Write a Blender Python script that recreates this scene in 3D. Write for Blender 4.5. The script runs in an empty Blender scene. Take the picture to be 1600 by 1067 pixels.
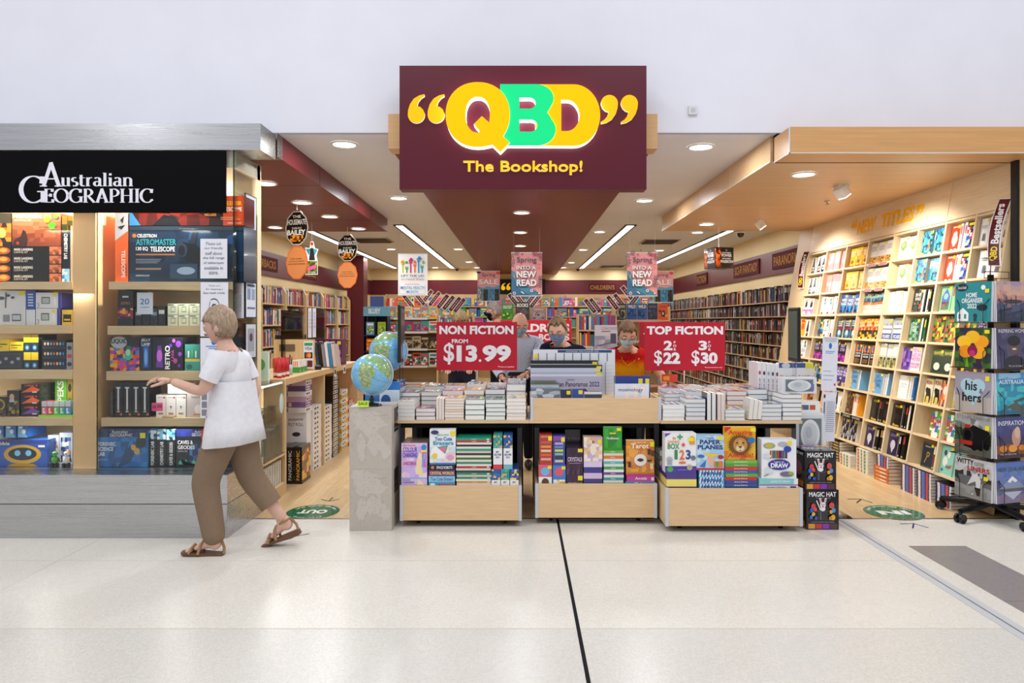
import bpy, bmesh, math, random
from mathutils import Vector, Matrix, Euler
from mathutils.geometry import tessellate_polygon
S = bpy.context.scene
COL = S.collection
R = random.Random(7)
PI = math.pi
F = 24.0/36.0*1600          # focal length in pixels of the 1600x1067 frame
def at(px, py, d):          # world point seen at a pixel of the photo, d metres in front of the lens
    return Vector(((px-812)*d/F, d, 1.5-(py-503)*d/F))
def wx(px, d): return (px-812)*d/F
def wz(py, d): return 1.5-(py-503)*d/F

# ---------------------------------------------------------------- camera, light, exposure
cam = bpy.data.cameras.new('camera'); cam.lens = 24; cam.sensor_width = 36
cam.shift_x = -12/1600; cam.shift_y = -30.5/1600; cam.clip_end = 100
camo = bpy.data.objects.new('camera', cam); COL.objects.link(camo)
camo.location = (0, 0, 1.5); camo.rotation_euler = (PI/2, 0, 0)
S.camera = camo
S.view_settings.view_transform = 'Standard'; S.view_settings.look = 'None'
S.view_settings.exposure = 0.25; S.view_settings.gamma = 1.0
S.view_settings.use_curve_mapping = False
try:
    S.cycles.use_denoising = True
    S.cycles.max_bounces = 8; S.cycles.transparent_max_bounces = 24
    S.cycles.sample_clamp_indirect = 6
    S.cycles.use_light_tree = True
except Exception: pass
W = bpy.data.worlds.new('mall_daylight'); S.world = W; W.use_nodes = True
bg = W.node_tree.nodes['Background']; bg.inputs[0].default_value = (0.92, 0.94, 1.0, 1); bg.inputs[1].default_value = 0.50
def lamp(name, typ, loc, energy, col=(1, 1, 1), size=.3, rot=(0, 0, 0), angle=None, blend=.6):
    l = bpy.data.lights.new(name, typ); l.energy = energy; l.color = col
    if typ == 'AREA': l.shape = 'DISK'; l.size = size
    elif typ == 'SPOT':
        l.spot_size = angle or 1.6; l.spot_blend = blend; l.shadow_soft_size = size
    else: l.shadow_soft_size = size
    o = bpy.data.objects.new(name, l); COL.objects.link(o); o.location = loc; o.rotation_euler = rot
    return o
# unseen lamps added above the walkway for mall light and steel highlights
for x in (-4.5, -1.5, 1.5, 4.5):
    for y in (0.6, 3.0):
        lamp('unseen_mall_light', 'AREA', (x, y, 5.6), 30, (0.97, 0.98, 1), 1.3)

# ---------------------------------------------------------------- colour + materials
_lin = {}
def lin(h):
    if not isinstance(h, str): return h
    if h not in _lin:
        r = []
        for i in (0, 2, 4):
            c = int(h[i:i+2], 16)/255
            r.append(c/12.92 if c <= .04045 else ((c+.055)/1.055)**2.4)
        _lin[h] = (r[0], r[1], r[2], 1.0)
    return _lin[h]
MATS = {}
def mat(name, rough=.5, metal=0., spec=.4, emit=0., coat=0., kind=None, **k):
    m = bpy.data.materials.new(name); m.use_nodes = True; MATS[name] = m
    nt = m.node_tree; N = nt.nodes; L = nt.links
    b = N['Principled BSDF']; a = N.new('ShaderNodeAttribute'); a.attribute_name = 'Col'
    b.inputs['Roughness'].default_value = rough; b.inputs['Metallic'].default_value = metal
    b.inputs['Specular IOR Level'].default_value = spec; b.inputs['Coat Weight'].default_value = coat
    src = a.outputs['Color']
    def grain(scale, sx, sy, sz, lo, hi, detail=4):
        tc = N.new('ShaderNodeTexCoord'); mp = N.new('ShaderNodeMapping'); mp.inputs['Scale'].default_value = (sx, sy, sz)
        L.new(tc.outputs['Object'], mp.inputs['Vector'])
        n = N.new('ShaderNodeTexNoise'); n.inputs['Scale'].default_value = scale; n.inputs['Detail'].default_value = detail
        L.new(mp.outputs[0], n.inputs['Vector'])
        r = N.new('ShaderNodeMapRange'); r.inputs[1].default_value = .3; r.inputs[2].default_value = .7
        r.inputs[3].default_value = lo; r.inputs[4].default_value = hi
        L.new(n.outputs['Fac'], r.inputs[0]); return r.outputs[0], mp, n
    def mul(src, fac):
        v = N.new('ShaderNodeVectorMath'); v.operation = 'SCALE'; L.new(src, v.inputs[0]); L.new(fac, v.inputs['Scale']); return v.outputs[0]
    if kind == 'wood':
        g, mp, n = grain(k.get('sc', 9), *k['str'], .90, 1.05)
        src = mul(src, g)
    elif kind == 'planks':
        g, mp, n = grain(6, 9, 1, 1, .86, 1.08)
        src = mul(src, g)
        tc = N.new('ShaderNodeTexCoord'); br = N.new('ShaderNodeTexBrick'); mp2 = N.new('ShaderNodeMapping'); mp2.inputs['Rotation'].default_value = (0, 0, PI/2)
        L.new(tc.outputs['Object'], mp2.inputs[0]); L.new(mp2.outputs[0], br.inputs['Vector'])
        br.inputs['Scale'].default_value = 1; br.inputs['Brick Width'].default_value = 1.4; br.inputs['Row Height'].default_value = .09
        br.inputs['Mortar Size'].default_value = .0012
        br.inputs['Color1'].default_value = (1, 1, 1, 1); br.inputs['Color2'].default_value = (.84, .82, .78, 1); br.inputs['Mortar'].default_value = (.6, .55, .5, 1)
        mx = N.new('ShaderNodeMix'); mx.data_type = 'RGBA'; mx.blend_type = 'MULTIPLY'; mx.inputs[0].default_value = 1
        L.new(src, mx.inputs[6]); L.new(br.outputs['Color'], mx.inputs[7]); src = mx.outputs[2]
    elif kind == 'terrazzo':
        tc = N.new('ShaderNodeTexCoord')
        vo = N.new('ShaderNodeTexVoronoi'); vo.inputs['Scale'].default_value = 130; L.new(tc.outputs['Object'], vo.inputs['Vector'])
        r = N.new('ShaderNodeMapRange'); r.inputs[1].default_value = 0; r.inputs[2].default_value = 1; r.inputs[3].default_value = .90; r.inputs[4].default_value = 1.05
        sp = N.new('ShaderNodeSeparateColor'); L.new(vo.outputs['Color'], sp.inputs[0]); L.new(sp.outputs[0], r.inputs[0])
        g, mp, n = grain(1.3, 1, 1, 1, .95, 1.03, 2)
        src = mul(src, r.outputs[0])
        rr = N.new('ShaderNodeMapRange'); rr.inputs[3].default_value = rough*.9; rr.inputs[4].default_value = rough*1.1
        L.new(n.outputs['Fac'], rr.inputs[0]); L.new(rr.outputs[0], b.inputs['Roughness'])
    elif kind == 'brushed':
        g, mp, n = grain(14, *k['str'], .9, 1.05)
        src = mul(src, g)
        rr = N.new('ShaderNodeMapRange'); rr.inputs[3].default_value = rough*.75; rr.inputs[4].default_value = rough*1.35
        L.new(n.outputs['Fac'], rr.inputs[0]); L.new(rr.outputs[0], b.inputs['Roughness'])
    elif kind == 'fine':
        g, mp, n = grain(k.get('sc', 60), *k.get('str', (1, 1, 1)), k.get('lo', .93), k.get('hi', 1.05))
        src = mul(src, g)
        if k.get('bump'):
            bp = N.new('ShaderNodeBump'); bp.inputs['Strength'].default_value = k['bump']; bp.inputs['Distance'].default_value = .004
            L.new(n.outputs['Fac'], bp.inputs['Height']); L.new(bp.outputs[0], b.inputs['Normal'])
    elif kind == 'check':
        tc = N.new('ShaderNodeTexCoord'); ck = N.new('ShaderNodeTexChecker'); ck.inputs['Scale'].default_value = 75; L.new(tc.outputs['Object'], ck.inputs['Vector'])
        r = N.new('ShaderNodeMapRange'); r.inputs[3].default_value = .72; r.inputs[4].default_value = 1.08; L.new(ck.outputs['Fac'], r.inputs[0]); src = mul(src, r.outputs[0])
    L.new(src, b.inputs['Base Color'])
    if emit:
        L.new(a.outputs['Color'], b.inputs['Emission Color']); b.inputs['Emission Strength'].default_value = emit
    return m
mat('print', .45, kind='fine', sc=40, lo=.97, hi=1.02)
mat('gloss', .16, spec=.5, coat=.2)
mat('matte', .85, spec=.2, kind='fine', sc=25, lo=.96, hi=1.03)
mat('paper', .9, spec=.15, kind='fine', sc=50, str=(1, 1, 12), lo=.90, hi=1.04)
mat('cloth', .92, spec=.1, kind='fine', sc=30, lo=.95, hi=1.03, bump=.4)
mat('skin', .5, spec=.35, kind='fine', sc=18, lo=.93, hi=1.05)
mat('hair', .55, spec=.4, kind='fine', sc=16, str=(6, 6, 1), lo=.55, hi=1.25, bump=1.)
mat('paint', .55, spec=.35, kind='fine', sc=3, lo=.98, hi=1.02)
mat('check', .9, spec=.1, kind='check')
mat('satin', .34, spec=.32, kind='fine', sc=2, lo=.97, hi=1.03)
mat('dull', .6, spec=.08)
mat('wood', .42, kind='wood', str=(9, 9, .6))
mat('woodx', .42, kind='wood', str=(.6, 9, 10))
mat('soffitwood', .38, kind='wood', str=(.35, 6, 6), sc=7)
mat('planks', .3, kind='planks')
mat('terrazzo', .27, spec=.4, kind='terrazzo')
mat('steel', .27, 1., kind='brushed', str=(.15, 3, 9))
mat('chrome', .15, 1.)
mat('plastic', .35)
mat('sign_emit', .5, emit=.42, spec=.1)
mat('side_emit', .4, emit=2.0)
mat('lamp_emit', .4, emit=9)
mat('tube_emit', .4, emit=5)
mat('screen_emit', .3, emit=.6)
def glassmat(name, tint, rough, refl):
    m = bpy.data.materials.new(name); m.use_nodes = True; MATS[name] = m
    nt = m.node_tree; N = nt.nodes; L = nt.links; N.remove(N['Principled BSDF'])
    t = N.new('ShaderNodeBsdfTransparent'); t.inputs[0].default_value = tint
    g = N.new('ShaderNodeBsdfGlossy'); g.inputs['Roughness'].default_value = rough
    fr = N.new('ShaderNodeFresnel'); fr.inputs[0].default_value = 1.35
    mm = N.new('ShaderNodeMath'); mm.operation = 'MULTIPLY'; mm.inputs[1].default_value = refl; L.new(fr.outputs[0], mm.inputs[0])
    x = N.new('ShaderNodeMixShader'); L.new(mm.outputs[0], x.inputs[0]); L.new(t.outputs[0], x.inputs[1]); L.new(g.outputs[0], x.inputs[2])
    L.new(x.outputs[0], N['Material Output'].inputs[0])
glassmat('glass', (.985, .992, .988, 1), .02, .9)
glassmat('acrylic', (.95, .96, .97, 1), .05, 1.)
glassmat('glassedge', (.55, .75, .68, 1), .1, 1.)

# ---------------------------------------------------------------- mesh builder
_tx = {}
def text_mesh(s, bold=0., res=3, spacing=1.):
    key = (s, bold, spacing)
    if key in _tx: return _tx[key]
    cu = bpy.data.curves.new('glyphs', 'FONT'); cu.body = s; cu.offset = bold; cu.resolution_u = res; cu.fill_mode = 'FRONT'; cu.space_character = spacing
    o = bpy.data.objects.new('glyphs', cu); COL.objects.link(o)
    dg = bpy.context.evaluated_depsgraph_get(); dg.update()
    me = bpy.data.meshes.new_from_object(o.evaluated_get(dg))
    vs = [(v.co.x, v.co.y) for v in me.vertices]; fs = [tuple(p.vertices) for p in me.polygons]
    bpy.data.objects.remove(o); bpy.data.curves.remove(cu); bpy.data.meshes.remove(me)
    if vs:
        x0 = min(v[0] for v in vs); x1 = max(v[0] for v in vs); y0 = min(v[1] for v in vs); y1 = max(v[1] for v in vs)
        w = max(x1-x0, 1e-6); h = max(y1-y0, 1e-6)
        vs = [((v[0]-x0)/w, (v[1]-y0)/h) for v in vs]
        r = (vs, fs, w/h)
    else: r = ([], [], 1)
    _tx[key] = r
    return r
class Fr:                    # a flat frame: origin, unit u, unit v, size
    def __init__(s, o, u, v, w, h): s.o = Vector(o); s.u = Vector(u); s.v = Vector(v); s.n = s.u.cross(s.v).normalized(); s.w = w; s.h = h
    def p(s, x, y, k=0): return s.o+s.u*(x*s.w)+s.v*(y*s.h)+s.n*k
EPS = .0004
class MB:
    def __init__(s): s.V = []; s.Fc = []; s.C = []; s.M = []; s.S = []; s.k = 0
    def add(s, vs, fs, col, m='print', smooth=False, X=None):
        o = len(s.V)
        s.V += [tuple(X @ Vector(v)) for v in vs] if X is not None else [tuple(v) for v in vs]
        one = isinstance(col, str) or (isinstance(col, tuple) and not isinstance(col[0], (tuple, str)))
        for i, f in enumerate(fs):
            s.Fc.append(tuple(j+o for j in f)); s.C.append(lin(col) if one else lin(col[i])); s.M.append(m); s.S.append(smooth)
        return s
    def box(s, x0, x1, y0, y1, z0, z1, col, m='print', X=None, **kw):
        # kw: per-side colour override: front(-y) back(+y) left(-x) right(+x) top bottom
        v = [(x, y, z) for z in (z0, z1) for y in (y0, y1) for x in (x0, x1)]
        fs = [(0, 1, 5, 4), (3, 2, 6, 7), (2, 0, 4, 6), (1, 3, 7, 5), (4, 5, 7, 6), (2, 3, 1, 0)]
        cs = [kw.get(n, col) for n in ('front', 'back', 'left', 'right', 'top', 'bottom')]
        return s.add(v, fs, [lin(c) for c in cs], m, False, X)
    def bevbox(s, x0, x1, y0, y1, z0, z1, col, m='print', r=.01, X=None, seg=2):
        bm = bmesh.new(); bmesh.ops.create_cube(bm, size=1)
        for v in bm.verts: v.co = Vector(((x0+x1)/2+v.co.x*(x1-x0), (y0+y1)/2+v.co.y*(y1-y0), (z0+z1)/2+v.co.z*(z1-z0)))
        bmesh.ops.bevel(bm, geom=bm.edges[:], offset=r, segments=seg, affect='EDGES', profile=.5)
        s.bm(bm, col, m, X=X); return s
    def bm(s, bm, col, m='print', smooth=False, X=None):
        bm.verts.index_update()
        s.add([v.co[:] for v in bm.verts], [tuple(v.index for v in f.verts) for f in bm.faces], col, m, smooth, X); bm.free()
    def tube(s, pts, r, col, m='plastic', n=8, cap=True, closed=False):
        pts = [Vector(p) for p in pts]; rr = r if isinstance(r, (list, tuple)) else [r]*len(pts)
        vs = []; L = len(pts); up = None
        for i, p in enumerate(pts):
            if closed: t = pts[(i+1) % L]-pts[i-1]
            else: t = pts[min(i+1, L-1)]-pts[max(i-1, 0)]
            t.normalize()
            if up is None: up = Vector((0, 0, 1)) if abs(t.z) < .9 else Vector((1, 0, 0))
            a = t.cross(up)
            if a.length < 1e-4: a = t.cross(Vector((0, 1, 0)))
            a.normalize(); b = a.cross(t).normalized(); up = b
            for j in range(n):
                th = 2*PI*j/n; vs.append(p+a*(rr[i]*math.cos(th))+b*(rr[i]*math.sin(th)))
        fs = []
        for i in range(L if closed else L-1):
            i2 = (i+1) % L
            for j in range(n):
                fs.append((i*n+j, i*n+(j+1) % n, i2*n+(j+1) % n, i2*n+j))
        if cap and not closed: fs.append(tuple(range(n))); fs.append(tuple((L-1)*n+j for j in reversed(range(n))))
        return s.add(vs, fs, col, m, True)
    def lathe(s, prof, col, m='plastic', n=24, X=None, cap=True, smooth=True):
        vs = []; fs = []; P = len(prof)
        for r, z in prof:
            for j in range(n): vs.append((r*math.cos(2*PI*j/n), r*math.sin(2*PI*j/n), z))
        for i in range(P-1):
            for j in range(n): fs.append((i*n+j, i*n+(j+1) % n, (i+1)*n+(j+1) % n, (i+1)*n+j))
        if cap: fs.append(tuple(reversed(range(n)))); fs.append(tuple((P-1)*n+j for j in range(n)))
        return s.add(vs, fs, col, m, smooth, X)
    def ball(s, c, rx, ry, rz, col, m='plastic', nu=20, nv=12, X=None):
        vs = [(c[0], c[1], c[2]-rz)]
        for i in range(1, nv):
            th = -PI/2+PI*i/nv
            for j in range(nu):
                ph = 2*PI*j/nu; vs.append((c[0]+rx*math.cos(th)*math.cos(ph), c[1]+ry*math.cos(th)*math.sin(ph), c[2]+rz*math.sin(th)))
        vs.append((c[0], c[1], c[2]+rz)); fs = []
        for j in range(nu): fs.append((0, 1+(j+1) % nu, 1+j))
        for i in range(nv-2):
            for j in range(nu):
                a = 1+i*nu; fs.append((a+j, a+(j+1) % nu, a+nu+(j+1) % nu, a+nu+j))
        t = len(vs)-1; a = 1+(nv-2)*nu
        for j in range(nu): fs.append((a+j, a+(j+1) % nu, t))
        return s.add(vs, fs, col, m, True, X)
    def poly(s, fr, pts, col, m='print', k=None):
        if k is None: s.k += 1; k = s.k*EPS
        s.add([fr.p(x, y, k) for x, y in pts], [tuple(range(len(pts)))], col, m); return s
    def shape(s, fr, loops, col, m='print', k=0., depth=0., side=None, sidem=None):
        # loops: outer + holes, in frame units; optional extrusion back by depth
        tri = tessellate_polygon([[Vector((x, y, 0)) for x, y in l] for l in loops])
        flat = [q for l in loops for q in l]
        vs = [fr.p(x, y, k) for x, y in flat]; out = []
        for t in tri:
            (ax, ay), (bx, by), (cx, cy) = (flat[i] for i in t)
            out.append(tuple(t) if (bx-ax)*(cy-ay)-(by-ay)*(cx-ax) > 0 else tuple(reversed(t)))
        s.add(vs, out, col, m)
        if depth:
            for l in loops:
                n = len(l); vv = [fr.p(x, y, k) for x, y in l]+[fr.p(x, y, k-depth) for x, y in l]
                s.add(vv, [(i, (i+1) % n, n+(i+1) % n, n+i) for i in range(n)], side or col, sidem or m)
        return s
    def text(s, fr, t, x0, y0, x1, y1, col, bold=0., m='print', k=None, depth=0., side=None, sidem=None, keep=False, rot=0, slant=0):
        vs, fs, asp = text_mesh(t, bold)
        if k is None: s.k += 1; k = s.k*EPS
        w = x1-x0; h = y1-y0
        if keep:
            W_ = w*fr.w; H_ = h*fr.h
            if W_/H_ > asp: nw = H_*asp/fr.w; x0 += (w-nw)/2; w = nw
            else: nh = W_/asp/fr.h; y0 += (h-nh)/2; h = nh
        if rot == 90: q = [(x0+(1-b)*w, y0+a*h) for a, b in vs]
        elif rot == -90: q = [(x0+b*w, y0+(1-a)*h) for a, b in vs]
        elif rot == 180: q = [(x0+(1-a)*w, y0+(1-b)*h) for a, b in vs]
        else: q = [(x0+(a+slant*b)*w, y0+b*h) for a, b in vs]
        s.add([fr.p(a, b, k) for a, b in q], fs, col, m)
        if depth:
            cnt = {}
            for f in fs:
                for i in range(len(f)):
                    e = (f[i], f[(i+1) % len(f)]); cnt[tuple(sorted(e))] = cnt.get(tuple(sorted(e)), [])+[e]
            vv = [fr.p(a, b, k) for a, b in q]+[fr.p(a, b, k-depth) for a, b in q]; n = len(q)
            ff = [(e[0][1], e[0][0], e[0][0]+n, e[0][1]+n) for e in cnt.values() if len(e) == 1]
            s.add(vv, ff, side or col, sidem or m)
        return s
    def art(s, fr, items, m='print'):
        # flat printed artwork; items in 0..1 frame units
        for it in items:
            c = it[0]
            if c == 'r': s.poly(fr, [(it[1], it[2]), (it[3], it[2]), (it[3], it[4]), (it[1], it[4])], it[5], m)
            elif c == 't': s.text(fr, it[1], it[2], it[3], it[4], it[5], it[6], it[7] if len(it) > 7 else .012, m, rot=it[8] if len(it) > 8 else 0)
            elif c == 'c':
                n = 20; s.poly(fr, [(it[1]+it[3]*math.cos(2*PI*i/n), it[2]+it[4]*math.sin(2*PI*i/n)) for i in range(n)], it[5], m)
            elif c == 'p': s.poly(fr, it[1], it[2], m)
            elif c == 'm':   # mottled picture: grid of cells from a palette, (x0,y0,x1,y1,nx,ny,palette,seed[,bands])
                x0, y0, x1, y1, nx, ny, pal, sd = it[1:9]; rr = random.Random(sd); s.k += 1; k = s.k*EPS
                vs = [fr.p(x0+(x1-x0)*(i+(0 if i in (0, nx) else rr.uniform(-.3, .3)))/nx, y0+(y1-y0)*(j+(0 if j in (0, ny) else rr.uniform(-.3, .3)))/ny, k) for j in range(ny+1) for i in range(nx+1)]
                fs = []; cs = []
                for j in range(ny):
                    for i in range(nx):
                        a = j*(nx+1)+i; fs.append((a, a+1, a+nx+2, a+nx+1))
                        if len(it) > 9 and it[9]:
                            q = int(j/ny*len(pal)+rr.uniform(-.6, .6)); q = max(0, min(len(pal)-1, q))
                        else: q = rr.randrange(len(pal))
                        cs.append(lin(pal[q]))
                s.add(vs, fs, cs, m)
        return s
    def build(s, name, parent=None, loc=None, rot=None):
        me = bpy.data.meshes.new(name)
        me.from_pydata(s.V, [], s.Fc)
        order = []
        for m in s.M:
            if m not in order: order.append(m)
        for m in order: me.materials.append(MATS[m])
        ix = {m: i for i, m in enumerate(order)}
        me.polygons.foreach_set('material_index', [ix[m] for m in s.M])
        me.polygons.foreach_set('use_smooth', s.S)
        at_ = me.color_attributes.new('Col', 'FLOAT_COLOR', 'CORNER')
        buf = []
        for f, c in zip(s.Fc, s.C): buf.extend(c*len(f))
        at_.data.foreach_set('color', buf)
        me.update()
        o = bpy.data.objects.new(name, me); COL.objects.link(o)
        if parent is not None: o.parent = parent
        if loc is not None: o.location = loc
        if rot is not None: o.rotation_euler = rot
        return o
def tag(o, label=None, cat=None, group=None, kind=None):
    if label: o['label'] = label
    if cat: o['category'] = cat
    if group: o['group'] = group
    if kind: o['kind'] = kind
    return o
def thing(name, label, cat, loc=(0, 0, 0), rot=(0, 0, 0), group=None):
    o = bpy.data.objects.new(name, None); COL.objects.link(o); o.empty_display_size = .1
    o.location = loc; o.rotation_euler = rot
    return tag(o, label, cat, group)
def struct(b, name): return tag(b.build(name), kind='structure')
WOOD = 'E3C79B'; MAPLE = 'E8CFA6'; MAROON = '5E2028'
# ================================================================ the setting
HC = 2.95; YB = 18.6; YF = 5.28
b = MB()
b.box(-9, 9, -4, 3.34, -.1, 0, 'D6D2CA', 'terrazzo'); b.box(-9, 9, 3.34, 5.2, -.1, 0, 'E0DBD1', 'terrazzo')
fl = struct(b, 'floor')
b = MB(); b.box(-9, 9, 5.2, YB+.2, -.1, -.0005, 'DDBD8E', 'planks'); struct(b, 'floor')
# floor joints and inlays
b = MB(); b.box(.278, .296, -4, 5.19, 0, .0012, '15151A', 'matte'); struct(b, 'trim_1')
b = MB(); b.box(2.37, 2.47, -4, 5.19, 0, .003, 'C6C7CA', 'satin'); b.box(2.415, 2.425, -4, 5.19, .003, .004, '7E8084', 'satin'); struct(b, 'trim_2')
b = MB(); b.box(2.60, 2.985, -4, 4.57, 0, .0012, '8F8886', 'terrazzo')
for i in range(9): b.box(2.60, 2.985, 4.57-.9*i-.006, 4.57-.9*i-.002, .0012, .0014, '6A6463', 'matte')
struct(b, 'trim_3')
b = MB()
for y in (4.29, 3.34): b.box(-9, 9, y-.002, y+.002, 0, .0006, 'C3BEB3', 'matte')
for x in (-2.9, 4.6): b.box(x-.002, x+.002, -4, 5.19, 0, .0006, 'C3BEB3', 'matte')
struct(b, 'trim_4')
b = MB(); b.box(-9, 9, 5.19, 5.215, 0, .003, 'B9B4A8', 'steel'); struct(b, 'trim_5')
# white mall bulkhead over the shop fronts
b = MB(); b.box(-9, 9, YF, YF+.10, HC, 7.5, 'E4E4EE', 'paint'); b.box(-9, 9, YF-.004, YF, HC, HC+.012, '8E8C88', 'satin'); struct(b, 'wall_front')  # grey strip paints in the shadow gap along the lower edge
# shop ceiling
b = MB(); b.box(-4.4, 4.4, YF+.1, YB+.2, HC, HC+.1, 'DEE1E8', 'paint'); struct(b, 'ceiling')
# shop walls
b = MB(); b.box(-4.25, -4.05, 5.75, YB+.2, 0, HC, 'E6D0A0', 'paint'); struct(b, 'wall_left')
b = MB(); b.box(4.30, 4.5, 5.3, YB+.2, 0, HC, 'E6D0A0', 'paint'); struct(b, 'wall_right')
b = MB(); b.box(-4.3, 4.4, YB, YB+.2, 0, HC, 'E6D0A0', 'paint'); struct(b, 'wall_back')
b = MB(); b.box(4.05, 4.31, 9.45, YB, 0, HC, 'E6D0A0', 'paint'); struct(b, 'wall_right')
# maroon bands with joints
b = MB(); b.box(4.02, 4.05, 9.45, YB, 2.24, 2.62, MAROON, 'satin')
for y in (11.9, 14.4, 16.6): b.box(4.018, 4.02, y, y+.008, 2.24, 2.62, '3A1015', 'satin')
struct(b, 'trim_6')
b = MB(); b.box(-4.05, -4.02, 5.76, YB, 2.24, 2.62, MAROON, 'satin'); struct(b, 'trim_7')
b = MB(); b.box(-4.02, 4.02, YB-.03, YB, 2.24, 2.64, MAROON, 'satin'); struct(b, 'trim_8')
# dropped soffits
b = MB(); b.box(-4.05, -1.86, 5.36, 9.6, 2.77, HC, '6C2028', 'satin')
for y in (6.35, 7.45, 8.55): b.box(-4.05, -1.858, y, y+.006, 2.769, HC, '4A1B1D', 'satin')
struct(b, 'trim_9')
b = MB(); b.box(1.957, 4.3, 5.33, 9.38, 2.75, HC, 'D8B286', 'soffitwood')
for y in (6.35, 7.4, 8.45): b.box(1.956, 4.3, y, y+.006, 2.749, HC, 'EAD2AE', 'soffitwood')
b.box(1.952, 1.962, 5.33, 9.38, 2.746, 2.754, 'D9D9D6', 'satin')
struct(b, 'trim_10')
b = MB(); b.box(-.968, 1.0, 5.30, YB-.03, 2.80, HC, '6C2028', 'satin'); struct(b, 'trim_11')
b = MB()     # timber fascia at the head of the central strip
b.box(-.986, 1.034, 5.12, 5.29, 2.80, 3.06, 'DBAE7C', 'soffitwood'); struct(b, 'trim_12')
b = MB()     # timber fascia box on the right
b.box(1.957, 9, 4.95, 5.25, 2.727, 2.915, 'D4A068', 'soffitwood')
b.box(1.95, 9, 4.945, 4.952, 2.722, 2.73, 'D5D3CE', 'satin'); b.box(1.952, 1.96, 4.945, 5.25, 2.722, 2.73, 'D5D3CE', 'satin'); b.box(1.952, 1.96, 4.945, 4.955, 2.722, 2.915, 'D5D3CE', 'satin')
b.box(1.98, 9, 5.25, 5.33, 2.74, 2.95, '14110F', 'matte')
struct(b, 'trim_13')
b = MB()     # stainless fascia over the left shop front and its return
b.box(-9, -1.86, 4.9, 5.2, 2.735, 2.925, 'C9C9CC', 'steel', right='8A8884')  # end face and return coloured darker to offset their bright reflections
b.box(-9, -1.875, 5.2, 5.24, 2.76, 2.91, '6b4a30', 'matte')
b.box(-9, -1.86, 5.24, 5.36, 2.77, 2.95, '8E8B88', 'steel')
struct(b, 'trim_14')
# left shop front: stainless plinth, glass, back wall of the display
b = MB()
b.box(-9, -2.035, 4.75, 5.42, .235, .435, 'C6C7CA', 'steel'); b.box(-9, -2.03, 4.735, 5.42, 0, .233, 'BFC0C3', 'steel')
struct(b, 'trim_15')
b = MB()     # display deck, back and ceiling of the shop window
b.box(-9, -2.10, 5.42, 5.46, .435, 2.74, 'F0DDB4', 'paint'); b.box(-9, -2.06, 4.96, 5.42, 2.62, 2.735, 'EFE6D2', 'paint')
b.box(-2.10, -2.06, 5.36, 5.44, 0, 2.74, 'F0DDB4', 'paint')
b.box(-9, -2.62, 5.5, 5.62, 0, HC, 'E6D0A0', 'paint')
struct(b, 'wall_left')
g = 'E8F2EE'
b = MB()
xj = wx(152, 4.93)
b.box(-9, xj-.002, 4.925, 4.933, .435, 2.735, g, 'glass'); b.box(xj+.002, -2.06, 4.925, 4.933, .435, 2.735, g, 'glass')
w1 = struct(b, 'window_1')
b = MB(); b.box(xj-.002, xj+.002, 4.923, 4.935, .435, 2.735, g, 'glassedge'); b.build('pane_joint', w1)
b = MB(); b.box(-2.068, -2.060, 4.935, 5.36, .435, 2.735, g, 'glass'); b.box(-2.068, -2.06, 4.923, 4.935, .435, 2.735, g, 'glassedge'); struct(b, 'window_2')
# maroon column in front of the left wall
b = MB(); b.box(-3.78, -3.42, 14.95, 15.35, 0, HC, MAROON, 'satin'); struct(b, 'wall_left')
# end post of the right-hand shop front
b = MB(); b.box(3.784, 4.3, 5.16, 5.235, 0, 2.75, 'D9B884', 'wood'); b.box(3.764, 3.784, 5.17, 5.235, 0, 2.75, '14161a', 'satin')
b.box(4.3, 9, 5.2, 5.4, 0, 2.75, 'E3D2B4', 'paint'); struct(b, 'wall_right')
lamp('unseen_mall_light', 'AREA', (-5.0, .98, 4.3), 14, (.98, .99, 1), .35)  # unseen lamp set where its reflection streaks the steel fascia
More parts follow.
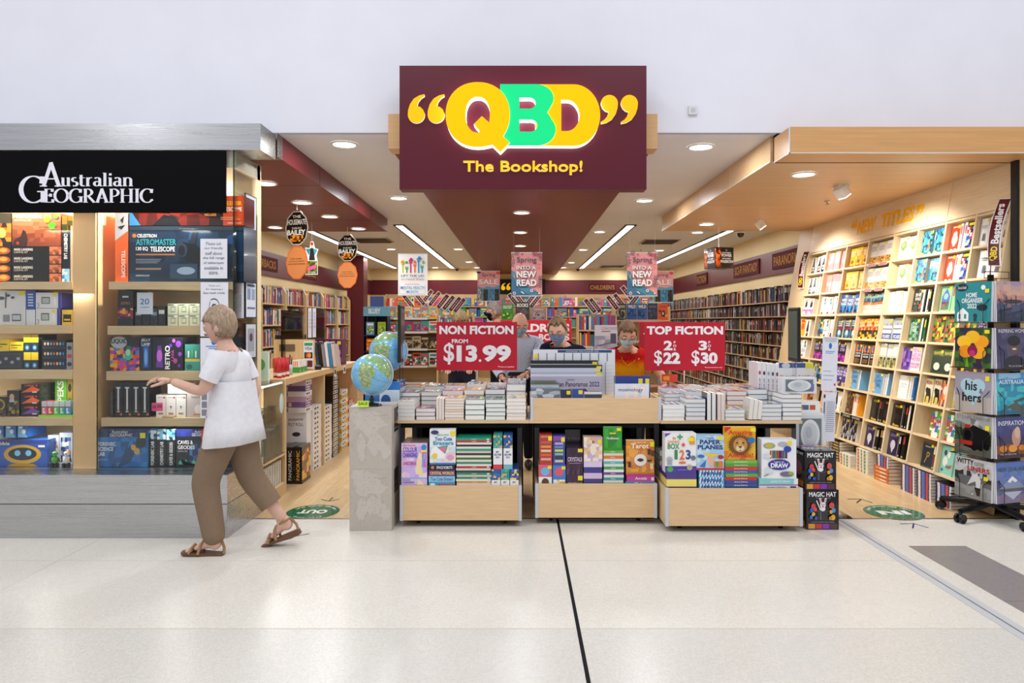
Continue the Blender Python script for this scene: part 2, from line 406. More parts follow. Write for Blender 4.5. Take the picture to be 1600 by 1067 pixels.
# ---------------------------------------------------------------- ceiling fittings
def downlight(px, py, zc, r, e, col=(1, .96, .9), where=''):
    d = min(18.2, F*(zc-1.5)/(503-py)); x = wx(px, d)
    t = thing('downlight', 'round downlight '+where, 'ceiling light', (x, d, zc), group=None)
    MB().lathe([(r+.022, -.001), (r+.022, -.008), (r+.004, -.012), (r, -.002)], 'E8E6E2', 'plastic', cap=False).build('trim_ring', t)
    MB().lathe([(r+.003, -.0015), (r+.003, -.004)], 'FFFBF2', 'lamp_emit', 24).build('diffuser', t)
    lamp('downlight_beam', 'AREA', (x, d, zc-.02), e, col, r*1.8)
    return t
DL = [
 (538, 225, HC, .09, 'nearest in the pale ceiling, left of the big maroon sign'),
 (623, 309, HC, .09, 'in the pale ceiling left of the maroon strip, second from the shop front'),
 (1095, 229, HC, .09, 'nearest in the pale ceiling, right of the big maroon sign'),
 (1007, 313, HC, .09, 'in the pale ceiling right of the maroon strip, second from the shop front'),
 (1256, 272, 2.75, .085, 'near the front edge of the timber soffit'),
 (1104, 350, 2.75, .085, 'at the back left corner of the timber soffit'),
 (815, 332, 2.80, .085, 'nearest in the central maroon strip'),
 (813, 363, 2.80, .085, 'second in the central maroon strip'),
 (813, 384, 2.80, .085, 'third in the central maroon strip'),
 (414, 286, 2.77, .09, 'nearest in the left maroon soffit'),
 (472, 316, 2.77, .09, 'in the left maroon soffit, just before the nearer hanging disc pair'),
 (515, 338, 2.77, .085, 'in the middle of the left maroon soffit'),
 (560, 357, 2.77, .085, 'at the back right corner of the left maroon soffit'),
 (430, 355, 2.77, .085, 'at the back left of the left maroon soffit'),
 (611, 389, HC, .085, 'above the mental health poster'),
 (716, 389, HC, .085, 'between the left light trough and the maroon strip, nearest'),
 (733, 409, HC, .085, 'between the left light trough and the maroon strip, second'),
 (745, 422, HC, .085, 'by the back wall left of the maroon strip'),
 (680, 422, HC, .085, 'by the back wall left of the end of the light trough'),
 (937, 362, HC, .085, 'between the maroon strip and the right light trough, nearest'),
 (911, 390, HC, .085, 'between the maroon strip and the right light trough, second'),
 (893, 410, HC, .085, 'between the maroon strip and the right light trough, third'),
 (880, 423, HC, .085, 'by the back wall right of the maroon strip'),
 (1090, 363, HC, .085, 'just behind the timber soffit'),
 (1031, 391, HC, .085, 'above the right spring read poster'),
 (965, 424, HC, .085, 'by the back wall right of the end of the light trough'),
]
for px, py, z, r, w in DL:
    near = py < 345
    downlight(px, py, z, r, 12 if near else 4.8, (.93, .96, 1), w)
def trough(x, y0, y1, lab):
    t = thing('light_trough', lab, 'ceiling light', (x, y0, HC-.001))
    b = MB(); L = y1-y0
    b.box(-.085, -.055, 0, L, -.014, 0, '2A2422', 'satin'); b.box(.055, .085, 0, L, -.014, 0, '2A2422', 'satin'); b.box(-.085, .085, L, L+.03, -.014, 0, '2A2422', 'satin'); b.box(-.085, .085, -.03, 0, -.014, 0, '2A2422', 'satin')
    b.build('housing', t)
    n = max(1, round(L/1.2))
    for i in range(n):
        MB().box(-.055, .055, L*i/n+.025, L*(i+1)/n-.025, -.010, -.004, 'FFF8EA', 'tube_emit').build('diffuser', t)
    for i in range(n):
        lamp('trough_glow', 'AREA', (x, y0+L*(i+.5)/n, HC-.05), 3.4, (.93, .96, 1), .12)
trough(-1.80, 10.2, 18.3, 'long recessed strip light left of the central maroon strip')
trough(-3.33, 9.9, 18.3, 'long recessed strip light near the left wall')
trough(1.66, 10.2, 18.3, 'long recessed strip light right of the central maroon strip')
trough(3.33, 9.7, 18.3, 'long recessed strip light near the fiction wall')
def grille(px, py, lab):
    d = F*(HC-1.5)/(503-py); t = thing('air_vent', lab, 'vent', (wx(px, d), d, HC))
    b = MB(); b.box(-.32, .32, -.3, .3, -.012, 0, 'A09A90', 'satin'); b.build('frame', t)
    for i in range(6): MB().box(-.28, .28, -.26+.09*i, -.22+.09*i, -.03, -.012, '4A4640', 'satin').build('slat', t)
grille(1030, 377, 'square air vent behind the right spring read poster')
grille(956, 416, 'square air vent by the back wall above the childrens sign')
grille(583, 375, 'square air vent behind the left maroon soffit')
def spotlamp(px, py, lab, aim, e):
    d = F*1.25/(503-py); p = Vector((wx(px, d), d, 2.75)); t = thing('spotlight', lab, 'spotlight', p)
    MB().box(-.05, .05, -.05, .05, -.03, 0, 'E6E2DA', 'plastic').build('mount', t)
    a = (Vector(aim)-p).to_track_quat('-Z', 'Y').to_euler()
    X = Matrix.Translation((0, 0, -.06)) @ a.to_matrix().to_4x4()
    MB().bevbox(-.06, .06, -.04, .04, -.05, .05, 'EDE9E0', 'plastic', .008, X).build('head', t)
    MB().box(-.05, .05, -.032, .032, -.054, -.0505, 'FFF6E0', 'lamp_emit', X).build('lens', t)
    q = p+Vector((0, 0, -.06))+(Vector(aim)-p).normalized()*.08
    lamp('spotlight_beam', 'SPOT', q, e, (1, .93, .80), .04, a, 1.9, .8)
spotlamp(1315, 290, 'pale adjustable spotlight on the timber soffit, nearest the shop front', (3.8, 6.4, 1.6), 105)
spotlamp(1188, 343, 'pale adjustable spotlight toward the back of the timber soffit', (3.8, 8.2, 1.6), 105)
def sprinkler(px, py, z, lab):
    d = F*(z-1.5)/(503-py); b = MB()
    X = Matrix.Translation((0, 0, 0)); b.lathe([(.028, 0), (.03, -.006), (.012, -.012), (.01, -.03), (.025, -.034), (.025, -.037)], 'CFCBC4', 'chrome', 12, X)
    tag(b.build('sprinkler', None, (wx(px, d), d, z)), lab, 'sprinkler')
sprinkler(1293, 314, 2.75, 'small sprinkler head on the timber soffit below the nearer spotlight')
sprinkler(1001, 390, HC, 'small sprinkler head in the pale ceiling before the right spring read poster')
for px, py, z, lab in ((1157, 361, 2.752, 'small dome camera at the back edge of the timber soffit'), (714, 424, HC, 'small dome camera at the far end of the left light trough'), (903, 428, HC, 'small dome camera at the far end of the right light trough')):
    d = F*(z-1.5)/(503-py); d = min(d, 18.3); t = thing('security_camera', lab, 'camera', (wx(px, d), d, z))
    MB().lathe([(.07, 0), (.07, -.03)], 'DAD6CF', 'plastic', 16).build('mount', t); MB().ball((0, 0, -.03), .05, .05, .06, '1A1A1C', 'gloss', 14, 8).build('dome', t)
t = thing('wall_box', 'small white square box on the white wall right of the maroon sign', 'wall box', at(1082, 173, 5.28))
MB().bevbox(-.035, .035, -.02, 0, -.035, .035, 'DAD9DE', 'plastic', .004).build('casing', t); MB().box(-.016, .016, -.022, -.02, -.016, .016, 'C2C1C8', 'plastic').build('button', t)
# ================================================================ box / book helpers
def carton(name, label, cat, loc, w, h, d, col, front=(), left=(), right=(), top=(), group=None, rz=0, m='gloss', sides=None, X=None):
    b = MB(); sd = sides or {}
    b.box(-w/2, w/2, -d/2, d/2, 0, h, col, m, **sd)
    for items, fr in ((front, Fr((-w/2, -d/2, 0), (1, 0, 0), (0, 0, 1), w, h)), (left, Fr((-w/2, d/2, 0), (0, -1, 0), (0, 0, 1), d, h)),
                      (right, Fr((w/2, -d/2, 0), (0, 1, 0), (0, 0, 1), d, h)), (top, Fr((-w/2, -d/2, h), (1, 0, 0), (0, 1, 0), w, d))):
        b.k = 0; b.art(fr, items, m)
    o = b.build(name, None, loc, (0, 0, rz))
    if X is not None: o.matrix_basis = X
    return tag(o, label, cat, group)
def pcarton(name, label, cat, x0, y0, x1, y1, dist, depth, col, z0=None, **kw):
    # carton whose front face fills a pixel rectangle of the photo at a given distance
    w = (x1-x0)*dist/F; h = (y1-y0)*dist/F; z = wz(y1, dist) if z0 is None else z0
    return carton(name, label, cat, ((wx(x0, dist)+wx(x1, dist))/2, dist+depth/2, z), w, h, depth, col, **kw)
_bk = {}
PAGES = ['EFE8D8', 'E9E2D2', 'F3EEE2', 'E4DBC8', 'F0E6D8']
def book_meshes(w, h, t, col, front=(), spine=(), page='EFE8D8', back=None, m='gloss', key=None):
    k = (round(w, 4), round(h, 4), round(t, 4), col, page, key if key is not None else (str(front), str(spine)))
    if k in _bk: return _bk[k]
    c = min(.0024, t*.06); b = MB()
    b.box(0, w, 0, c, 0, h, col, m); b.box(0, w, t-c, t, 0, h, back or col, m); b.box(0, c, c, t-c, 0, h, col, m)
    b.art(Fr((0, 0, 0), (1, 0, 0), (0, 0, 1), w, h), front, m); b.k = 0
    b.art(Fr((0, t, 0), (0, -1, 0), (0, 0, 1), t, h), spine, m)
    p = MB(); p.box(c, w-.0015, c, t-c, .0015, h-.0015, page, 'paper')
    o1 = b.build('cover'); o2 = p.build('page_block')
    r = (o1.data, o2.data); bpy.data.objects.remove(o1); bpy.data.objects.remove(o2)
    _bk[k] = r; return r
MODE = {  # columns: where local x (width from the spine), y (thickness), z (height) point
 'face': Matrix(((1, 0, 0), (0, 1, 0), (0, 0, 1))),
 'spine': Matrix(((0, -1, 0), (1, 0, 0), (0, 0, 1))),
 'edge': Matrix(((0, 1, 0), (-1, 0, 0), (0, 0, 1))),       # fore edge outward
 'flatspine': Matrix(((0, 0, -1), (1, 0, 0), (0, -1, 0))),
 'flatedge': Matrix(((0, 0, 1), (-1, 0, 0), (0, -1, 0))),
 'flathead': Matrix(((1, 0, 0), (0, 0, 1), (0, -1, 0))),
}
def book(label, mode, loc, w, h, t, col, front=(), spine=(), page='EFE8D8', group=None, B=None, rz=0, tilt=0, parts=True, name='book', cat='book', m='gloss', key=None):
    # loc = corner of the standing book with the least x, y, z (before turning by rz about that corner)
    A = MODE[mode]; cs = [A @ Vector((x, y, z)) for x in (0, w) for y in (0, t) for z in (0, h)]
    off = -Vector((min(c.x for c in cs), min(c.y for c in cs), min(c.z for c in cs)))
    X = Matrix.Translation(loc) @ Matrix.Rotation(rz, 4, 'Z') @ Matrix.Rotation(tilt, 4, 'Y') @ Matrix.Translation(off) @ A.to_4x4()
    if B is not None: X = B @ X
    cm, pm = book_meshes(w, h, t, col, front, spine, page, None, m, key)
    if parts:
        o = bpy.data.objects.new(name, None); o.empty_display_size = .05; COL.objects.link(o)
        c = bpy.data.objects.new('cover', cm); COL.objects.link(c); c.parent = o
        p = bpy.data.objects.new('page_block', pm); COL.objects.link(p); p.parent = o
    else:
        o = bpy.data.objects.new(name, cm); COL.objects.link(o)
        p = bpy.data.objects.new('page_block', pm); COL.objects.link(p); p.parent = o
    o.matrix_basis = X
    return tag(o, label, cat, group)
ORD = ['first', 'second', 'third', 'fourth', 'fifth', 'sixth', 'seventh', 'eighth', 'ninth', 'tenth', 'eleventh', 'twelfth', 'thirteenth', 'fourteenth', 'fifteenth', 'sixteenth', 'seventeenth', 'eighteenth', 'nineteenth', 'twentieth']
_T = ['', 'twenty', 'thirty', 'forty', 'fifty', 'sixty', 'seventy', 'eighty', 'ninety']
def ordinal(n):
    if n < 20: return ORD[n]
    t, u = divmod(n+1, 10)
    if t >= 10: return 'hundred and '+(ordinal(n-100))
    return ((_T[t-1][:-1]+'ieth') if u == 0 else _T[t-1]+'-'+ORD[u-1])
STICK = ('r', .74, .86, .96, .97, 'F6DE1E')
# ================================================================ hanging and standing signs
# --- big maroon shop sign
SD = 5.0; mz = 386*SD/F/1405.0
sx0 = wx(624.2, SD); sz0 = wz(295.7, SD)
def sp(x, y): return ((x-88)*mz, (748-y)*mz)
t = thing('shop_sign', 'large maroon box sign with glowing yellow and green letters over the entrance', 'sign', (sx0, SD, sz0))
SW = 1405*mz; SH = 703*mz
b = MB(); b.box(0, SW, 0, .125, 0, SH, '5A1626', 'satin'); b.box(-.004, SW+.004, .02, .03, SH, SH+.006, 'C9B27A', 'satin'); b.build('sign_box', t)
fr = Fr((0, 0, 0), (1, 0, 0), (0, 0, 1), 1, 1)
def arc(cx, cy, rx, ry, a0, a1, n): return [(cx+rx*math.cos(math.radians(a0+(a1-a0)*i/n)), cy+ry*math.sin(math.radians(a0+(a1-a0)*i/n))) for i in range(n+1)]
def conv(l): return [sp(x, y) for x, y in l]
DEP = .075
YEL = 'FFB200'; GRN = '18CC7C'; WHT = 'FFFFFF'
def squircle(cx, cy, rx, ry, p, n=48):
    o = []
    for i in range(n):
        a = 2*PI*i/n; c = math.cos(a); s_ = math.sin(a)
        o.append((cx+rx*math.copysign(abs(c)**(2/p), c), cy+ry*math.copysign(abs(s_)**(2/p), s_)))
    return o
def orient(l, ccw=True):
    a = sum(l[i-1][0]*l[i][1]-l[i][0]*l[i-1][1] for i in range(len(l)))
    return l if (a > 0) == ccw else l[::-1]
def glyph(name, loops, col, k):
    b = MB(); ls = [orient(conv(l), i == 0) for i, l in enumerate(loops)]
    b.shape(fr, ls, col, 'sign_emit', k, DEP+k-.075, WHT, 'side_emit'); return b.build(name, t)
D_out = [(860, 170)]+arc(1075, 343, 148, 173, -90, 90, 22)+[(860, 515)]
D_in = [(1005, 258)]+arc(1035, 345, 72, 87, -90, 90, 16)+[(1005, 432)]
glyph('letter', [D_out, D_in], YEL, .070)
B_out = [(662, 170)]+arc(865, 250, 97, 80, -90, 20, 14)+[(944, 300), (926, 330), (944, 352)]+arc(870, 425, 104, 90, -40, 90, 16)+[(662, 515)]
B_h1 = [(770, 247)]+arc(828, 277, 33, 30, -90, 90, 10)+[(770, 307)]
B_h2 = [(770, 370)]+arc(835, 403, 35, 33, -90, 90, 10)+[(770, 436)]
glyph('letter', [B_out, B_h1, B_h2], GRN, .074)
q1 = [p for p in squircle(537, 342, 180, 182, 2.15)]
q1 = [p for p in q1 if not (600 < p[0] < 700 and p[1] > 440)]
i = max(range(len(q1)), key=lambda j: (q1[j][0] > 690 and q1[j][1] < 445, q1[j][1]) if q1[j][0] > 690 else (False, -1))
qo = q1[:i+1]+[(680, 464), (716, 500), (663, 553), (619, 511)]+q1[i+1:]
q_in = [p for p in squircle(537, 343, 68, 100, 2.2, 40) if not (p[0] > 545 and p[1] > 385)]
j = max(range(len(q_in)), key=lambda n_: q_in[n_][0] + (0 if q_in[n_][1] < 386 else -999)+q_in[n_][1])
q_in = q_in[:j+1]+[(603, 388), (560, 350), (515, 395), (548, 437)]+q_in[j+1:]
glyph('letter', [qo, q_in], YEL, .080)
def quote(cx, cy, flip):
    pts = arc(0, 0, 48, 48, 0, 180, 16)+[(-46, -25), (-36, -58), (-14, -90), (16, -108), (46, -115), (47, -104), (28, -92), (12, -72), (4, -48), (22, -43), (38, -28), (46, -10)]
    if flip: pts = [(-x, -y) for x, y in pts]
    return [(cx+x, cy+y) for x, y in pts]
for cx, cy, f_ in ((186, 328, False), (298, 328, False), (1280, 265, True), (1393, 265, True)):
    b = MB(); b.shape(fr, [orient(conv(quote(cx, cy, f_)))], 'FFAE10', 'sign_emit', .022, .022, 'FFF6E0', 'sign_emit'); b.build('quotation_mark', t)
b = MB(); (ax, ay), (bx, by) = sp(452, 668), sp(1128, 588)
b.text(fr, 'The Bookshop!', ax, ay, bx, by, 'FFB814', .012, 'sign_emit', .02, .02, 'FFF2C0', 'sign_emit'); b.build('lettering', t)
# bracket behind the sign
for x in (.35, SW-.42): MB().box(x, x+.07, .125, .135, .45, .9, '2A2A2A', 'satin').build('bracket', t)

# --- serif lettering drawn with a broad nib
def nib(fr, b, strokes, x0, y0, sc, col, k, thick=.15, thin=.045, sx=1.):
    for st in strokes:
        k += .00005
        if st[0] == 'q':      # filled quad bar x0,y0,x1,y1
            _, a, c, d_, e = st; P = [(a, c), (d_, c), (d_, e), (a, e)]
            b.add([fr.p(x0+x*sc*sx, y0+y*sc, k) for x, y in P], [(0, 1, 2, 3)], col); continue
        pts, mul_ = (st[1], st[2]) if st[0] == 'w' else (st, 1)
        L = []; n = len(pts)
        for i, p in enumerate(pts):
            q0 = pts[max(i-1, 0)]; q1_ = pts[min(i+1, n-1)]; dx = q1_[0]-q0[0]; dy = q1_[1]-q0[1]; l = math.hypot(dx, dy) or 1
            w = (thin+(thick-thin)*(abs(dy)/l)**1.5)*mul_/2
            L.append((p[0]-dy/l*w, p[1]+dx/l*w)); L.append((p[0]+dy/l*w, p[1]-dx/l*w))
        b.add([fr.p(x0+x*sc*sx, y0+y*sc, k) for x, y in L], [(2*i+1, 2*i+3, 2*i+2, 2*i) for i in range(n-1)], col)
def A_(cx, cy, rx, ry, a0, a1, n=18): return arc(cx, cy, rx, ry, a0, a1, n)
def sf(x, y, w=.26): return ('q', x-w/2, y-.0225, x+w/2, y+.0225)
SER = {
 'A': (.78, [[(.40, 1.), (.12, 0)], ('w', [(.38, 1.02), (.68, 0)], 1.05), ('q', .22, .30, .58, .35), sf(.12, .02), sf(.67, .02, .3)]),
 'G': (.80, [A_(.42, .5, .36, .49, 55, 300), [(.60, .08), (.70, .14)], [(.70, .02), (.70, .42)], sf(.68, .42, .3), [(.66, .72), (.68, .98)]]),
 'E': (.60, [[(.16, 0), (.16, 1)], ('q', .05, .955, .52, 1), ('q', .05, 0, .55, .045), ('q', .16, .50, .42, .545), [(.52, .78), (.52, 1)], [(.55, 0), (.56, .24)], [(.42, .42), (.42, .64)]]),
 'O': (.88, [A_(.44, .5, .37, .49, 0, 360, 30)]),
 'R': (.72, [[(.16, 0), (.16, 1)], sf(.16, .02, .28), ('q', .05, .955, .3, 1), A_(.26, .74, .27, .25, 90, -90, 14), ('w', [(.32, .48), (.66, .02)], 1.1), sf(.66, .02, .14)]),
 'P': (.64, [[(.16, 0), (.16, 1)], sf(.16, .02, .28), ('q', .05, .955, .3, 1), A_(.27, .72, .29, .27, 90, -90, 14), ('q', .16, .43, .28, .475)]),
 'H': (.84, [[(.16, 0), (.16, 1)], [(.66, 0), (.66, 1)], ('q', .16, .49, .66, .535)]+[sf(x, y, .28) for x in (.16, .66) for y in (.02, .98)]),
 'I': (.34, [[(.17, 0), (.17, 1)], sf(.17, .02, .28), sf(.17, .98, .28)]),
 'C': (.74, [A_(.42, .5, .36, .49, 50, 310), [(.66, .70), (.68, .98)], [(.66, .24), (.70, .12)]]),
 'u': (.62, [[(.14, .64), (.14, .2)]+A_(.28, .18, .14, .16, 180, 300, 8), [(.46, 0), (.46, .66)], sf(.10, .64, .14), sf(.42, .64, .14), sf(.52, .02, .14)]),
 's': (.44, [A_(.21, .50, .13, .155, 50, 270, 12)[:-1]+A_(.21, .18, .15, .165, 90, -130, 12)]),
 't': (.40, [[(.15, .86), (.15, .16)]+A_(.27, .16, .12, .14, 180, 310, 8), ('q', .03, .62, .36, .665)]),
 'r': (.46, [[(.14, 0), (.14, .66)], sf(.15, .02, .26), sf(.10, .64, .14), A_(.34, .48, .17, .17, 170, 70, 8)]),
 'a': (.54, [A_(.24, .50, .15, .155, 150, 0, 10)+[(.39, .12), (.45, .02), (.52, .04)], A_(.22, .19, .15, .17, 60, 330, 14), ]),
 'l': (.32, [[(.15, 0), (.15, 1.02)], sf(.15, .02, .26), sf(.10, 1.0, .14)]),
 'i': (.32, [[(.15, 0), (.15, .66)], sf(.15, .02, .26), sf(.10, .64, .14), ('q', .07, .82, .23, .98)]),
 'n': (.66, [[(.14, 0), (.14, .66)], sf(.15, .02, .26), sf(.10, .64, .14), [(.14, .46)]+A_(.32, .46, .18, .19, 150, 0, 8)+[(.50, 0)], sf(.50, .02, .26)]),
}
def serif(b, fr, txt, x0, y0, x1, y1, col, k=None, thick=.15, thin=.045, big=None):
    if k is None: b.k += 1; k = b.k*EPS
    total = sum(SER.get(c, (.3, []))[0]*(big if big and i == 0 else 1) for i, c in enumerate(txt)); sc = (y1-y0)
    # frames used for serif text are metric (w = h = 1)
    sx = (x1-x0)/(total*sc); x = x0
    for i, c in enumerate(txt):
        w, st = SER.get(c, (.3, [])); m_ = big if big and i == 0 else 1
        nib(fr, b, st, x, y0, sc*m_, col, k, thick/(1 if m_ == 1 else 1.25), thin, sx); x += w*sc*sx*m_
# --- fascia sign of the left shop
GD = 4.90
t = thing('shop_sign', 'black fascia sign with white serif lettering above the left shop window', 'sign', (wx(-60, GD), GD, wz(332, GD)))
x0 = wx(-60, GD); z0 = wz(332, GD)
b = MB(); b.box(0, wx(352, GD)-x0, 0, .022, 0, wz(235.5, GD)-z0, '07070B', 'dull'); b.build('panel', t)
b = MB(); f1 = Fr((0, -.001, 0), (1, 0, 0), (0, 0, 1), 1, 1)
def ag(x, y): return wx(x, GD)-x0, wz(y, GD)-z0
px_ = GD/F; W_ = 'EDEBF6'
def place(txt, xa, xb, ybase, cap, thick=.16, thin=.05):
    (a, c), (d_, _) = ag(xa, ybase), ag(xb, ybase); serif(b, f1, txt, a, c, d_, c+cap*px_, W_, .0015, thick, thin)
place('A', 63, 97, 291.5, 37, .14, .045)
place('ustralian', 95, 209, 291, 20.5, .17, .055)
place('G', 30, 73, 317, 42, .14, .04)
place('EOGRAPHIC', 68, 239, 316.5, 21.5, .17, .055)
b.build('lettering', t)
# --- red price signs on posts
def price_sign(label, x0, y0, x1, y1, d, col, texts, pole=True, zt=.765):
    t = thing('price_sign', label, 'sign', (wx((x0+x1)/2, d), d, zt))
    w = (x1-x0)*d/F; h = (y1-y0)*d/F; zb = wz(y1, d)-zt
    b = MB(); b.box(-w/2, w/2, 0, .012, zb, zb+h, col, 'print'); f_ = Fr((-w/2, 0, zb), (1, 0, 0), (0, 0, 1), w, h); b.art(f_, texts, 'print'); b.build('panel', t)
    if pole:
        b = MB(); b.tube([(0, .03, .012), (0, .03, zb+.1)], .008, 'D8DADD', 'chrome', 8); b.build('post', t)
        b = MB(); b.lathe([(.07, 0), (.07, .008), (.012, .012)], 'D8DADD', 'chrome', 20, Matrix.Translation((0, .03, 0))); b.build('base', t)
        b = MB(); b.box(-.03, .03, .012, .036, zb+.02, zb+.06, '222222'); b.build('clip', t)
    else:
        b = MB(); b.box(-.012, .012, .013, .03, .012, zb+h*.8, 'BFC3C6', 'chrome'); b.build('post', t)
        b = MB(); b.box(-.18, .18, -.12, .16, 0, .012, 'BFC3C6', 'chrome'); b.build('base', t)
    return t
RED = 'BE142E'; WT = 'F5F1F4'
price_sign('red sign reading NON FICTION from $13.99 on the left book table', 682, 503, 808, 578.5, 5.865, RED, [
 ('t', 'NON FICTION', .035, .745, .955, .925, WT, .045), ('t', 'FROM', .19, .56, .39, .645, WT, .03), ('t', '$', .09, .12, .22, .57, WT, .018),
 ('t', '13', .25, .175, .505, .52, WT, .05), ('c', .54, .20, .016, .026, WT), ('t', '99', .57, .175, .925, .52, WT, .05), ('t', '*Prices as marked.', .76, .06, .965, .09, WT, .01)])
price_sign('red sign reading TOP FICTION 2 for $22, 3 for $30 on right book table', 1007.5, 503.5, 1133, 579, 5.865, RED, [
 ('t', 'TOP FICTION', .025, .745, .975, .92, WT, .045), ('t', '2', .235, .42, .345, .62, WT, .04), ('t', 'F', .36, .56, .385, .61, WT, .02), ('t', 'O', .352, .485, .392, .54, WT, .02), ('t', 'R', .36, .41, .39, .465, WT, .02),
 ('t', '3', .67, .42, .775, .62, WT, .04), ('t', 'F', .79, .56, .815, .61, WT, .02), ('t', 'O', .782, .485, .822, .54, WT, .02), ('t', 'R', .79, .41, .82, .465, WT, .02),
 ('t', '$', .115, .10, .215, .42, WT, .018), ('t', '22', .23, .14, .44, .38, WT, .05), ('t', '$', .58, .10, .68, .42, WT, .018), ('t', '30', .695, .14, .905, .38, WT, .05), ('t', '*Stickered stock only.', .74, .05, .965, .08, WT, .01)])
price_sign('red sign with white CHILDRENS BOOKS lettering behind the bald man', 782, 500, 893, 572, 8.6, 'CF2434', [
 ('t', 'CHILDRENS', .03, .74, .97, .92, WT, .045), ('t', 'BOOKS', .54, .56, .97, .70, WT, .035), ('t', 'FROM', .22, .52, .42, .60, WT, .03), ('t', '9.99', .3, .10, .92, .50, WT, .035)], False, 0)
price_sign('dark red sign edge showing behind the TOP FICTION sign', 999, 503, 1060, 572, 8.2, 'B3202F', [('t', 'JUNIOR', .10, .72, .9, .90, WT, .03)], False, 0)
# --- hanging posters
def hang(label, x0, y0, x1, y1, d, items, col='FFFFFF', zc=HC, th=.004):
    w = (x1-x0)*d/F; h = (y1-y0)*d/F; z = wz(y1, d)
    t = thing('hanging_poster', label, 'poster', (wx((x0+x1)/2, d), d, z), group=None)
    b = MB(); b.box(-w/2, w/2, 0, th, 0, h, col, 'print'); b.art(Fr((-w/2, 0, 0), (1, 0, 0), (0, 0, 1), w, h), items); b.build('sheet', t)
    for zz in (0, h-.012): MB().box(-w/2-.004, w/2+.004, -.004, th+.004, zz, zz+.012, 'DADADA', 'plastic').build('rail', t)
    for s_ in (-.42, .42): MB().tube([(s_*w, .002, h), (s_*w, .002, zc-z)], .0016, 'C8C8C8', 'plastic', 5).build('cord', t)
    return t
hands = []
for x, y, hgt, c in ((.17, .54, .20, 'C8D42E'), (.30, .54, .10, '5FB04A'), (.43, .54, .24, 'D2287E'), (.57, .54, .17, 'EE7A30'), (.70, .54, .28, '3D9FD8'), (.82, .54, .13, '2FA6A0')):
    hands += [('r', x-.025, y, x+.025, y+hgt, c), ('c', x, y+hgt, .05, .03, c)]+[('p', [(x-.05+i*.027, y+hgt), (x-.035+i*.027, y+hgt), (x-.058+i*.036, y+hgt+.065), (x-.070+i*.036, y+hgt+.062)], c) for i in range(4)]
for x, y, s_, c, c2 in ((.16, .80, .07, 'F2C21C', 'B8402A'), (.30, .785, .05, '58B04A', '2A6A3A'), (.45, .845, .08, 'D2287E', '6A2A7A'), (.58, .795, .05, 'EE7A30', 'C8402A'), (.73, .88, .08, '3D9FD8', '2A4A9A'), (.87, .785, .055, '4FB06A', 'C8C22A')):
    hands += [('c', x, y-.01, s_, s_*.38, c), ('c', x, y+.015, s_*.62, s_*.45, c), ('r', x-s_*.6, y-.008, x+s_*.6, y+.006, c2)]
hang('white LIFT THE LID mental health month poster with colourful raised hands', 622, 396, 668, 462, 9.7, hands+[
 ('t', 'LIFT THE LID', .11, .445, .89, .495, '1A1A1A', .012), ('t', 'on mental illness', .11, .365, .89, .425, '8A8A8A', 0), ('t', 'SUPPORTING', .25, .255, .73, .285, 'C23A7A', .0),
 ('r', .06, .04, .94, .045, '8A4A6A'), ('r', .06, .04, .066, .27, '8A4A6A'), ('r', .934, .04, .94, .27, '8A4A6A'), ('t', 'MENTAL HEALTH', .10, .155, .90, .225, '2E9FD8', .012), ('t', 'MONTH', .30, .06, .69, .125, '2E9FD8', .012)])
def spring(seed):
    P = 'E79A9A'; r = random.Random(seed)
    it = [('r', 0, 0, 1, 1, P), ('p', [(0, 0), (1, 0), (.88, .10), (.62, .20), (.42, .26), (.2, .40), (.12, .55), (0, .60)], '4F8FAE'), ('p', [(0, 0), (.7, 0), (.45, .10), (.2, .2), (.08, .42), (0, .5)], '3F7596')]
    for x, y in ((.03, .92), (.06, .8), (.03, .72), (.93, .93), (.96, .85), (.75, .96), (.18, .97), (.94, .35), (.92, .25), (.95, .42)):
        it += [('p', [(x, y), (x+.09*math.cos(a), y+.06*math.sin(a)), (x+.08*math.cos(a+.35), y+.05*math.sin(a+.35))], '2B3A52') for a in (0.3, 1.2, 2.1, 3.2, 4.3, 5.2)]
    it += [('c', .35, .95, .035, .022, 'D24A5A'), ('c', .84, .94, .06, .035, 'D8485C'), ('c', .9, .72, .025, .02, 'D86A6A'), ('c', .9, .64, .025, .02, 'D86A6A'),
           ('c', .09, .45, .02, .05, 'E8A03A'), ('c', .1, .07, .05, .035, 'E8E2E0'), ('c', .1, .07, .03, .02, 'C2404A'), ('p', [(.3, .1), (.4, .05), (.42, .07), (.33, .12)], 'F2D8D0'),
           ('c', .66, .13, .05, .035, 'EEE6E2'), ('c', .66, .13, .025, .018, 'C84A4A'), ('c', .85, .12, .03, .02, 'F0C030'), ('c', .9, .07, .03, .02, 'E8E2E0')]
    return it
READ = [('t', 'Spring', .18, .73, .82, .89, '2B3A52', .006)]
for dx, dy, c in ((.012, -.008, '2B3A52'), (0, 0, 'F4F2F0')):
    READ += [('t', 'INTO A', .17+dx, .60+dy, .80+dx, .69+dy, c, .02), ('t', 'NEW', .17+dx, .42+dy, .81+dx, .57+dy, c, .035), ('t', 'READ', .17+dx, .23+dy, .82+dx, .38+dy, c, .035)]
hang('pink SPRING INTO A NEW READ poster hanging under the central maroon strip', 799, 394, 847, 463, 9.3, spring(1)+READ, zc=2.80)
hang('pink SPRING INTO A NEW READ poster hanging on right under the pale ceiling', 980, 394, 1027, 463, 9.3, spring(2)+READ)
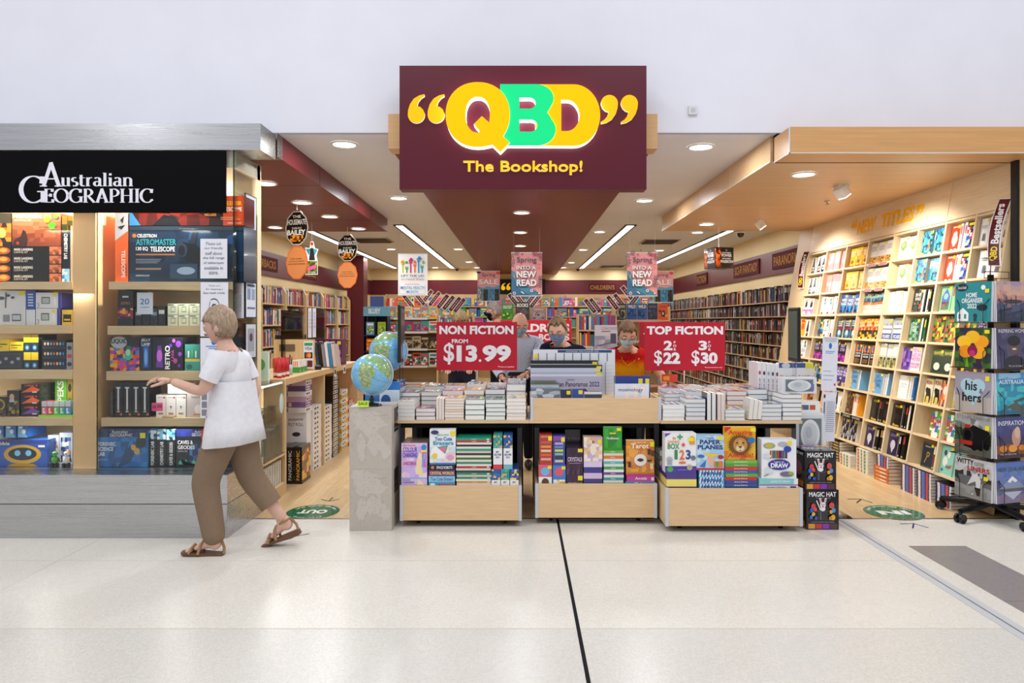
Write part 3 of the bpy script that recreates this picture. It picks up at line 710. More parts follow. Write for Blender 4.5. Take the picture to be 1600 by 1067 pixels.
def sale(seed):
    it = [('r', 0, 0, 1, 1, 'E79A9A'), ('t', 'Spring', .2, .78, .8, .93, '2B3A52', .005), ('t', 'SALE', .07+.01, .555-.008, .93+.01, .72-.008, '2B3A52', .02), ('t', 'SALE', .07, .555, .93, .72, 'F4F2F0', .02),
      ('p', [(0, .5), (.25, .44), (.45, .50), (.7, .46), (1, .53), (1, 0), (0, 0)], '5F9FBE'), ('p', [(0, .36), (1, .42), (1, 0), (0, 0)], '4F8FAE'),
      ('c', .92, .93, .08, .05, 'D8485C'), ('c', .06, .95, .1, .04, '2B3A52')]
    for k, (c, p) in enumerate((('8A8A80', ['56685A', '8A928A', 'B8BCB4']), ('1E1C18', ['2A2620', '4A4028', '16140F']), ('4A8AB0', ['3A7AA8', '5A9ABE', '2A5A88']), ('2A2420', ['1E1A1A', '38302A', '504438']))):
        it += [('m', .02+.25*k, .03, .22+.25*k, .40, 5, 8, p, seed+k)]
    return it
hang('pink SPRING SALE poster left of the central spring read poster', 746, 423, 781, 471, 12.8, sale(5), zc=2.80)
hang('pink SPRING SALE poster half hidden behind the right spring read poster', 1014, 423, 1052, 473, 12.8, sale(9))
# --- decagon pairs hanging under the left soffit
def disc_pair(label, cx, d, ya, yb, yc, yd, zc, rz):
    zt = wz(ya, d); t = thing('hanging_sign', label, 'hanging sign', (wx(cx, d), d, zc), (0, 0, rz))
    for (p, q, c, edge, its) in ((ya, yb, '1C1712', 'B8B0A0', 'dark'), (yc, yd, 'D98A52', 'E26A2A', 'orange')):
        z1 = wz(p, d)-zc; z0_ = wz(q, d)-zc; h = (z1-z0_)/2; zc_ = (z0_+z1)/2; w = h*.82
        pts = [(w*math.sin(2*PI*(i+.5)/10), zc_+h*math.cos(2*PI*(i+.5)/10)/math.cos(PI/10)) for i in range(10)]
        b = MB(); f_ = Fr((0, -.004, 0), (1, 0, 0), (0, 0, 1), 1, 1)
        b.shape(f_, [orient(pts)], edge, 'gloss', 0, .008, edge); f2 = Fr((0, .004, 0), (-1, 0, 0), (0, 0, 1), 1, 1); b.shape(f2, [orient([(-x, y) for x, y in pts])], edge, 'gloss')
        pin = [(x*.92, zc_+(y-zc_)*.93) for x, y in pts]; b.shape(f_, [orient(pin)], c, 'gloss', .0004)
        f3 = Fr((-w, -.0045, zc_-h), (1, 0, 0), (0, 0, 1), 2*w, 2*h)
        if its == 'dark':
            b.art(f3, [('m', .22, .10, .78, .30, 6, 4, ['C86A1A', '7A3A12', 'E09A30', '2A1A10'], 4), ('t', 'THE', .32, .80, .68, .88, 'D8D4CC', .02), ('t', 'HOUSEMATE', .10, .60, .90, .76, 'D8D4CC', .02), ('t', 'SARAH', .3, .47, .7, .53, 'C8C0B0', .01), ('t', 'BAILEY', .10, .30, .88, .45, 'E8E4DC', .025)], 'gloss')
        else:
            b.art(f3, [('t', 'THREE WOMEN...', .2, .60, .78, .64, '5A3018', .01), ('t', 'ONE DEAD, ONE MISSING,', .14, .52, .86, .56, '5A3018', .01), ('t', 'ONE ACCUSED OF MURDER', .12, .44, .88, .48, '5A3018', .01)], 'gloss')
        b.build('disc', t)
    b = MB(); b.tube([(0, 0, 0), (0, 0, wz(ya, d)-zc+.01)], .003, 'E0E0E0', 'plastic', 5); b.build('cord', t)
    b = MB(); b.tube([(0, 0, wz(yb, d)-zc-.01), (0, 0, wz(yc, d)-zc+.01)], .003, 'E0E0E0', 'plastic', 5); b.build('link', t)
disc_pair('nearer pair of hanging discs, dark over orange, under the maroon soffit', 464, 7.05, 330, 383, 385, 436, 2.77, -.35)
disc_pair('farther pair of hanging discs, dark over orange, under the maroon soffit', 543, 9.1, 366.5, 408, 409.5, 450, 2.77, -.15)
# cut-out figure hanger: plain generic picture
d = 8.7; t = thing('hanging_sign', 'cut-out card hanger with small winged figure between the two disc pairs', 'hanging sign', (wx(487, d), d, 2.77))
zb = wz(429, d)-2.77; zt = wz(376, d)-2.77; h = zt-zb; w = .17
b = MB(); f_ = Fr((-w/2, 0, zb), (1, 0, 0), (0, 0, 1), w, h)
sil = [(.05, 0), (.95, 0), (.95, .40), (.85, .55), (1., .75), (.75, .78), (.62, .98), (.42, .98), (.34, .78), (0, .80), (.12, .55), (.1, .42)]
b.shape(f_, [orient(sil)], 'F0EEE8', 'gloss', 0, .004); b.shape(Fr((w/2, .004, zb), (-1, 0, 0), (0, 0, 1), w, h), [orient([(1-x, y) for x, y in sil])], 'E8E4DC', 'gloss')
b.art(f_, [('r', .08, .02, .92, .40, '4A5A2A'), ('m', .1, .1, .9, .4, 6, 5, ['6A7A2A', 'A8B83A', '3A4A20', '8A3A2A'], 3), ('c', .52, .9, .10, .06, 'C8402A'), ('c', .52, .82, .08, .05, 'E8C0A0'), ('p', [(.4, .78), (.64, .78), (.75, .42), (.3, .42)], '2A2A2E'), ('p', [(.62, .76), (.95, .74), (.72, .56)], '3A9AA0'), ('p', [(.4, .76), (.05, .76), (.3, .56)], '3A8A9A'), ('p', [(.15, .2), (.8, .3), (.85, .2), (.2, .1)], 'E05A8A'), ('t', 'OUT NOW', .2, .03, .8, .09, 'E8E4D0', .01)], 'gloss')
b.build('card', t); b = MB(); b.tube([(0, .002, zt), (0, .002, 0)], .002, 'DDDDDD', n=5); b.build('cord', t)
# black cube hanger on the right
d = 9.0; t = thing('hanging_sign', 'black and orange UNTAMED POWER cube hanging behind the timber soffit', 'hanging sign', (wx(1123, d), d, wz(420, d)), (0, 0, .25))
s_ = .27; b = MB(); b.box(-s_/2, s_/2, -s_/2, s_/2, 0, s_, '17161A', 'gloss', top='E6E2DA')
for o, u in (((-s_/2, -s_/2, 0), (1, 0, 0)), ((-s_/2, s_/2, 0), (0, -1, 0))):
    b.k = 0; b.art(Fr(o, u, (0, 0, 1), s_, s_), [('m', .0, .05, .34, .95, 5, 9, ['D2501A', 'E87A2A', '8A2A12', '2A1612'], 5), ('c', .62, .86, .06, .06, '6A6A72'), ('t', 'UNTAMED', .38, .70, .86, .77, 'E8E4E0', .02), ('t', 'POWER', .36, .54, .90, .68, 'F2EEEA', .03), ('t', 'UNTAMED', .38, .42, .86, .49, 'E8E4E0', .02), ('t', 'PASSION', .30, .25, .96, .39, 'F2EEEA', .03)], 'gloss')
b.build('card_cube', t); b = MB(); b.tube([(0, 0, s_), (0, 0, HC-wz(420, d))], .003, 'E8E8E8', n=5); b.build('cord', t)
# --- section names on the maroon bands
def band_sign(label, txt, wall, a, z, L, h=.13):
    # wall: 'r' right, 'l' left, 'b' back; a = position along the wall of the left end as read
    if wall == 'r': fr_ = Fr((4.0, a, z), (0, -1, 0), (0, 0, 1), L, h)
    elif wall == 'l': fr_ = Fr((-4.0, a, z), (0, 1, 0), (0, 0, 1), L, h)
    else: fr_ = Fr((a, YB-.05, z), (1, 0, 0), (0, 0, 1), L, h)
    t = thing('section_sign', label, 'sign', fr_.o)
    b = MB(); q = [fr_.p(x, y, k)-fr_.o for k in (-.018, 0) for x, y in ((-.06, -.3), (1.06, -.3), (1.06, 1.35), (-.06, 1.35))]
    b.add(q, [(4, 5, 6, 7), (3, 2, 1, 0), (0, 1, 5, 4), (2, 3, 7, 6), (1, 2, 6, 5), (3, 0, 4, 7)], '54222A', 'matte'); b.build('backing', t)
    b = MB(); f2 = Fr((0, 0, 0), fr_.u, fr_.v, L, h); b.text(f2, txt, 0, 0, 1, 1, 'A87C38', .012, 'matte', .001); b.build('lettering', t)
band_sign('PARANORMAL section sign in gold letters on the right maroon band', 'PARANORMAL', 'r', 10.75, 2.37, 1.15, .15)
band_sign('SCI-FI FANTASY section sign in gold letters on the right maroon band', 'SCI-FI FANTASY', 'r', 12.7, 2.36, 1.2, .15)
band_sign('FICTION section sign in gold letters on the right maroon band', 'FICTION', 'r', 15.4, 2.36, .75, .15)
band_sign('CHILDRENS section sign in gold letters on the back maroon band', "CHILDREN'S", 'b', wx(922, YB), 2.38, .66, .12)
band_sign("MEN'S PAPERBACKS section sign in gold letters on the left maroon band", "MEN'S PAPERBACKS", 'l', 9.7, 2.36, 1.5, .13)
band_sign('REFERENCE section sign in gold letters on the left maroon band', 'REFERENCE', 'l', 12.4, 2.36, 1.0, .13)
x = wx(783, YB); t = thing('shop_sign', 'small black sign with yellow quotation marks on the back wall', 'sign', (x, YB-.06, 2.20))
b = MB(); b.box(-.15, 1.2, 0, .028, 0, .46, '0C0A0A', 'satin'); b.build('panel', t)
b = MB(); f_ = Fr((0, -.001, .2), (1, 0, 0), (0, 0, 1), 1, 1)
for q in (0, .14): b.shape(f_, [orient([(q+.06+x_*.0012, .02-y_*.0012) for x_, y_ in quote(0, 0, False)])], 'FFC81E', 'sign_emit', .001)
b.text(f_, 'QBD', .32, -.10, 1.0, .14, 'FFC81E', .04, 'sign_emit', .001); b.build('lettering', t)
# --- floor stickers
def floor_sticker(label, px, py, r, word, col, back):
    d = F*1.5/(py-503); t = thing('floor_sticker', label, 'floor sticker', (wx(px, d), d, .0))
    b = MB(); b.lathe([(r, 0), (r, .0012)], col, 'gloss', 40, smooth=False)
    u, v = ((-1, 0, 0), (0, -1, 0)) if back else ((1, 0, 0), (0, 1, 0))
    f_ = Fr((0, 0, .0013), u, v, r, r)
    b.text(f_, word, -.55, -.26, .55, .26, 'F4F6F2', .05, 'gloss')
    for s_, tx in ((1, 'STAY SAFE'), (-1, 'KEEP 1.5 METRES APART')):
        for i, ch in enumerate(tx):
            if ch == ' ': continue
            st = .155 if s_ == 1 else .115
            a = (PI/2-(i-(len(tx)-1)/2)*st) if s_ == 1 else (-PI/2+(i-(len(tx)-1)/2)*st)
            U = Vector(u); V = Vector(v); c, n_ = math.cos(a), math.sin(a)
            U2 = (U*n_-V*c)*s_; V2 = (U*c+V*n_)*s_; ctr = Vector((0, 0, .0013))+(U*c+V*n_)*r*.83
            g = Fr(ctr, U2, V2, r, r); b.text(g, ch, -.04, -.05, .04, .05, 'F4F6F2', .03, 'gloss', .0005)
    b.build('disc', t)
floor_sticker('green round OUT floor sticker in the left doorway', 489, 799.5, .205, 'OUT', '1F6B46', True)
floor_sticker('green round IN floor sticker in the right doorway', 1396, 801, .215, 'IN', '2A7550', True)
def chevron(label, px, py, L, col, ang):
    d = F*1.5/(py-503); b = MB(); f_ = Fr((0, 0, 0), (math.cos(ang), math.sin(ang), 0), (-math.sin(ang), math.cos(ang), 0), L, L)
    for pts in ([(0, 0), (.06, 0), (-.47, .40), (-.53, .36)], [(0, 0), (.06, 0), (.53, .36), (.47, .40)], [(-.0, .02), (.06, .02), (.06, .8), (0, .8)]):
        b.poly(f_, pts, col, 'matte', .0014)
    tag(b.build('floor_arrow', None, (wx(px, d), d, 0)), label, 'floor arrow')
chevron('black arrow on the timber floor by the OUT sticker', 513, 783, .15, '22222A', .0)
chevron('black arrow on the pale floor in front of the OUT sticker', 461, 838, .16, '22222A', .0)
chevron('thin black arrow on the timber floor by the IN sticker', 1347, 780, .19, '2A2A30', PI*.78)
chevron('blue arrow on the pale floor in front of the IN sticker', 1429, 818, .18, '27407A', PI*.82)
# ================================================================ goods in the left shop window
for x in (-5.6, -4.6, -3.6, -2.6):
    lamp('window_fill_light', 'AREA', (x, 4.965, 2.60), 24, (1, .94, .84), .06, (.30, 0, 0))  # fill lamps added behind the glass to brighten the display
for (x, z) in ((-3.2, 1.73), (-2.45, 1.73), (-3.6, 1.41), (-2.5, 1.41), (-3.4, 1.08), (-2.5, 1.08), (-3.5, .74), (-2.5, .74), (-3.4, 2.2), (-2.4, 2.2)):
    lamp('shelf_fill_light', 'AREA', (x, 4.99, z-.025), .8, (1, .95, .85), .20)  # small added fill lamps, no fittings on the shelves
b = MB(); b.box(wx(115, 4.97), wx(150, 4.97), 4.965, 5.42, .435, 2.62, 'F4CC96', 'paint'); struct(b, 'trim_16')
ZS = {}
for side, xa, xb, ys in (('left', -90, 113, ((440, 452), (508, 521), (578, 592), (652, 665))), ('right', 176, 345, ((440, 452), (509, 523), (580, 594), (653, 666)))):
    ZS[side] = [wz(a, 4.985) for a, c in ys]+[.436]
    nm = ['top', 'second', 'third', 'fourth']
    for i, (a, c) in enumerate(ys):
        x0 = wx(xa if side == 'left' else (170, 168, 166, 158)[i], 4.985); x1 = wx(xb, 4.985) if side == 'left' else -2.11
        bb = MB(); z1 = wz(a, 4.985); bb.box(x0, x1, 4.985, 5.42, wz(c, 4.985), z1-.0005, 'DCC39A', 'woodx'); o = bb.build('shelf_board')
        tag(o, f'pale timber {nm[i]} shelf in the {side} half of the left shop window', 'shelf')
def row(side, i, items, d=5.03):
    for it in items:
        x0, x1, yt, dep, col, lab, art = it[:7]; kw = it[7] if len(it) > 7 else {}
        dd = kw.pop('d', d); z0 = ZS[side][i]+kw.pop('dz', 0); h = kw.pop('h', None) or wz(yt, dd)-z0
        cat = kw.pop('cat', 'box'); nm = kw.pop('nm', 'box'); w = (x1-x0)*dd/F
        carton(nm, lab, cat, ((wx(x0, dd)+wx(x1, dd))/2, dd+dep/2, z0), w, h, dep, col, front=art, **kw)
MARS = [('m', 0, 0, 1, 1, 9, 8, ['7A3A22', '8E4A2A', 'A65C36', 'B8714A', 'C89070'], 3, 1), ('p', [(0, 0), (.3, 0), (.32, .2), (.28, .45), (.22, .5), (.18, .3), (.05, .2)], '3A2018'), ('t', 'MARS LANDING', .04, .84, .62, .95, 'F0E4D8', .01), ('t', 'SURVIVAL KIT', .04, .75, .40, .82, 'E0C8B0', .005), ('c', .72, .8, .06, .09, 'F0D020'), ('c', .82, .62, .08, .11, '5AB02A'), ('c', .90, .9, .05, .07, '7AC040'), ('c', .12, .09, .03, .05, 'C83020')]
MARSE = [('r', 0, 0, 1, 1, '15120F'), ('t', 'MARS LANDING', .04, .50, .42, .78, 'F0E8E0', .015), ('t', 'SURVIVAL KIT', .04, .22, .32, .44, 'D0C0B0', .005), ('m', .76, .05, 1, .95, 4, 3, ['8E4A2A', 'C07048', 'A0573A', '6A3A24'], 5)]
VOLC = [('r', 0, 0, 1, 1, '16120E'), ('c', .6, .5, .35, .40, 'C85A1A'), ('c', .62, .55, .2, .24, 'F0B040'), ('r', .1, .04, .25, .14, '3A8AD0'), ('r', .3, .04, .45, .14, 'E8E030')]
h14 = 14*5.03/F
for k in range(4):
    row('left', 0, [(19, 96, 0, .26, '17130F', 'black rocky planet kit box, %s from bottom under the big picture kit' % ORD[k], MARSE, dict(dz=k*h14, h=h14-.001, group='flat planet kit boxes')),
                    (-14, 17.5, 0, .26, '17130F', 'black volcano kit box, %s from bottom at left edge of window' % ORD[k], VOLC, dict(dz=k*h14, h=h14-.001, group='volcano kit boxes'))])
row('left', 0, [(19, 95, 333, .26, '8E4A2A', 'large kit box with red planet landscape on top of the flat kits', MARS, dict(dz=4*h14)),
  (-14, 17.5, 333, .26, '1A1410', 'large kit box with glowing eruption at the left edge', [('m', 0, 0, 1, .7, 4, 5, ['3A2210', 'E09028', 'C86018', '241A12'], 8), ('c', .55, .4, .2, .15, 'F8D060'), ('m', 0, .7, 1, 1, 3, 2, ['2A2A24', '46402E'], 2)], dict(dz=4*h14)),
  (97, 109, 361, .26, '15181E', 'upright black chemistry lab box beside the flat kits', [('t', 'CHEMISTRY LAB', .25, .45, .7, .95, 'F0F0F0', .01, -90), ('m', 0, 0, 1, .26, 3, 4, ['3A8AC8', '90C8E8', 'D8E8F0'], 3)]),
  (110, 113.5, 350, .26, 'B8A890', 'thin pale box upright beside the chemistry lab box', []),
  (97, 105, 333, .24, 'C89040', 'small orange and green dinosaur box on the chemistry lab box, left', [('r', 0, .5, 1, 1, 'D88030'), ('r', 0, 0, 1, .5, '3A4A20')], dict(dz=(438-360.5)*5.03/F, h=.12)),
  (106, 113.5, 333, .24, 'C89040', 'small orange and green dinosaur box on the chemistry lab box, right', [('r', 0, .55, 1, 1, 'D88030'), ('r', 0, 0, 1, .5, '4A5A26')], dict(dz=(438-349.5)*5.03/F, h=.07))])
def wgadget(n):
    return [('r', .0, .0, 1, 1, 'E6E7EA'), ('t', n, .04, .05, .14, .35, '9A9A9E', 0), ('r', .22, .28, .55, .72, '3A3E46'), ('r', .25, .32, .52, .66, 'B8C0B8'), ('c', .75, .45, .05, .28, 'F4F4F4'), ('r', .68, .75, .80, .97, 'F2E020'), ('r', .88, 0, 1, 1, '3B3A9A')]
row('left', 1, [(-10, 40, 454, .2, 'E2E4E8', 'white weather station box at the left window edge', [('p', [(.35, .5), (.40, .5), (.42, .95), (.36, .95)], '6A6E74'), ('c', .25, .78, .1, .05, '4A4E54'), ('c', .45, .86, .08, .04, '4A4E54'), ('c', .6, .8, .06, .04, '5A5E64'), ('r', .3, .1, .5, .3, '8A9098'), ('r', .58, .12, .86, .32, '3A3E46'), ('r', .6, .15, .84, .29, 'C8D0D8'), ('r', .8, .86, .98, .98, 'F0E020')]),
  (56, 94, 482, .2, 'E6E7EA', 'white alarm clock box on the second shelf, below the other', wgadget('3'), dict(sides=dict(right='3B3A9A'))),
  (56, 96, 457, .18, 'E6E7EA', 'white alarm clock box on the second shelf, stacked above the other', wgadget('3'), dict(dz=(508-481.5)*5.03/F, sides=dict(right='3B3A9A'))),
  (41, 55, 454, .2, '2A50B0', 'blue and white box between the weather station and alarm clocks', [('r', 0, 0, 1, .45, 'E8EAEE')]+[('r', .2, .55+.08*i, .8, .59+.08*i, 'C8D8F0') for i in range(5)]),
  (97, 113, 484, .2, 'E8C020', 'yellow box with black lettering by the window pillar', [('r', .1, .2, .9, .7, '2A2410'), ('r', .2, .3, .8, .4, 'E8C020')])])
def ybox(yt): return [('r', 0, .55, 1, 1, 'EBC81A'), ('r', 0, 0, 1, .5, '1C2A3A'), ('c', .5, .25, .3, .15, '3A7AB0'), ('c', .5, .25, .16, .08, '8AC0E0')]
row('left', 2, [(-12, 36, 549, .22, '22262C', 'dark slate circuit toy tablet box on the third shelf', [('r', .1, .12, .92, .9, '3A3E46'), ('r', .14, .18, .88, .84, '2A2E36')]+[('c', .25+.2*i, .4+.2*(i % 2), .06, .09, '8A9098') for i in range(4)]),
  (-12, 14, 530, .2, 'E9C716', 'yellow boxed set on the slate tablet box, left', [('r', .1, .5, .9, .6, '4A4010'), ('r', .1, .3, .6, .36, '5A5010')], dict(dz=.14)),
  (15, 36, 534, .2, 'E9C716', 'yellow boxed set on the slate tablet box, right', [('r', .1, .55, .9, .66, '4A4010'), ('r', .1, .3, .6, .36, '5A5010')], dict(dz=.14))]
 + [(37+(i % 2)*11.7, 48.2+(i % 2)*11.7, 0, .2, '1C2024', 'yellow topped black box, %s of the four by the planets' % ('lower left', 'lower right', 'upper left', 'upper right')[i], ybox(0), dict(dz=(i//2)*27.5*5.03/F, h=27*5.03/F, group='yellow topped black boxes')) for i in range(4)]
 + [(66, 103, 0, .2, '161C2A', 'navy solar system set box, %s' % ('bottom of the stack of three', 'middle of the stack of three', 'top of the stack of three')[i], [('r', 0, .05, 1, .35, '242A38')]+[('c', .12+.13*j, .62, .045, .17, c) for j, c in enumerate(('C8A070', 'D8C090', '6A90B0', 'B86040', 'D0B080', '88B8C8', '4A70B0'))], dict(dz=i*15.5*5.03/F, h=15*5.03/F, group='navy solar system sets')) for i in range(3)]
 + [(104, 113, 535, .18, '9AA0A8', 'grey boxed gadget beside the solar system sets', [('c', .5, .8, .4, .08, '3A3A40'), ('c', .5, .5, .4, .08, 'C8404A'), ('c', .5, .2, .4, .08, '3A3A40')])])
def laser(c): return [('p', [(.0, .2), (.6, .8), (1, .5), (.9, .3)], c), ('t', 'LASER X', .2, .78, .9, .96, 'F06A40', .02), ('r', .6, .2, .85, .3, 'E8E0D8')]
row('left', 3, [(-12, 10, 620, .2, '241E22', 'dark game box with yellow badge at left edge of fourth shelf', [('c', .5, .6, .4, .3, 'B8A020'), ('c', .5, .6, .3, .2, '3A3228'), ('m', 0, 0, 1, .35, 5, 4, ['2A2A2E', '4A3A2E', '6A4A3A', '8A8A50'], 7)]),
  (11, 30, 610, .2, '2A2022', 'dark action toy box beside the badge box', [('m', 0, 0, 1, .6, 5, 5, ['2A2A2E', '5A4A2E', '3A2A2A', 'A09040'], 9), ('c', .4, .75, .2, .12, 'D8B090'), ('r', .2, .55, .6, .66, 'C8C8D0')])]
 + [(33, 62, 0, .18, '1A1619', 'black toy blaster box, %s' % ('bottom of three with purple toy', 'middle of three with orange toy', 'top of three with orange toy')[i], laser(('7A4AA8', 'F06A28', 'F0602A')[i]), dict(dz=i*17*5.03/F, h=16.5*5.03/F, group='toy blaster boxes')) for i in range(3)]
 + [(65+9.2*i, 73.5+9.2*i, 627, .08, c, 'small %s cased magnet set in green tray' % n, [('r', 0, .6, 1, 1, 'B8B8C0'), ('t', 'S.', .2, .1, .75, .5, 'F0F0F0', .03), ('r', 0, .56, 1, .6, '3A3A40')], dict(d=5.0, dz=.018)) for i, (c, n) in enumerate((('E0608A', 'pink'), ('D8483A', 'red'), ('5AB84A', 'green'), ('3AA090', 'teal'), ('4A90D0', 'blue')))]
 + [(60, 113, 648, .16, '8AD83A', 'lime green display tray of magnet sets', [], dict(nm='tray', cat='tray', d=4.99, h=.017)),
  (86, 104, 592, .12, '6AC03A', 'green magnet set box standing behind the tray', [('t', 'SPEKS', .2, .2, .75, .95, 'F4F8F0', .03, 90)], dict(d=5.17)),
  (105, 113, 592, .12, 'A8902A', 'olive and gold magnet set box by the pillar', [('c', .5, .75, .35, .12, '3A3020'), ('c', .5, .35, .35, .12, '5A8A3A')], dict(d=5.17))])
ROBO = [('r', 0, .85, 1, 1, '1A3A8A'), ('p', [(0, 0), (1, 0), (1, .5), (.6, .85), (0, .7)], '2A5AB8'), ('c', .55, .45, .34, .36, 'D8A828'), ('c', .55, .47, .26, .24, '16283E'), ('c', .46, .5, .055, .11, '7ACCF0'), ('c', .66, .5, .055, .11, '7ACCF0'), ('p', [(.36, .1), (.74, .1), (.84, -.0), (.26, .0)], 'C89A20'), ('c', .0, .3, .06, .15, 'D8A828'), ('t', 'bobbie', .02, .80, .32, .93, 'F0F4FA', .01), ('r', .84, .72, .96, .8, 'E8E0E8')]
row('left', 4, [(-12, 74, 687, .25, '2450A8', 'blue robot toy box with yellow robot face at the bottom left', ROBO, dict(sides=dict(right='2A60C0', top='3A70D0'))),
  (75, 92, 680, .22, 'D8DCE2', 'white robot kit box behind the small green robot', [('m', .1, .1, .9, .8, 4, 5, ['B8C8E0', '3A4A6A', 'E0E0E0', 'D08040'], 6)], dict(d=5.12)),
  (93, 113, 676, .22, 'C8D4E8', 'pale blue robot kit box by the window pillar', [('m', .1, .15, .9, .85, 5, 5, ['3A70C0', 'E0703A', 'F0F0F0', '2A3A5A', '90B0D8'], 7)], dict(d=5.12))]
 + [(x, x+15.5, 668, .2, '2A6AB8', 'blue and white upright robot box on the %s robot box' % n, [('p', [(0, 0), (1, 0), (.2, 1), (0, 1)], '70B8E0'), ('c', .6, .5, .2, .2, 'E8E8F0'), ('r', .1, .8, .5, .95, 'F0F0F4')], dict(dz=(730.5-687)*5.03/F+.005, d=5.05, h=.085, group='upright robot boxes')) for x, n in ((-10, 'big blue'), (9, 'big blue, second from left on'), (28, 'big blue, third from left on'))])
# little robot toys at the bottom of the left half
for px, c, lab in ((86, '4AA83A', 'small green and black robot toy standing by the robot boxes'), (104, 'D8DCE4', 'small white and blue robot toy standing by the window pillar')):
    d = 5.0; t = thing('toy_robot', lab, 'toy', (wx(px, d), d, .436))
    MB().ball((0, 0, .055), .026, .022, .03, c, 'gloss', 14, 9).build('body', t)
    hd = MB().ball((0, -.002, .10), .022, .02, .018, c, 'gloss', 14, 8).build('head', t)
    for s_ in (-1, 1):
        MB().ball((s_*.009, -.019, .103), .005, .004, .005, '101418', 'gloss', 8, 6).build('eye', t)
        MB().tube([(s_*.026, 0, .065), (s_*.036, -.006, .04)], .006, '22262C', 'plastic', 6).build('arm', t)
        MB().box(s_*.014-.008, s_*.014+.008, -.02, .014, 0, .03, '22262C', 'plastic').build('foot', t)
# --- right half
TEL = [('r', 0, 0, 1, 1, '15283E'), ('m', 0, 0, 1, .9, 10, 5, ['16283C', '1A3048', '1C3852', '14243A'], 4), ('r', 0, .93, 1, 1, '2E3A48'),
  ('t', 'CELESTRON', .07, .80, .24, .86, 'F0F0F0', .02), ('c', .045, .83, .018, .035, 'E87A2A'), ('t', 'ASTROMASTER', .06, .66, .41, .77, '2FA0A8', .02), ('t', '130 EQ', .06, .555, .165, .63, 'F0F4F4', .02), ('t', 'TELESCOPE', .185, .545, .40, .635, 'F4F6F6', .02),
  ('r', .06, .48, .40, .505, 'B8703A'), ('r', .06, .40, .28, .41, '8A949E'), ('r', .06, .37, .27, .38, '8A949E'), ('r', .06, .34, .25, .35, '8A949E'), ('r', .06, .22, .28, .25, '9A7A5A'), ('t', 'celestron.com', .06, .10, .18, .14, 'C8CCD0', .01),
  ('p', [(.43, .50), (.47, .72), (.58, .66), (.80, .34), (.74, .22), (.54, .36)], '0C1016'), ('c', .465, .57, .045, .13, '2A3440'), ('c', .46, .565, .03, .09, '10161E'), ('p', [(.53, .70), (.56, .92), (.60, .90), (.58, .68)], '1A222C'), ('p', [(.70, .5), (.96, .2), (.92, .12), (.66, .4)], '1E2832'), ('c', .90, .76, .05, .09, '1E4480'), ('r', .36, .06, .60, .32, '2A4058'), ('c', .5, .2, .08, .07, '8AA0B8')]
row('right', 0, [(202, 381, 353.5, .24, '1A3048', 'big dark blue telescope box with teal lettering on the top shelf', TEL, dict(sides=dict(top='3A4652'))),
  (180, 200, 333, .26, 'E8662A', 'upright orange telescope box at the left of top shelf', [('r', 0, .74, 1, 1, 'C8C8CC'), ('p', [(0, .6), (1, .74), (1, .8), (0, .8)], 'C8C8CC'), ('p', [(.4, .9), (.7, .96), (.6, .85)], '2A2A30'), ('p', [(.2, .8), (.8, .83), (.5, .76)], '2A2A30'), ('t', 'TELESCOPE', .50, .06, .80, .46, 'F8E8D8', .02, -90), ('t', 'CELESTRON', .82, .08, .92, .26, '3A1A10', .01, -90)]),
  (202, 381, 306, .20, '5A1E16', 'dark red and orange telescope box on top of the blue telescope box', [('m', 0, 0, .85, 1, 10, 3, ['2A1412', '4A1A14', '6A2218', '38201C'], 4), ('p', [(.0, 0), (.10, 0), (.02, .45), (0, .5)], '3A8AC0'), ('p', [(.2, 0), (.45, 0), (.4, .3), (.3, .36)], '18181C'), ('r', .82, 0, 1, 1, 'C84A20'), ('t', 'STARSEEKER', .72, .68, .985, .82, 'F0B030', .02), ('t', 'TELESCOPE', .78, .48, .985, .62, 'F8EEE4', .02), ('t', 'INCLUDES', .66, .32, .76, .40, 'E89A4A', .01), ('r', .8, .2, .97, .22, 'E8A880'), ('r', .8, .26, .95, .28, 'E8A880'), ('t', 'celestron.com', .86, .06, .98, .12, 'F0D0C0', 0)], dict(dz=(440-353)*5.03/F+.006))])
sm = ['15171A', '22262A', '2A2C30', '1E2226']
row('right', 1, [(184, 208, 454, .2, '14161A', 'tall black box with flame landscape at the left of second shelf', [('m', .0, .2, 1, .5, 6, 4, ['3A1A40', 'C85A2A', '8A2A3A', 'E89A40', '241A30'], 5), ('r', .3, .8, .7, .85, 'C8C8C8'), ('t', 'ASTRO', .2, .6, .8, .68, 'D08A40', .0)]),
  (214, 238, 453, .01, 'DDE4F2', 'white notice reading 20 on the second shelf of right half', [('t', '20', .2, .45, .8, .72, '3A78C0', .01), ('r', .25, .3, .8, .34, '8AA8D0')], dict(nm='notice_card', cat='notice', dz=.085, h=.16, d=5.02))]
 + [(211+12*i, 222+12*i, 482-4*(i % 2), .18, sm[i], 'small black gadget box, %s from left on the second shelf' % ORD[i], [('r', .1, .6, .9, .8, ('A0A4A8', 'B87A3A', '6A90B0', 'C8C8C0')[i]), ('m', .2, .1, .8, .5, 3, 3, sm, i)], dict(group='small black gadget boxes')) for i in range(4)]
 + [(262+17*(i % 3), 278+17*(i % 3), 0, .16, 'C9CDB4', 'pale green gauge box, %s' % ('lower left', 'lower middle', 'lower right', 'upper left', 'upper middle', 'upper right')[i], [('r', .3, .2, .75, .75, '8A947A'), ('r', .35, .3, .7, .65, 'C8D0B0'), ('r', .05, .85, .6, .93, '5A6250'), ('r', .7, .8, .95, .95, 'E8E8E8')], dict(dz=(i//3)*17.5*5.03/F, h=17*5.03/F, group='pale green gauge boxes')) for i in range(6)])
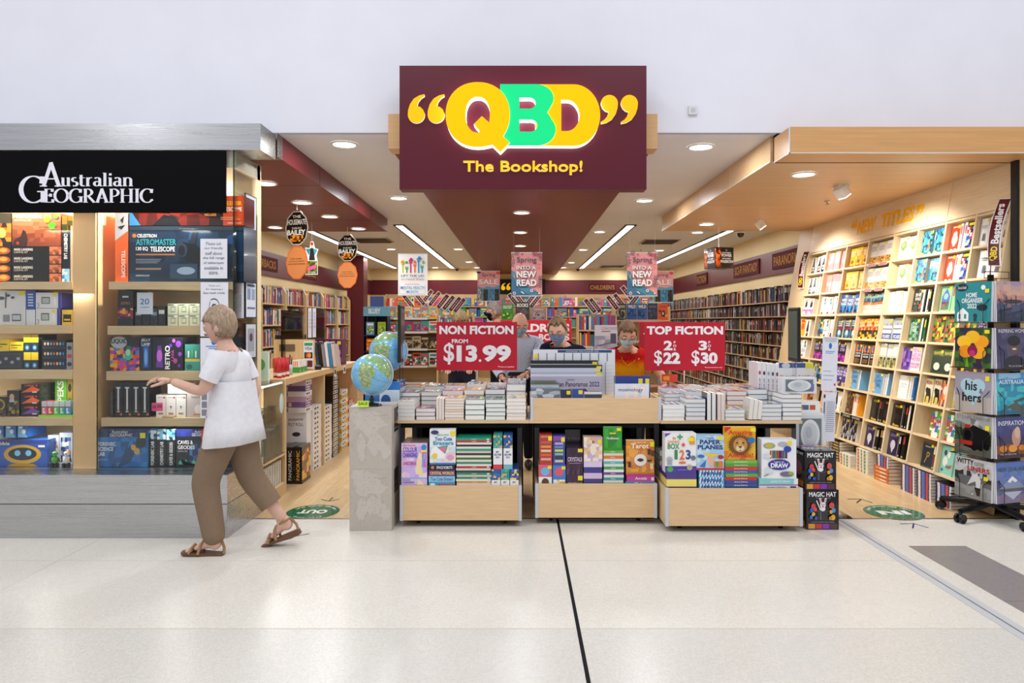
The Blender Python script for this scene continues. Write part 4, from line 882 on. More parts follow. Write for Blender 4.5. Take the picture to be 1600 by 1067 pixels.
LIQ = [('m', 0, 0, 1, .7, 9, 7, ['E8502A', 'F0B02A', '3A8AC8', 'C83A9A', '7A3AA8', '28306A', 'F08A3A'], 12), ('c', .3, .85, .28, .18, 'B8BCC0'), ('t', 'LIQUID', .04, .80, .60, .95, '1A1A1E', .03), ('r', .55, .35, .7, .75, '2A7A5A'), ('c', .62, .45, .12, .14, '48C090'), ('c', .62, .55, .08, .1, 'A0F0C0')]
row('right', 2, [(172, 218, 527, .22, '1E1A2A', 'colourful liquid lamp box at the left of third shelf', LIQ),
  (219, 237, 527, .22, '1A2440', 'blue jelly lamp box with glowing tube on third shelf', [('r', .3, .1, .72, .72, '2A6AD0'), ('c', .5, .4, .15, .25, '70B0F0'), ('t', 'JELLY', .1, .86, .9, .96, 'E8F0F8', .02), ('t', 'LAMP', .15, .74, .85, .84, 'E8F0F8', .02)]),
  (238, 286, 527, .22, '16121E', 'black and purple RETRO lava lamp box on third shelf', [('c', x, y, r_, r_*1.1, c) for x, y, r_, c in ((.85, .8, .09, '7A3AC0'), (.7, .9, .05, 'C04AB0'), (.9, .5, .06, '8A3AC0'), (.75, .3, .07, 'B83A90'), (.88, .15, .05, '6A30B0'), (.6, .75, .05, '5A38B8'))]+[('p', [(.12, .1), (.36, .1), (.30, .75), (.18, .75)], '6A3AA0'), ('c', .24, .45, .09, .18, 'C86AE0'), ('t', 'RETRO', .42, .05, .58, .75, 'F0ECF4', .03, 90), ('t', 'LAVA', .62, .30, .72, .62, 'C84AA0', .02, 90)]),
  (289, 312, 538, .18, '3A8A80', 'teal and yellow test tube kit box on third shelf', [('r', 0, .35, 1, .45, 'D8C040'), ('r', 0, 0, 1, .35, '3A9A8A'), ('c', .3, .15, .2, .1, '2A6A60'), ('r', .2, .5, .3, .75, 'D8E8E0'), ('r', .45, .5, .55, .8, '4AB84A'), ('r', .7, .5, .8, .75, 'C8E8D8')])])
row('right', 3, [(179+13.8*i, 192+13.8*i, 597, .16, '14161A', 'black science instrument box with white tube, %s from left' % ORD[i], [('r', .35, .2, .55, .82, 'DCDEE0'), ('r', .2, .82, .7, .86, 'E8EAEC'), ('r', .3, .14, .62, .18, 'C8CACC'), ('c', .8, .08, .15, .04, 'C86A40')], dict(group='black instrument boxes')) for i in range(4)]
 + [(171.5, 177.5, 608, .10, '2A2420', 'slim dark box standing at the left end of fourth shelf', [('r', .2, .1, .8, .9, '4A4038')])]
 + [(244+15.7*i, 258.8+15.7*i, 617, .14, 'EDEDEC', 'white timer box, %s of the lower three' % ('left', 'middle', 'right')[i], [('t', 'SANDS', .15, .86, .75, .91, '5A5A60', .0), ('r', .75, .84, .95, .92, 'D05040'), ('p', [(.4, .5), (.6, .5), (.5, .35)], '5A4A6A'), ('r', .25, .12, .75, .2, 'B08A60')], dict(group='white timer boxes')) for i in range(3)]
 + [(262+15.7*i, 276.8+15.7*i, 601, .12, 'E8E8E6', 'small white timer box on top, %s of two' % ('left', 'right')[i], [('r', .3, .4, .7, .6, 'C0C4C8')], dict(dz=(653-616.6)*5.03/F, h=15*5.03/F)) for i in range(2)]
 + [(292, 326, 611, .14, 'C8BEBE', 'pale weather globe box at the right of the white timers', [('t', 'WEATHER', .2, .72, .8, .80, '4A4A50', .01), ('c', .55, .3, .2, .18, 'E8E0E0'), ('r', .3, .06, .8, .14, 'C09A70')]),
  (253, 270, 650, .05, 'C8A878', 'small timber stand in front of the white timer boxes', [], dict(d=4.985, h=.012, nm='timber_stand', cat='stand')),
  (237, 254, 619, .002, 'E84A8A', 'pink sale ticket in front of the black instrument boxes', [('t', '20%', .5, .4, .95, .75, '3A1020', .02), ('r', .08, .3, .42, .7, 'B02A60')], dict(d=4.99, h=.06, dz=.05, nm='price_ticket', cat='ticket'))])
FOR = [('m', 0, .78, 1, 1, 12, 2, ['1E3A6A', '24447A', '1A3260'], 3), ('m', 0, 0, 1, .78, 8, 6, ['1A6AB0', '2478C0', '1E5A9A', '2A86C8'], 5)]+[('p', [(.42+.05*i, .0+.03*i), (.46+.05*i, .0+.03*i), (.62+.05*i, .5+.02*i), (.60+.05*i, .55+.02*i)], '1A4A7A') for i in range(5)]+[('c', .88, .66, .10, .16, '2A3440'), ('c', .73, .52, .05, .08, 'E8B030'), ('c', .80, .42, .06, .09, 'C8A860'), ('r', .86, .76, .97, .9, 'F0E83A')]
o_ = wx(152, 5.0)
row('right', 4, [(152, 230, 670, .3, '2474B8', 'big blue forensic science lab box at the bottom of right half', FOR+[('t', 'FORENSIC', .02, .56, .38, .66, 'F4F6FA', .02), ('t', 'SCIENCE', .02, .43, .33, .53, 'F4F6FA', .02), ('t', 'LAB', .02, .30, .16, .40, 'F4F6FA', .02), ('t', 'Australian', .30, .89, .62, .97, 'F0F0F8', .0), ('t', 'GEOGRAPHIC', .26, .80, .72, .88, 'F0F0F8', .005), ('t', 'ages 8 and up', .02, .18, .22, .22, 'D8E8F4', .0)], dict(d=5.0)),
  (275, 345, 670, .3, '101826', 'black caves and geodes box with blue crystals at bottom right', [('m', .3, .1, 1, .62, 8, 5, ['1A3A6A', '2A5A9A', '3A80C0', '162A4A', '1E4A80'], 9), ('m', 0, .8, 1, 1, 9, 2, ['24308A', '1E2A70'], 3), ('p', [(.05, .08), (.1, .2), (.16, .06), (.22, .22), (.3, .06), (.4, .2), (.48, .06)], '3AC0A0'), ('t', 'CAVES &', .04, .60, .38, .70, 'F4F6FA', .02), ('t', 'GEODES', .04, .47, .42, .57, 'F4F6FA', .02), ('t', 'Australian', .42, .90, .68, .97, 'F0F0F8', .0), ('t', 'GEOGRAPHIC', .36, .81, .76, .89, 'F0F0F8', .005), ('t', 'CHEMICAL FREE', .04, .40, .26, .44, 'C8D0D8', 0)], dict(d=5.0))]
 + [(231+14.5*i, 244.5+14.5*i, 669+i, .26, '141A20', 'dark upright science kit box reading %s' % n, [('m', 0, .72, 1, 1, 3, 4, ['2A6A9A', '6AB0D8', '1A3A5A', 'D0E0E8'], i), ('t', n, .35, .04, .72, .66, 'F0F0F0', .02, 90)], dict(d=5.02)) for i, n in enumerate(('FORENSIC LAB', 'CHEMISTRY LAB', 'CAVES & GEODES'))])
# --- notices stuck on the glass
def notice(lab, x0, y0, x1, y1, items, col='E9E9F2', d=4.922, side=False, xs=-2.055):
    if not side:
        w = (x1-x0)*d/F; h = (y1-y0)*d/F; b = MB(); b.box(0, w, 0, .0012, 0, h, col); b.art(Fr((0, 0, 0), (1, 0, 0), (0, 0, 1), w, h), items)
        return tag(b.build('notice', None, (wx(x0, d), d, wz(y1, d))), lab, 'notice')
    # on the side pane: x = xs plane, facing +x
    d0 = xs*F/(x0-812); d1 = xs*F/(x1-812); dm = (d0+d1)/2; w = d1-d0; h = (y1-y0)*dm/F; b = MB()
    b.box(-.006, 0, 0, w, 0, h, '22242A', 'plastic'); fr_ = Fr((0, 0, 0), (0, 1, 0), (0, 0, 1), w, h); b.art(fr_, [('r', .06, .03, .94, .97, col)]+items)
    return tag(b.build('notice', None, (xs, d0, wz(y1, dm))), lab, 'notice')
def lines(ls, top, bot, col='4A4A58', x0=.1, x1=.9, bold=.0):
    n = len(ls); st = (top-bot)/n; out = []
    mx = max(len(l) for l in ls)
    for i, l in enumerate(ls):
        w = (x1-x0)*len(l)/mx; c = (x0+x1)/2; y = top-st*(i+1)
        if l: out.append(('t', l, c-w/2, y+st*.18, c+w/2, y+st*.82, col, bold))
    return out
notice('white paper notice asking about telescopes, on the glass by the telescope box', 313, 373, 355, 435, lines(['Please ask', 'our friendly', 'staff about', 'the full range', 'of telescopes', 'available in', 'store.'], .94, .08))
notice('white face mask notice with drawn masked person on the glass', 313.5, 441, 356.5, 501, lines(['Thank you', 'for wearing a', 'face mask inside.'], .95, .68)+[('c', .5, .38, .19, .2, '3A3A44'), ('c', .5, .38, .17, .18, 'E9E9F2'), ('c', .5, .36, .1, .08, '3A3A44'), ('c', .48, .52, .12, .06, '3A3A44'), ('c', .48, .50, .12, .05, 'E9E9F2'), ('p', [(.2, .1), (.3, .2), (.7, .2), (.8, .1), (.77, .1), (.68, .18), (.32, .18), (.23, .1)], '3A3A44')])
notice('small white check in notice on the glass between two larger notices', 313, 502, 356, 525.5, lines(['Please check in here', 'If you are unable to', 'check in please see', 'our friendly staff'], .95, .05, bold=.01))
notice('white check in poster with blue round logo on the glass', 313, 528, 357, 586, [('c', .48, .88, .09, .07, '2A7AC8'), ('r', .2, .76, .8, .79, '6A94D0'), ('r', .3, .71, .7, .735, '6A94D0'), ('r', .35, .42, .65, .425, '5A9AE0'), ('r', .35, .62, .65, .625, '5A9AE0'), ('r', .35, .42, .357, .62, '5A9AE0'), ('r', .643, .42, .65, .62, '5A9AE0'), ('r', .1, .3, .7, .315, 'A8ACC0'), ('r', .1, .22, .8, .235, 'A8ACC0'), ('r', .1, .14, .6, .155, 'A8ACC0')])
notice('long white instruction notice with small pictograms low on the glass', 313, 597, 356, 653, [('r', .05, .06+.22*i, .24, .24+.22*i, '8A8A94') for i in range(4)]+[('r', .3, .1+.055*i, .9, .115+.055*i, 'B0B0BC') for i in range(15)])
b = MB(); d = 4.922; rr_ = 17*d/F; f_ = Fr((0, 0, 0), (1, 0, 0), (0, 0, 1), rr_, rr_)
b.shape(f_, [orient([(math.cos(2*PI*i/30), math.sin(2*PI*i/30)) for i in range(30)])], 'C84040', 'print', 0, .001)
for y, s_ in ((.3, 'We'), (-.1, 'Need'), (-.5, 'Essential')): b.text(f_, s_, -.6, y, -.6+.2*len(s_)*.8, y+.3, 'F8E8E8', .02)
tag(b.build('sticker', None, (wx(331, d), d, wz(680, d))), 'round red sticker low on the glass of the left window', 'sticker')
notice('white notice with red stop sign near the glass corner', 364, 442, 381, 497, [('c', .5, .80, .2, .11, 'C8303A'), ('t', 'STOP', .36, .77, .64, .83, 'F8F0F0', .02)]+[('r', .2, .62-.06*i, .8, .64-.06*i, 'B0B0BC') for i in range(8)], d=5.06)
notice('framed pale grey notice at the top of the side glass', 383.5, 305, 401, 370, [], 'C9CFDA', side=True)
notice('framed notice with blue lettering on the side glass', 383.5, 374, 400.5, 432, [('r', .15, .82, .85, .9, '5A7AA8'), ('r', .15, .73, .7, .79, '5A7AA8'), ('r', .2, .3, .6, .6, '5A6A80')]+[('r', .15, .08+.05*i, .85, .1+.05*i, 'A0ACBC') for i in range(4)], 'DDE8F4', side=True)
notice('framed information notice with tables on the side glass', 383.5, 440, 400.5, 497, [('r', .15, .86, .85, .92, '3A4A70'), ('r', .15, .5, .45, .8, '8A9AB8'), ('r', .55, .5, .85, .8, '9AA8C0'), ('r', .15, .25, .85, .3, '6A7A9A')], 'E2E8F4', side=True)
notice('framed notice with small dark figure low on the side glass', 383.5, 505, 400.5, 560, [('r', .2, .2, .8, .85, 'A8A8B4'), ('c', .5, .6, .15, .12, '5A4A48')], 'D4D8E2', side=True)
# ================================================================ leaning bookcase of new titles
TH = math.radians(9.6); ct, st_ = math.cos(TH), math.sin(TH)
BKO = Vector((3.435, 9.36, .25))
BK = Matrix(((0, ct, st_, BKO.x), (-1, 0, 0, BKO.y), (0, -st_, ct, BKO.z), (0, 0, 0, 1)))
ups = [.42, .94, 1.45, 1.95, 2.45, 2.87, 3.29, 3.69, 4.08]       # uprights along the case from the far end
PITCH = .2705; NR = 8; DEPTH = .27; TOP = PITCH*NR
bc = thing('bookcase', 'tall leaning pale timber bookcase under the NEW TITLES lettering', 'bookcase'); bc.matrix_basis = BK
def bpart(name, f, m=None):
    b = MB(); f(b); return b.build(name, bc)
bpart('back_panel', lambda b: b.box(.0, 4.10, DEPTH, DEPTH+.02, 0, 2.56, 'E6CDA2', 'wood'))
bpart('end_panel', lambda b: b.box(-.02, .42, .0, DEPTH, -.0, 2.56, 'DFC396', 'wood'))
bpart('side_panel', lambda b: b.box(4.08, 4.11, -.01, DEPTH+.02, -.05, 2.56, 'DFC396', 'wood'))
bpart('header_board', lambda b: b.box(.42, 3.29, -.004, .02, TOP+.012, 2.56, 'F0DDBB', 'woodx'))
bpart('header_board', lambda b: b.box(3.296, 4.08, -.004, .02, TOP+.012, 2.56, 'F0DDBB', 'woodx'))
for x in ups[:-1]:
    bpart('upright', lambda b: b.box(x-.011, x+.011, 0, DEPTH, 0, TOP+.012, 'EAD3AA', 'wood'))
for k in range(NR+1):
    bpart('shelf_board', lambda b: b.box(.42, 4.08, .004, DEPTH, PITCH*k-.012, PITCH*k+.008, 'EAD3AA', 'woodx'))
# rows of pin holes on the uprights
for x in ups[1:-1]:
    def holes(b):
        for i in range(86): b.box(x-.0125, x-.011, .045, .050, .03+i*.0255, .036+i*.0255, '5A4630', 'matte')
    h = bpart('pin_holes', holes)
    h['kind'] = 'stuff'
bpart('plinth', lambda b: b.box(.42, 4.08, .25, .27, -.20, -.014, 'B8986A', 'woodx'))
f_ = Fr((1.45, -.0045, TOP+.10), (1, 0, 0), (0, 0, 1), 1, 1)
t = thing('wall_lettering', 'yellow NEW TITLES lettering in quotation marks above the bookcase', 'lettering'); t.matrix_basis = BK
for i, (w_, a, c) in enumerate((('NEW', .20, .58), ('TITLES', .69, 1.30))):
    b = MB(); b.text(f_, w_, a, .0, c, .155, 'FFC010', .03, 'satin', .004, .004); b.build('word', t)
for q, fl in ((.075, False), (.14, False), (1.36, True), (1.425, True)):
    b = MB(); b.shape(f_, [orient([(q+x_*.0006, .115-y_*.0006) for x_, y_ in quote(0, 0, fl)])], 'FFC010', 'satin', .004, .004); b.build('quotation_mark', t)
# the two curved Bestsellers blades
def blade(lab, x, z0, z1, rz):
    h = z1-z0; w = .125; t = thing('bestsellers_sign', lab, 'sign'); t.matrix_basis = BK @ Matrix.Translation((x, -.012-.125*math.sin(rz), z0)) @ Matrix.Rotation(rz, 4, 'Z')
    L = [(w*(.0+.28*math.sin(PI*i/14)), h*i/14) for i in range(15)]; Rr = [(w*(.72+.28*math.sin(PI*i/14)), h*i/14) for i in range(14, -1, -1)]
    L = [(w*(.30-.30*math.sin(PI*i/14)), h*i/14) for i in range(15)]; Rr = [(w*(1.0-.30*math.sin(PI*i/14)+.02), h*i/14) for i in range(14, -1, -1)]
    g = Fr((0, 0, 0), (1, 0, 0), (0, 0, 1), 1, 1); pts = orient(L+Rr)
    b = MB(); b.shape(g, [pts], 'F4F0EA', 'gloss', 0, .006); b.shape(Fr((0, .006, 0), (-1, 0, 0), (0, 0, 1), 1, 1), [orient([(-a, c) for a, c in pts])], 'F4F0EA', 'gloss')
    cx = w*.5; inn = [(cx*.72+(a-cx*.72)*.84, h*.5+(c-h*.5)*.975) for a, c in pts]
    b.shape(g, [orient(inn)], '5E1622', 'gloss', .0006); b.build('board', t)
    g2 = Fr((w*.05, 0, h*.04), (1, 0, 0), (0, 0, 1), w, h)
    b = MB(); b.text(g2, 'QBD', .22, .04, .66, .25, 'F2D818', .03, 'gloss', .0012, rot=90); b.build('lettering', t)
    b = MB(); b.text(g2, 'Bestsellers', .16, .29, .60, .88, 'F6F2F2', .03, 'gloss', .0012, rot=90); b.build('lettering', t)
blade('maroon Bestsellers blade sign at the near end of the leaning bookcase', 4.0, 1.70, 2.235, .6)
blade('maroon Bestsellers blade sign at the far end of the leaning bookcase', .33, 1.71, 2.20, .5)
# --- titles: (spine colour, cover art, height, cover width)
def T_(*a): return a
def words(ls, top, bot, col, x0=.12, x1=.88, bold=.02):
    n = len(ls); s_ = (top-bot)/n; return [('t', l, x0, top-s_*(i+1)+s_*.12, x1, top-s_*i-s_*.06, col, bold) for i, l in enumerate(ls)]
TIT = {
 'coat': ('E8E8EA', [('r', 0, 0, 1, 1, 'E6E7EA'), ('p', [(.15, 0), (.2, .45), (.35, .6), (.4, .8), (.65, .8), (.7, .55), (.85, .4), (.8, 0)], '2A3038'), ('c', .52, .88, .13, .1, '3A3430')]+words(['HERE', 'AND'], .45, .15, 'F0F0F0', .3, .75), 'black and white novel with dark coated figure'),
 'pink': ('F09A98', [('r', 0, 0, 1, 1, 'F2898E')]+words(['LOVE', 'STORIES'], .6, .38, 'F8D8D0'), 'coral pink book'),
 'gold': ('E8A030', [('r', 0, 0, 1, 1, 'F2B030'), ('m', 0, .1, 1, .9, 5, 7, ['F4B838', 'E89A20', 'F8CC50', 'F0A828'], 2), ('c', .5, .3, .2, .1, '8A5A1A'), ('r', .1, .02, .9, .12, 'C83A2A')]+words(['BIG', 'SKY'], .9, .55, 'FBEBC0'), 'golden orange novel'),
 'wheat': ('F0EEE8', [('r', 0, 0, 1, 1, 'F0EFEA'), ('m', .0, 0, 1, .34, 6, 5, ['E8A428', 'C88018', '8A5A1A', 'F0B840'], 3)]+words(['APPLES', 'NEVER'], .85, .6, 'B8B4B0'), 'white novel with golden wheat strip'),
 'tree': ('F2F2EE', [('r', 0, 0, 1, 1, 'F4F4F0'), ('c', .5, .62, .34, .22, '8AAA6A'), ('c', .45, .68, .2, .14, 'A8C088'), ('r', .47, .25, .53, .5, '8A7A5A')], 'white book with pale green tree'),
 'reef': ('2A7A98', [('m', 0, 0, 1, 1, 7, 9, ['1A5A7A', '2A8AA8', '3AA0B8', '14405A', '60B8C8'], 4), ('p', [(.1, .1), (.2, .5), (.3, .1)], '1A2A3A'), ('p', [(.6, .2), (.7, .7), (.85, .3)], 'E8703A'), ('m', 0, 0, 1, .14, 7, 2, ['D8B868', 'C8A050', '2A6A7A'], 5)], 'teal book with sea plants'),
 'red': ('F0EAF0', [('r', 0, 0, 1, 1, 'E8402A'), ('c', .5, .45, .3, .2, 'F8DCC8'), ('c', .5, .62, .2, .15, 'FBE8D8'), ('r', .38, .2, .62, .36, 'F0C8B0'), ('c', .48, .72, .06, .05, '2A8AB0'), ('r', .15, .04, .4, .1, 'FBE8E0'), ('r', .6, .04, .85, .1, 'FBE8E0'), ('r', .2, .90, .8, .94, 'F8D0C0')], 'bright red picture book'),
 'comic': ('F0F0F8', [('m', 0, 0, 1, .82, 6, 7, ['2A5AC0', '4A8AE0', 'E8E8F0', '1A2A5A', 'D8483A', '7AB8E8'], 6), ('r', 0, .82, 1, 1, '182040'), ('r', .1, .86, .8, .96, 'F0E020')], 'blue comic album'),
 'spiral': ('F4F4F2', [('r', 0, 0, 1, 1, 'F2F2F2'), ('r', 0, 0, .07, 1, 'E0E0E4')]+[('r', .01, .05+.06*i, .06, .08+.06*i, '22222A') for i in range(16)]+[('c', .55, .35, .12, .12, 'A8B0B8'), ('p', [(.4, .2), (.7, .2), (.62, .45), (.48, .45)], '6A7480'), ('r', .25, .7, .85, .73, '9AA0A8'), ('r', .3, .64, .8, .66, '9AA0A8')], 'white spiral bound diary'),
 'pinkfoot': ('F0EEF0', [('r', 0, 0, 1, 1, 'F2F0F2'), ('p', [(.25, .45), (.3, .9), (.7, .95), (.75, .5)], '2A2428'), ('c', .52, .85, .12, .09, 'D8A890'), ('m', 0, 0, 1, .35, 5, 3, ['F06AB0', 'F8A8D0', 'F4E8F0'], 3)], 'white and pink biography with dark haired person'),
 'redman': ('F4F2F0', [('r', 0, 0, 1, 1, 'F4F3F2'), ('c', .62, .85, .12, .1, '3A3430'), ('p', [(.4, .6), (.6, .78), (.9, .7), (.8, .55)], '7A9AB8'), ('p', [(.1, .1), (.4, .2), (.5, .06), (.2, .04)], 'B83A3A')]+words(['TWENTY', 'FIVE'], .5, .3, 'B0B4BC'), 'white book with small figure at top'),
 'wild': ('E8E4DC', [('r', 0, 0, 1, 1, '1E56A8'), ('m', 0, 0, 1, .45, 5, 4, ['14366A', '1A4A90', '2A6AC0', '10264A'], 4), ('p', [(.2, .5), (.8, .5), (.6, .15), (.5, .05), (.4, .2)], '3A9AE8'), ('r', 0, 0, 1, .07, 'E89A30')]+words(['WILD', 'PLACE'], .82, .45, 'F4F6FA', .08, .92, .03), 'blue WILD PLACE novel'),
 'dust': ('E8E0D4', [('m', 0, .55, 1, 1, 5, 4, ['2A4A5A', '5A8A98', '8AB0B8', '1E3038'], 3, 1), ('m', 0, .45, 1, .58, 5, 1, ['C8703A', 'E08A4A'], 2), ('r', 0, 0, 1, .45, 'ECE4DA')]+words(['THE', 'FAMILY'], .42, .2, 'C8B8A8'), 'novel with teal sky and pale sand'),
 'whitepages': ('F2F0EC', [('r', 0, 0, 1, 1, 'F2F2F4'), ('r', .2, .6, .8, .66, 'D8D8E0'), ('r', .2, .5, .7, .54, 'D8D8E0')], 'plain white book'),
 'she': ('E8E0D0', [('r', 0, 0, 1, 1, '1A2226'), ('m', .0, 0, 1, .55, 6, 6, ['1E3A3A', 'C84A3A', '2A4A4A', '5A7A5A', '1A2226'], 4)]+words(['SHE', 'WHO'], .85, .5, 'D8D4C0', .2, .8, .02), 'black folk patterned novel'),
 'greenwin': ('8AB88A', [('r', 0, 0, 1, 1, '8AB88A'), ('p', [(.15, .1), (.85, .1), (.85, .6), (.5, .92), (.15, .6)], '4A6AA8'), ('m', .2, .12, .8, .4, 5, 3, ['6A3A4A', '4A7A4A', '8A5A5A'], 3), ('c', .5, .6, .2, .12, '8AA8D0')], 'pale green book with arched window'),
 'greentree': ('E8E2D4', [('r', 0, 0, 1, 1, '2A5A3A'), ('m', .1, .05, .9, .95, 5, 7, ['2A5A3A', '3A7A4A', '1E4A30', '7AA88A'], 6)]+words(['THE', 'GREEN', 'TREE'], .85, .4, 'C8E0D0', .25, .75), 'dark green hardback'),
 'jungle': ('D8502A', [('m', 0, 0, 1, 1, 7, 9, ['2A5A2A', '5A8A2A', 'E8A030', 'D8502A', '1E3A1E', 'F0C848'], 9)], 'orange and green jungle book'),
 'fire': ('E89030', [('r', 0, 0, 1, 1, '1A1414'), ('m', 0, .45, 1, 1, 5, 5, ['E8502A', 'F08A2A', 'F8B848', 'C83018'], 4), ('m', 0, .0, 1, .35, 4, 3, ['F0C820', '2A1A10', 'E8B010'], 3)]+words(['JACK', 'IRISH'], .9, .6, 'F8E8C8'), 'orange and black thriller'),
 'when': ('E8E8E8', [('r', 0, 0, 1, 1, '2A3A48'), ('c', .5, .25, .35, .2, '3A9AC0'), ('c', .5, .3, .18, .14, 'E8E0D8')]+words(['WHEN', 'THINGS', 'ARE'], .95, .62, 'F0F0F0')+words(['ALIVE'], .58, .46, 'E83A4A'), 'navy novel with blue oval and red word'),
 'stripe': ('3A6AA8', [('r', 0, 0, 1, 1, 'EAE6DC'), ('m', 0, .68, 1, 1, 4, 3, ['8AA0B8', 'A8B8C8', 'C8B888'], 3), ('r', 0, .05, 1, .32, '3A5AA0'), ('t', 'PICASSO', .1, .1, .9, .25, 'E8E8F0', .02), ('r', 0, .5, 1, .54, '3A5AA0')], 'blue and cream hardback'),
 'archer': ('E8E0D4', [('r', 0, 0, 1, 1, '14161A'), ('r', .1, .62, .9, .98, 'E87A20'), ('c', .5, .8, .25, .12, '2A6AB0'), ('r', .45, .62, .55, .98, '141820')]+words(['JOHN', 'ARCHER'], .58, .34, 'E8E8E8')+words(['OVER MY', 'DEAD BODY'], .28, .06, 'B07A3A'), 'black thriller with orange doorway'),
 'purple': ('E4DED4', [('r', 0, 0, 1, 1, '5A4AA8'), ('m', 0, 0, 1, .45, 5, 4, ['2A3A6A', 'D8A04A', '4A4A98', 'E8C070'], 5)]+words(["LET'S", 'RUN', 'NOW'], .95, .5, 'ECE4F4', .08, .92, .03), 'purple novel with golden city strip'),
 'palms': ('DDE0D0', [('r', 0, 0, 1, 1, 'E6EBDD'), ('m', 0, 0, 1, .42, 7, 4, ['5A6A4A', 'A8985A', '3A4A38', 'C8B878'], 5), ('r', .0, .42, 1, .5, 'C8CFB8')], 'pale green book with palm trees'),
 'neon': ('2A2430', [('r', 0, 0, 1, 1, '2A2030'), ('m', 0, 0, 1, .4, 5, 4, ['E040A0', '6A3A98', '2A2030'], 4)]+words(['NIGHT', 'STAR'], .9, .5, 'C8B8E0'), 'dark novel with neon pink'),
 'violet': ('E8E0E4', [('m', 0, 0, 1, 1, 4, 6, ['5A3A98', '7A4AB0', '3A2A70', '9A6AC8'], 4)], 'violet paperback'),
 'pencil': ('F4DCE8', [('r', 0, 0, 1, 1, 'F6D8E6')]+words(['PENCI', 'LED IN', 'NOTES'], .95, .4, 'D070A8', .06, .94, .02)+words(['FROM', 'JULIET'], .35, .08, 'D888B4', .06, .94, .02), 'pink lettered novel'),
 'birds': ('4A5A3A', [('r', 0, 0, 1, 1, '2E4028'), ('p', [(.15, .1), (.5, .55), (.85, .1)], '1A1A14'), ('c', .5, .3, .28, .16, 'D8DCCC'), ('m', 0, .72, 1, 1, 4, 2, ['3A5A2A', '5A7A3A'], 3)]+words(['RAVEN'], .92, .76, 'D8B850'), 'dark green novel with house'),
 'blueboy': ('E8DCC8', [('r', 0, 0, 1, 1, '6AA8D8'), ('m', 0, .1, .4, .5, 3, 4, ['E8C868', '6AA8D8', 'F0D890'], 3)]+words(['DIRTY', 'COUNTRY', 'GIRL'], .92, .3, '3A6A9A'), 'sky blue paperback'),
 'orange': ('F0E8DC', [('r', 0, 0, 1, 1, 'F05A2A')]+words(['THE', 'BOOK', 'OF', 'HOPE'], .95, .35, 'FBE8D8', .1, .9, .03), 'orange hardback'),
 'champ': ('F0F0EC', [('r', 0, 0, 1, 1, 'F4F4F2'), ('p', [(.3, 0), (.28, .45), (.4, .8), (.38, .95), (.62, .95), (.6, .8), (.72, .45), (.7, 0)], '3A2A20'), ('r', .1, .12, .45, .2, 'D8E020')]+words(['tall'], .3, .2, 'F4F4F4', .3, .7), 'white book with dark bottle shape'),
 'forest': ('D8702A', [('m', 0, 0, 1, 1, 6, 8, ['3A2A1E', '5A3A24', '241A14', '6A4A30', '8A6A4A'], 5)], 'dark brown photo book'),
 'black': ('16161A', [('r', 0, 0, 1, 1, '141416'), ('t', 'WAR', .2, .84, .8, .94, 'C8A83A', .02), ('m', .2, .2, .8, .6, 3, 3, ['1E1E22', '2A2A2E', '242228'], 3), ('m', .1, .03, .9, .14, 5, 2, ['C8A83A', '2A2416'], 3)], 'black hardback with gold lettering'),
 'pony': ('D8C878', [('r', 0, 0, 1, 1, 'DCD8B8'), ('m', 0, 0, 1, .3, 5, 2, ['C8B060', 'D8C070'], 2), ('p', [(.2, .05), (.25, .4), (.1, .55), (.2, .65), (.7, .6), (.85, .3), (.8, .05), (.7, .05), (.65, .3), (.35, .3), (.3, .05)], '1E1A16'), ('t', 'PONY', .1, .76, .9, .92, 'C83A2A', .03)], 'cream PONY novel with black horse'),
 'ghostly': ('7A4A6A', [('m', 0, 0, 1, 1, 5, 8, ['8A4A4A', 'D8703A', '5A3A6A', 'E8A868', '3A2A4A'], 7), ('c', .5, .62, .22, .16, 'E8D8C8')], 'purple and orange fantasy novel'),
 'bush': ('D8E0C8', [('m', 0, 0, 1, 1, 4, 9, ['5AB04A', 'F0F0E8', '3A7AB0', 'D8483A', 'F0D040', 'E8F0E0'], 8)]+words(['WORLD', '2021'], .8, .4, '2A5AA0'), 'bright multicoloured annual'),
 'bw': ('24242A', [('m', 0, 0, 1, 1, 7, 7, ['1A1A1E', '4A4A50', '9A9AA0', '2A2A30', 'D0D0D4'], 8)], 'black and white photo book'),
 'key': ('6A4A2A', [('r', 0, 0, 1, 1, '20303E'), ('r', .06, .04, .94, .05, 'A88848'), ('r', .06, .95, .94, .96, 'A88848'), ('c', .55, .55, .14, .1, 'B8923A'), ('c', .55, .55, .08, .055, '20303E'), ('p', [(.48, .5), (.3, .2), (.36, .18), (.54, .48)], 'B8923A'), ('r', .2, .82, .7, .88, '8A94A0')], 'navy hardback with gold key'),
 'bear': ('8ACFC0', [('r', 0, 0, 1, 1, '8ED4C4'), ('c', .35, .45, .2, .17, 'F0ECE4'), ('c', .3, .75, .12, .1, '3A4A4A'), ('c', .6, .7, .12, .12, 'F4F0E8'), ('p', [(.55, .3), (.9, .4), (.9, .3), (.6, .2)], 'E8704A'), ('t', 'Little', .45, .25, .85, .36, '2A7A7A', .02), ('c', .2, .15, .07, .05, '5A3A8A')], 'mint green picture book with white bear'),
 'purplehb': ('C8C0C0', [('r', 0, 0, 1, 1, '2A2448'), ('c', .5, .45, .25, .2, 'D8D0E0'), ('p', [(.35, .3), (.65, .3), (.5, .1)], 'D8D0E0'), ('r', .15, .78, .85, .9, '6A5AA0')], 'dark violet book with pale shield'),
 'yellowblue': ('E8E0CC', [('m', 0, 0, 1, 1, 4, 7, ['2A6AA8', '1A3A5A', '4A8AC0', 'D8C040'], 6)], 'blue and yellow thriller'),
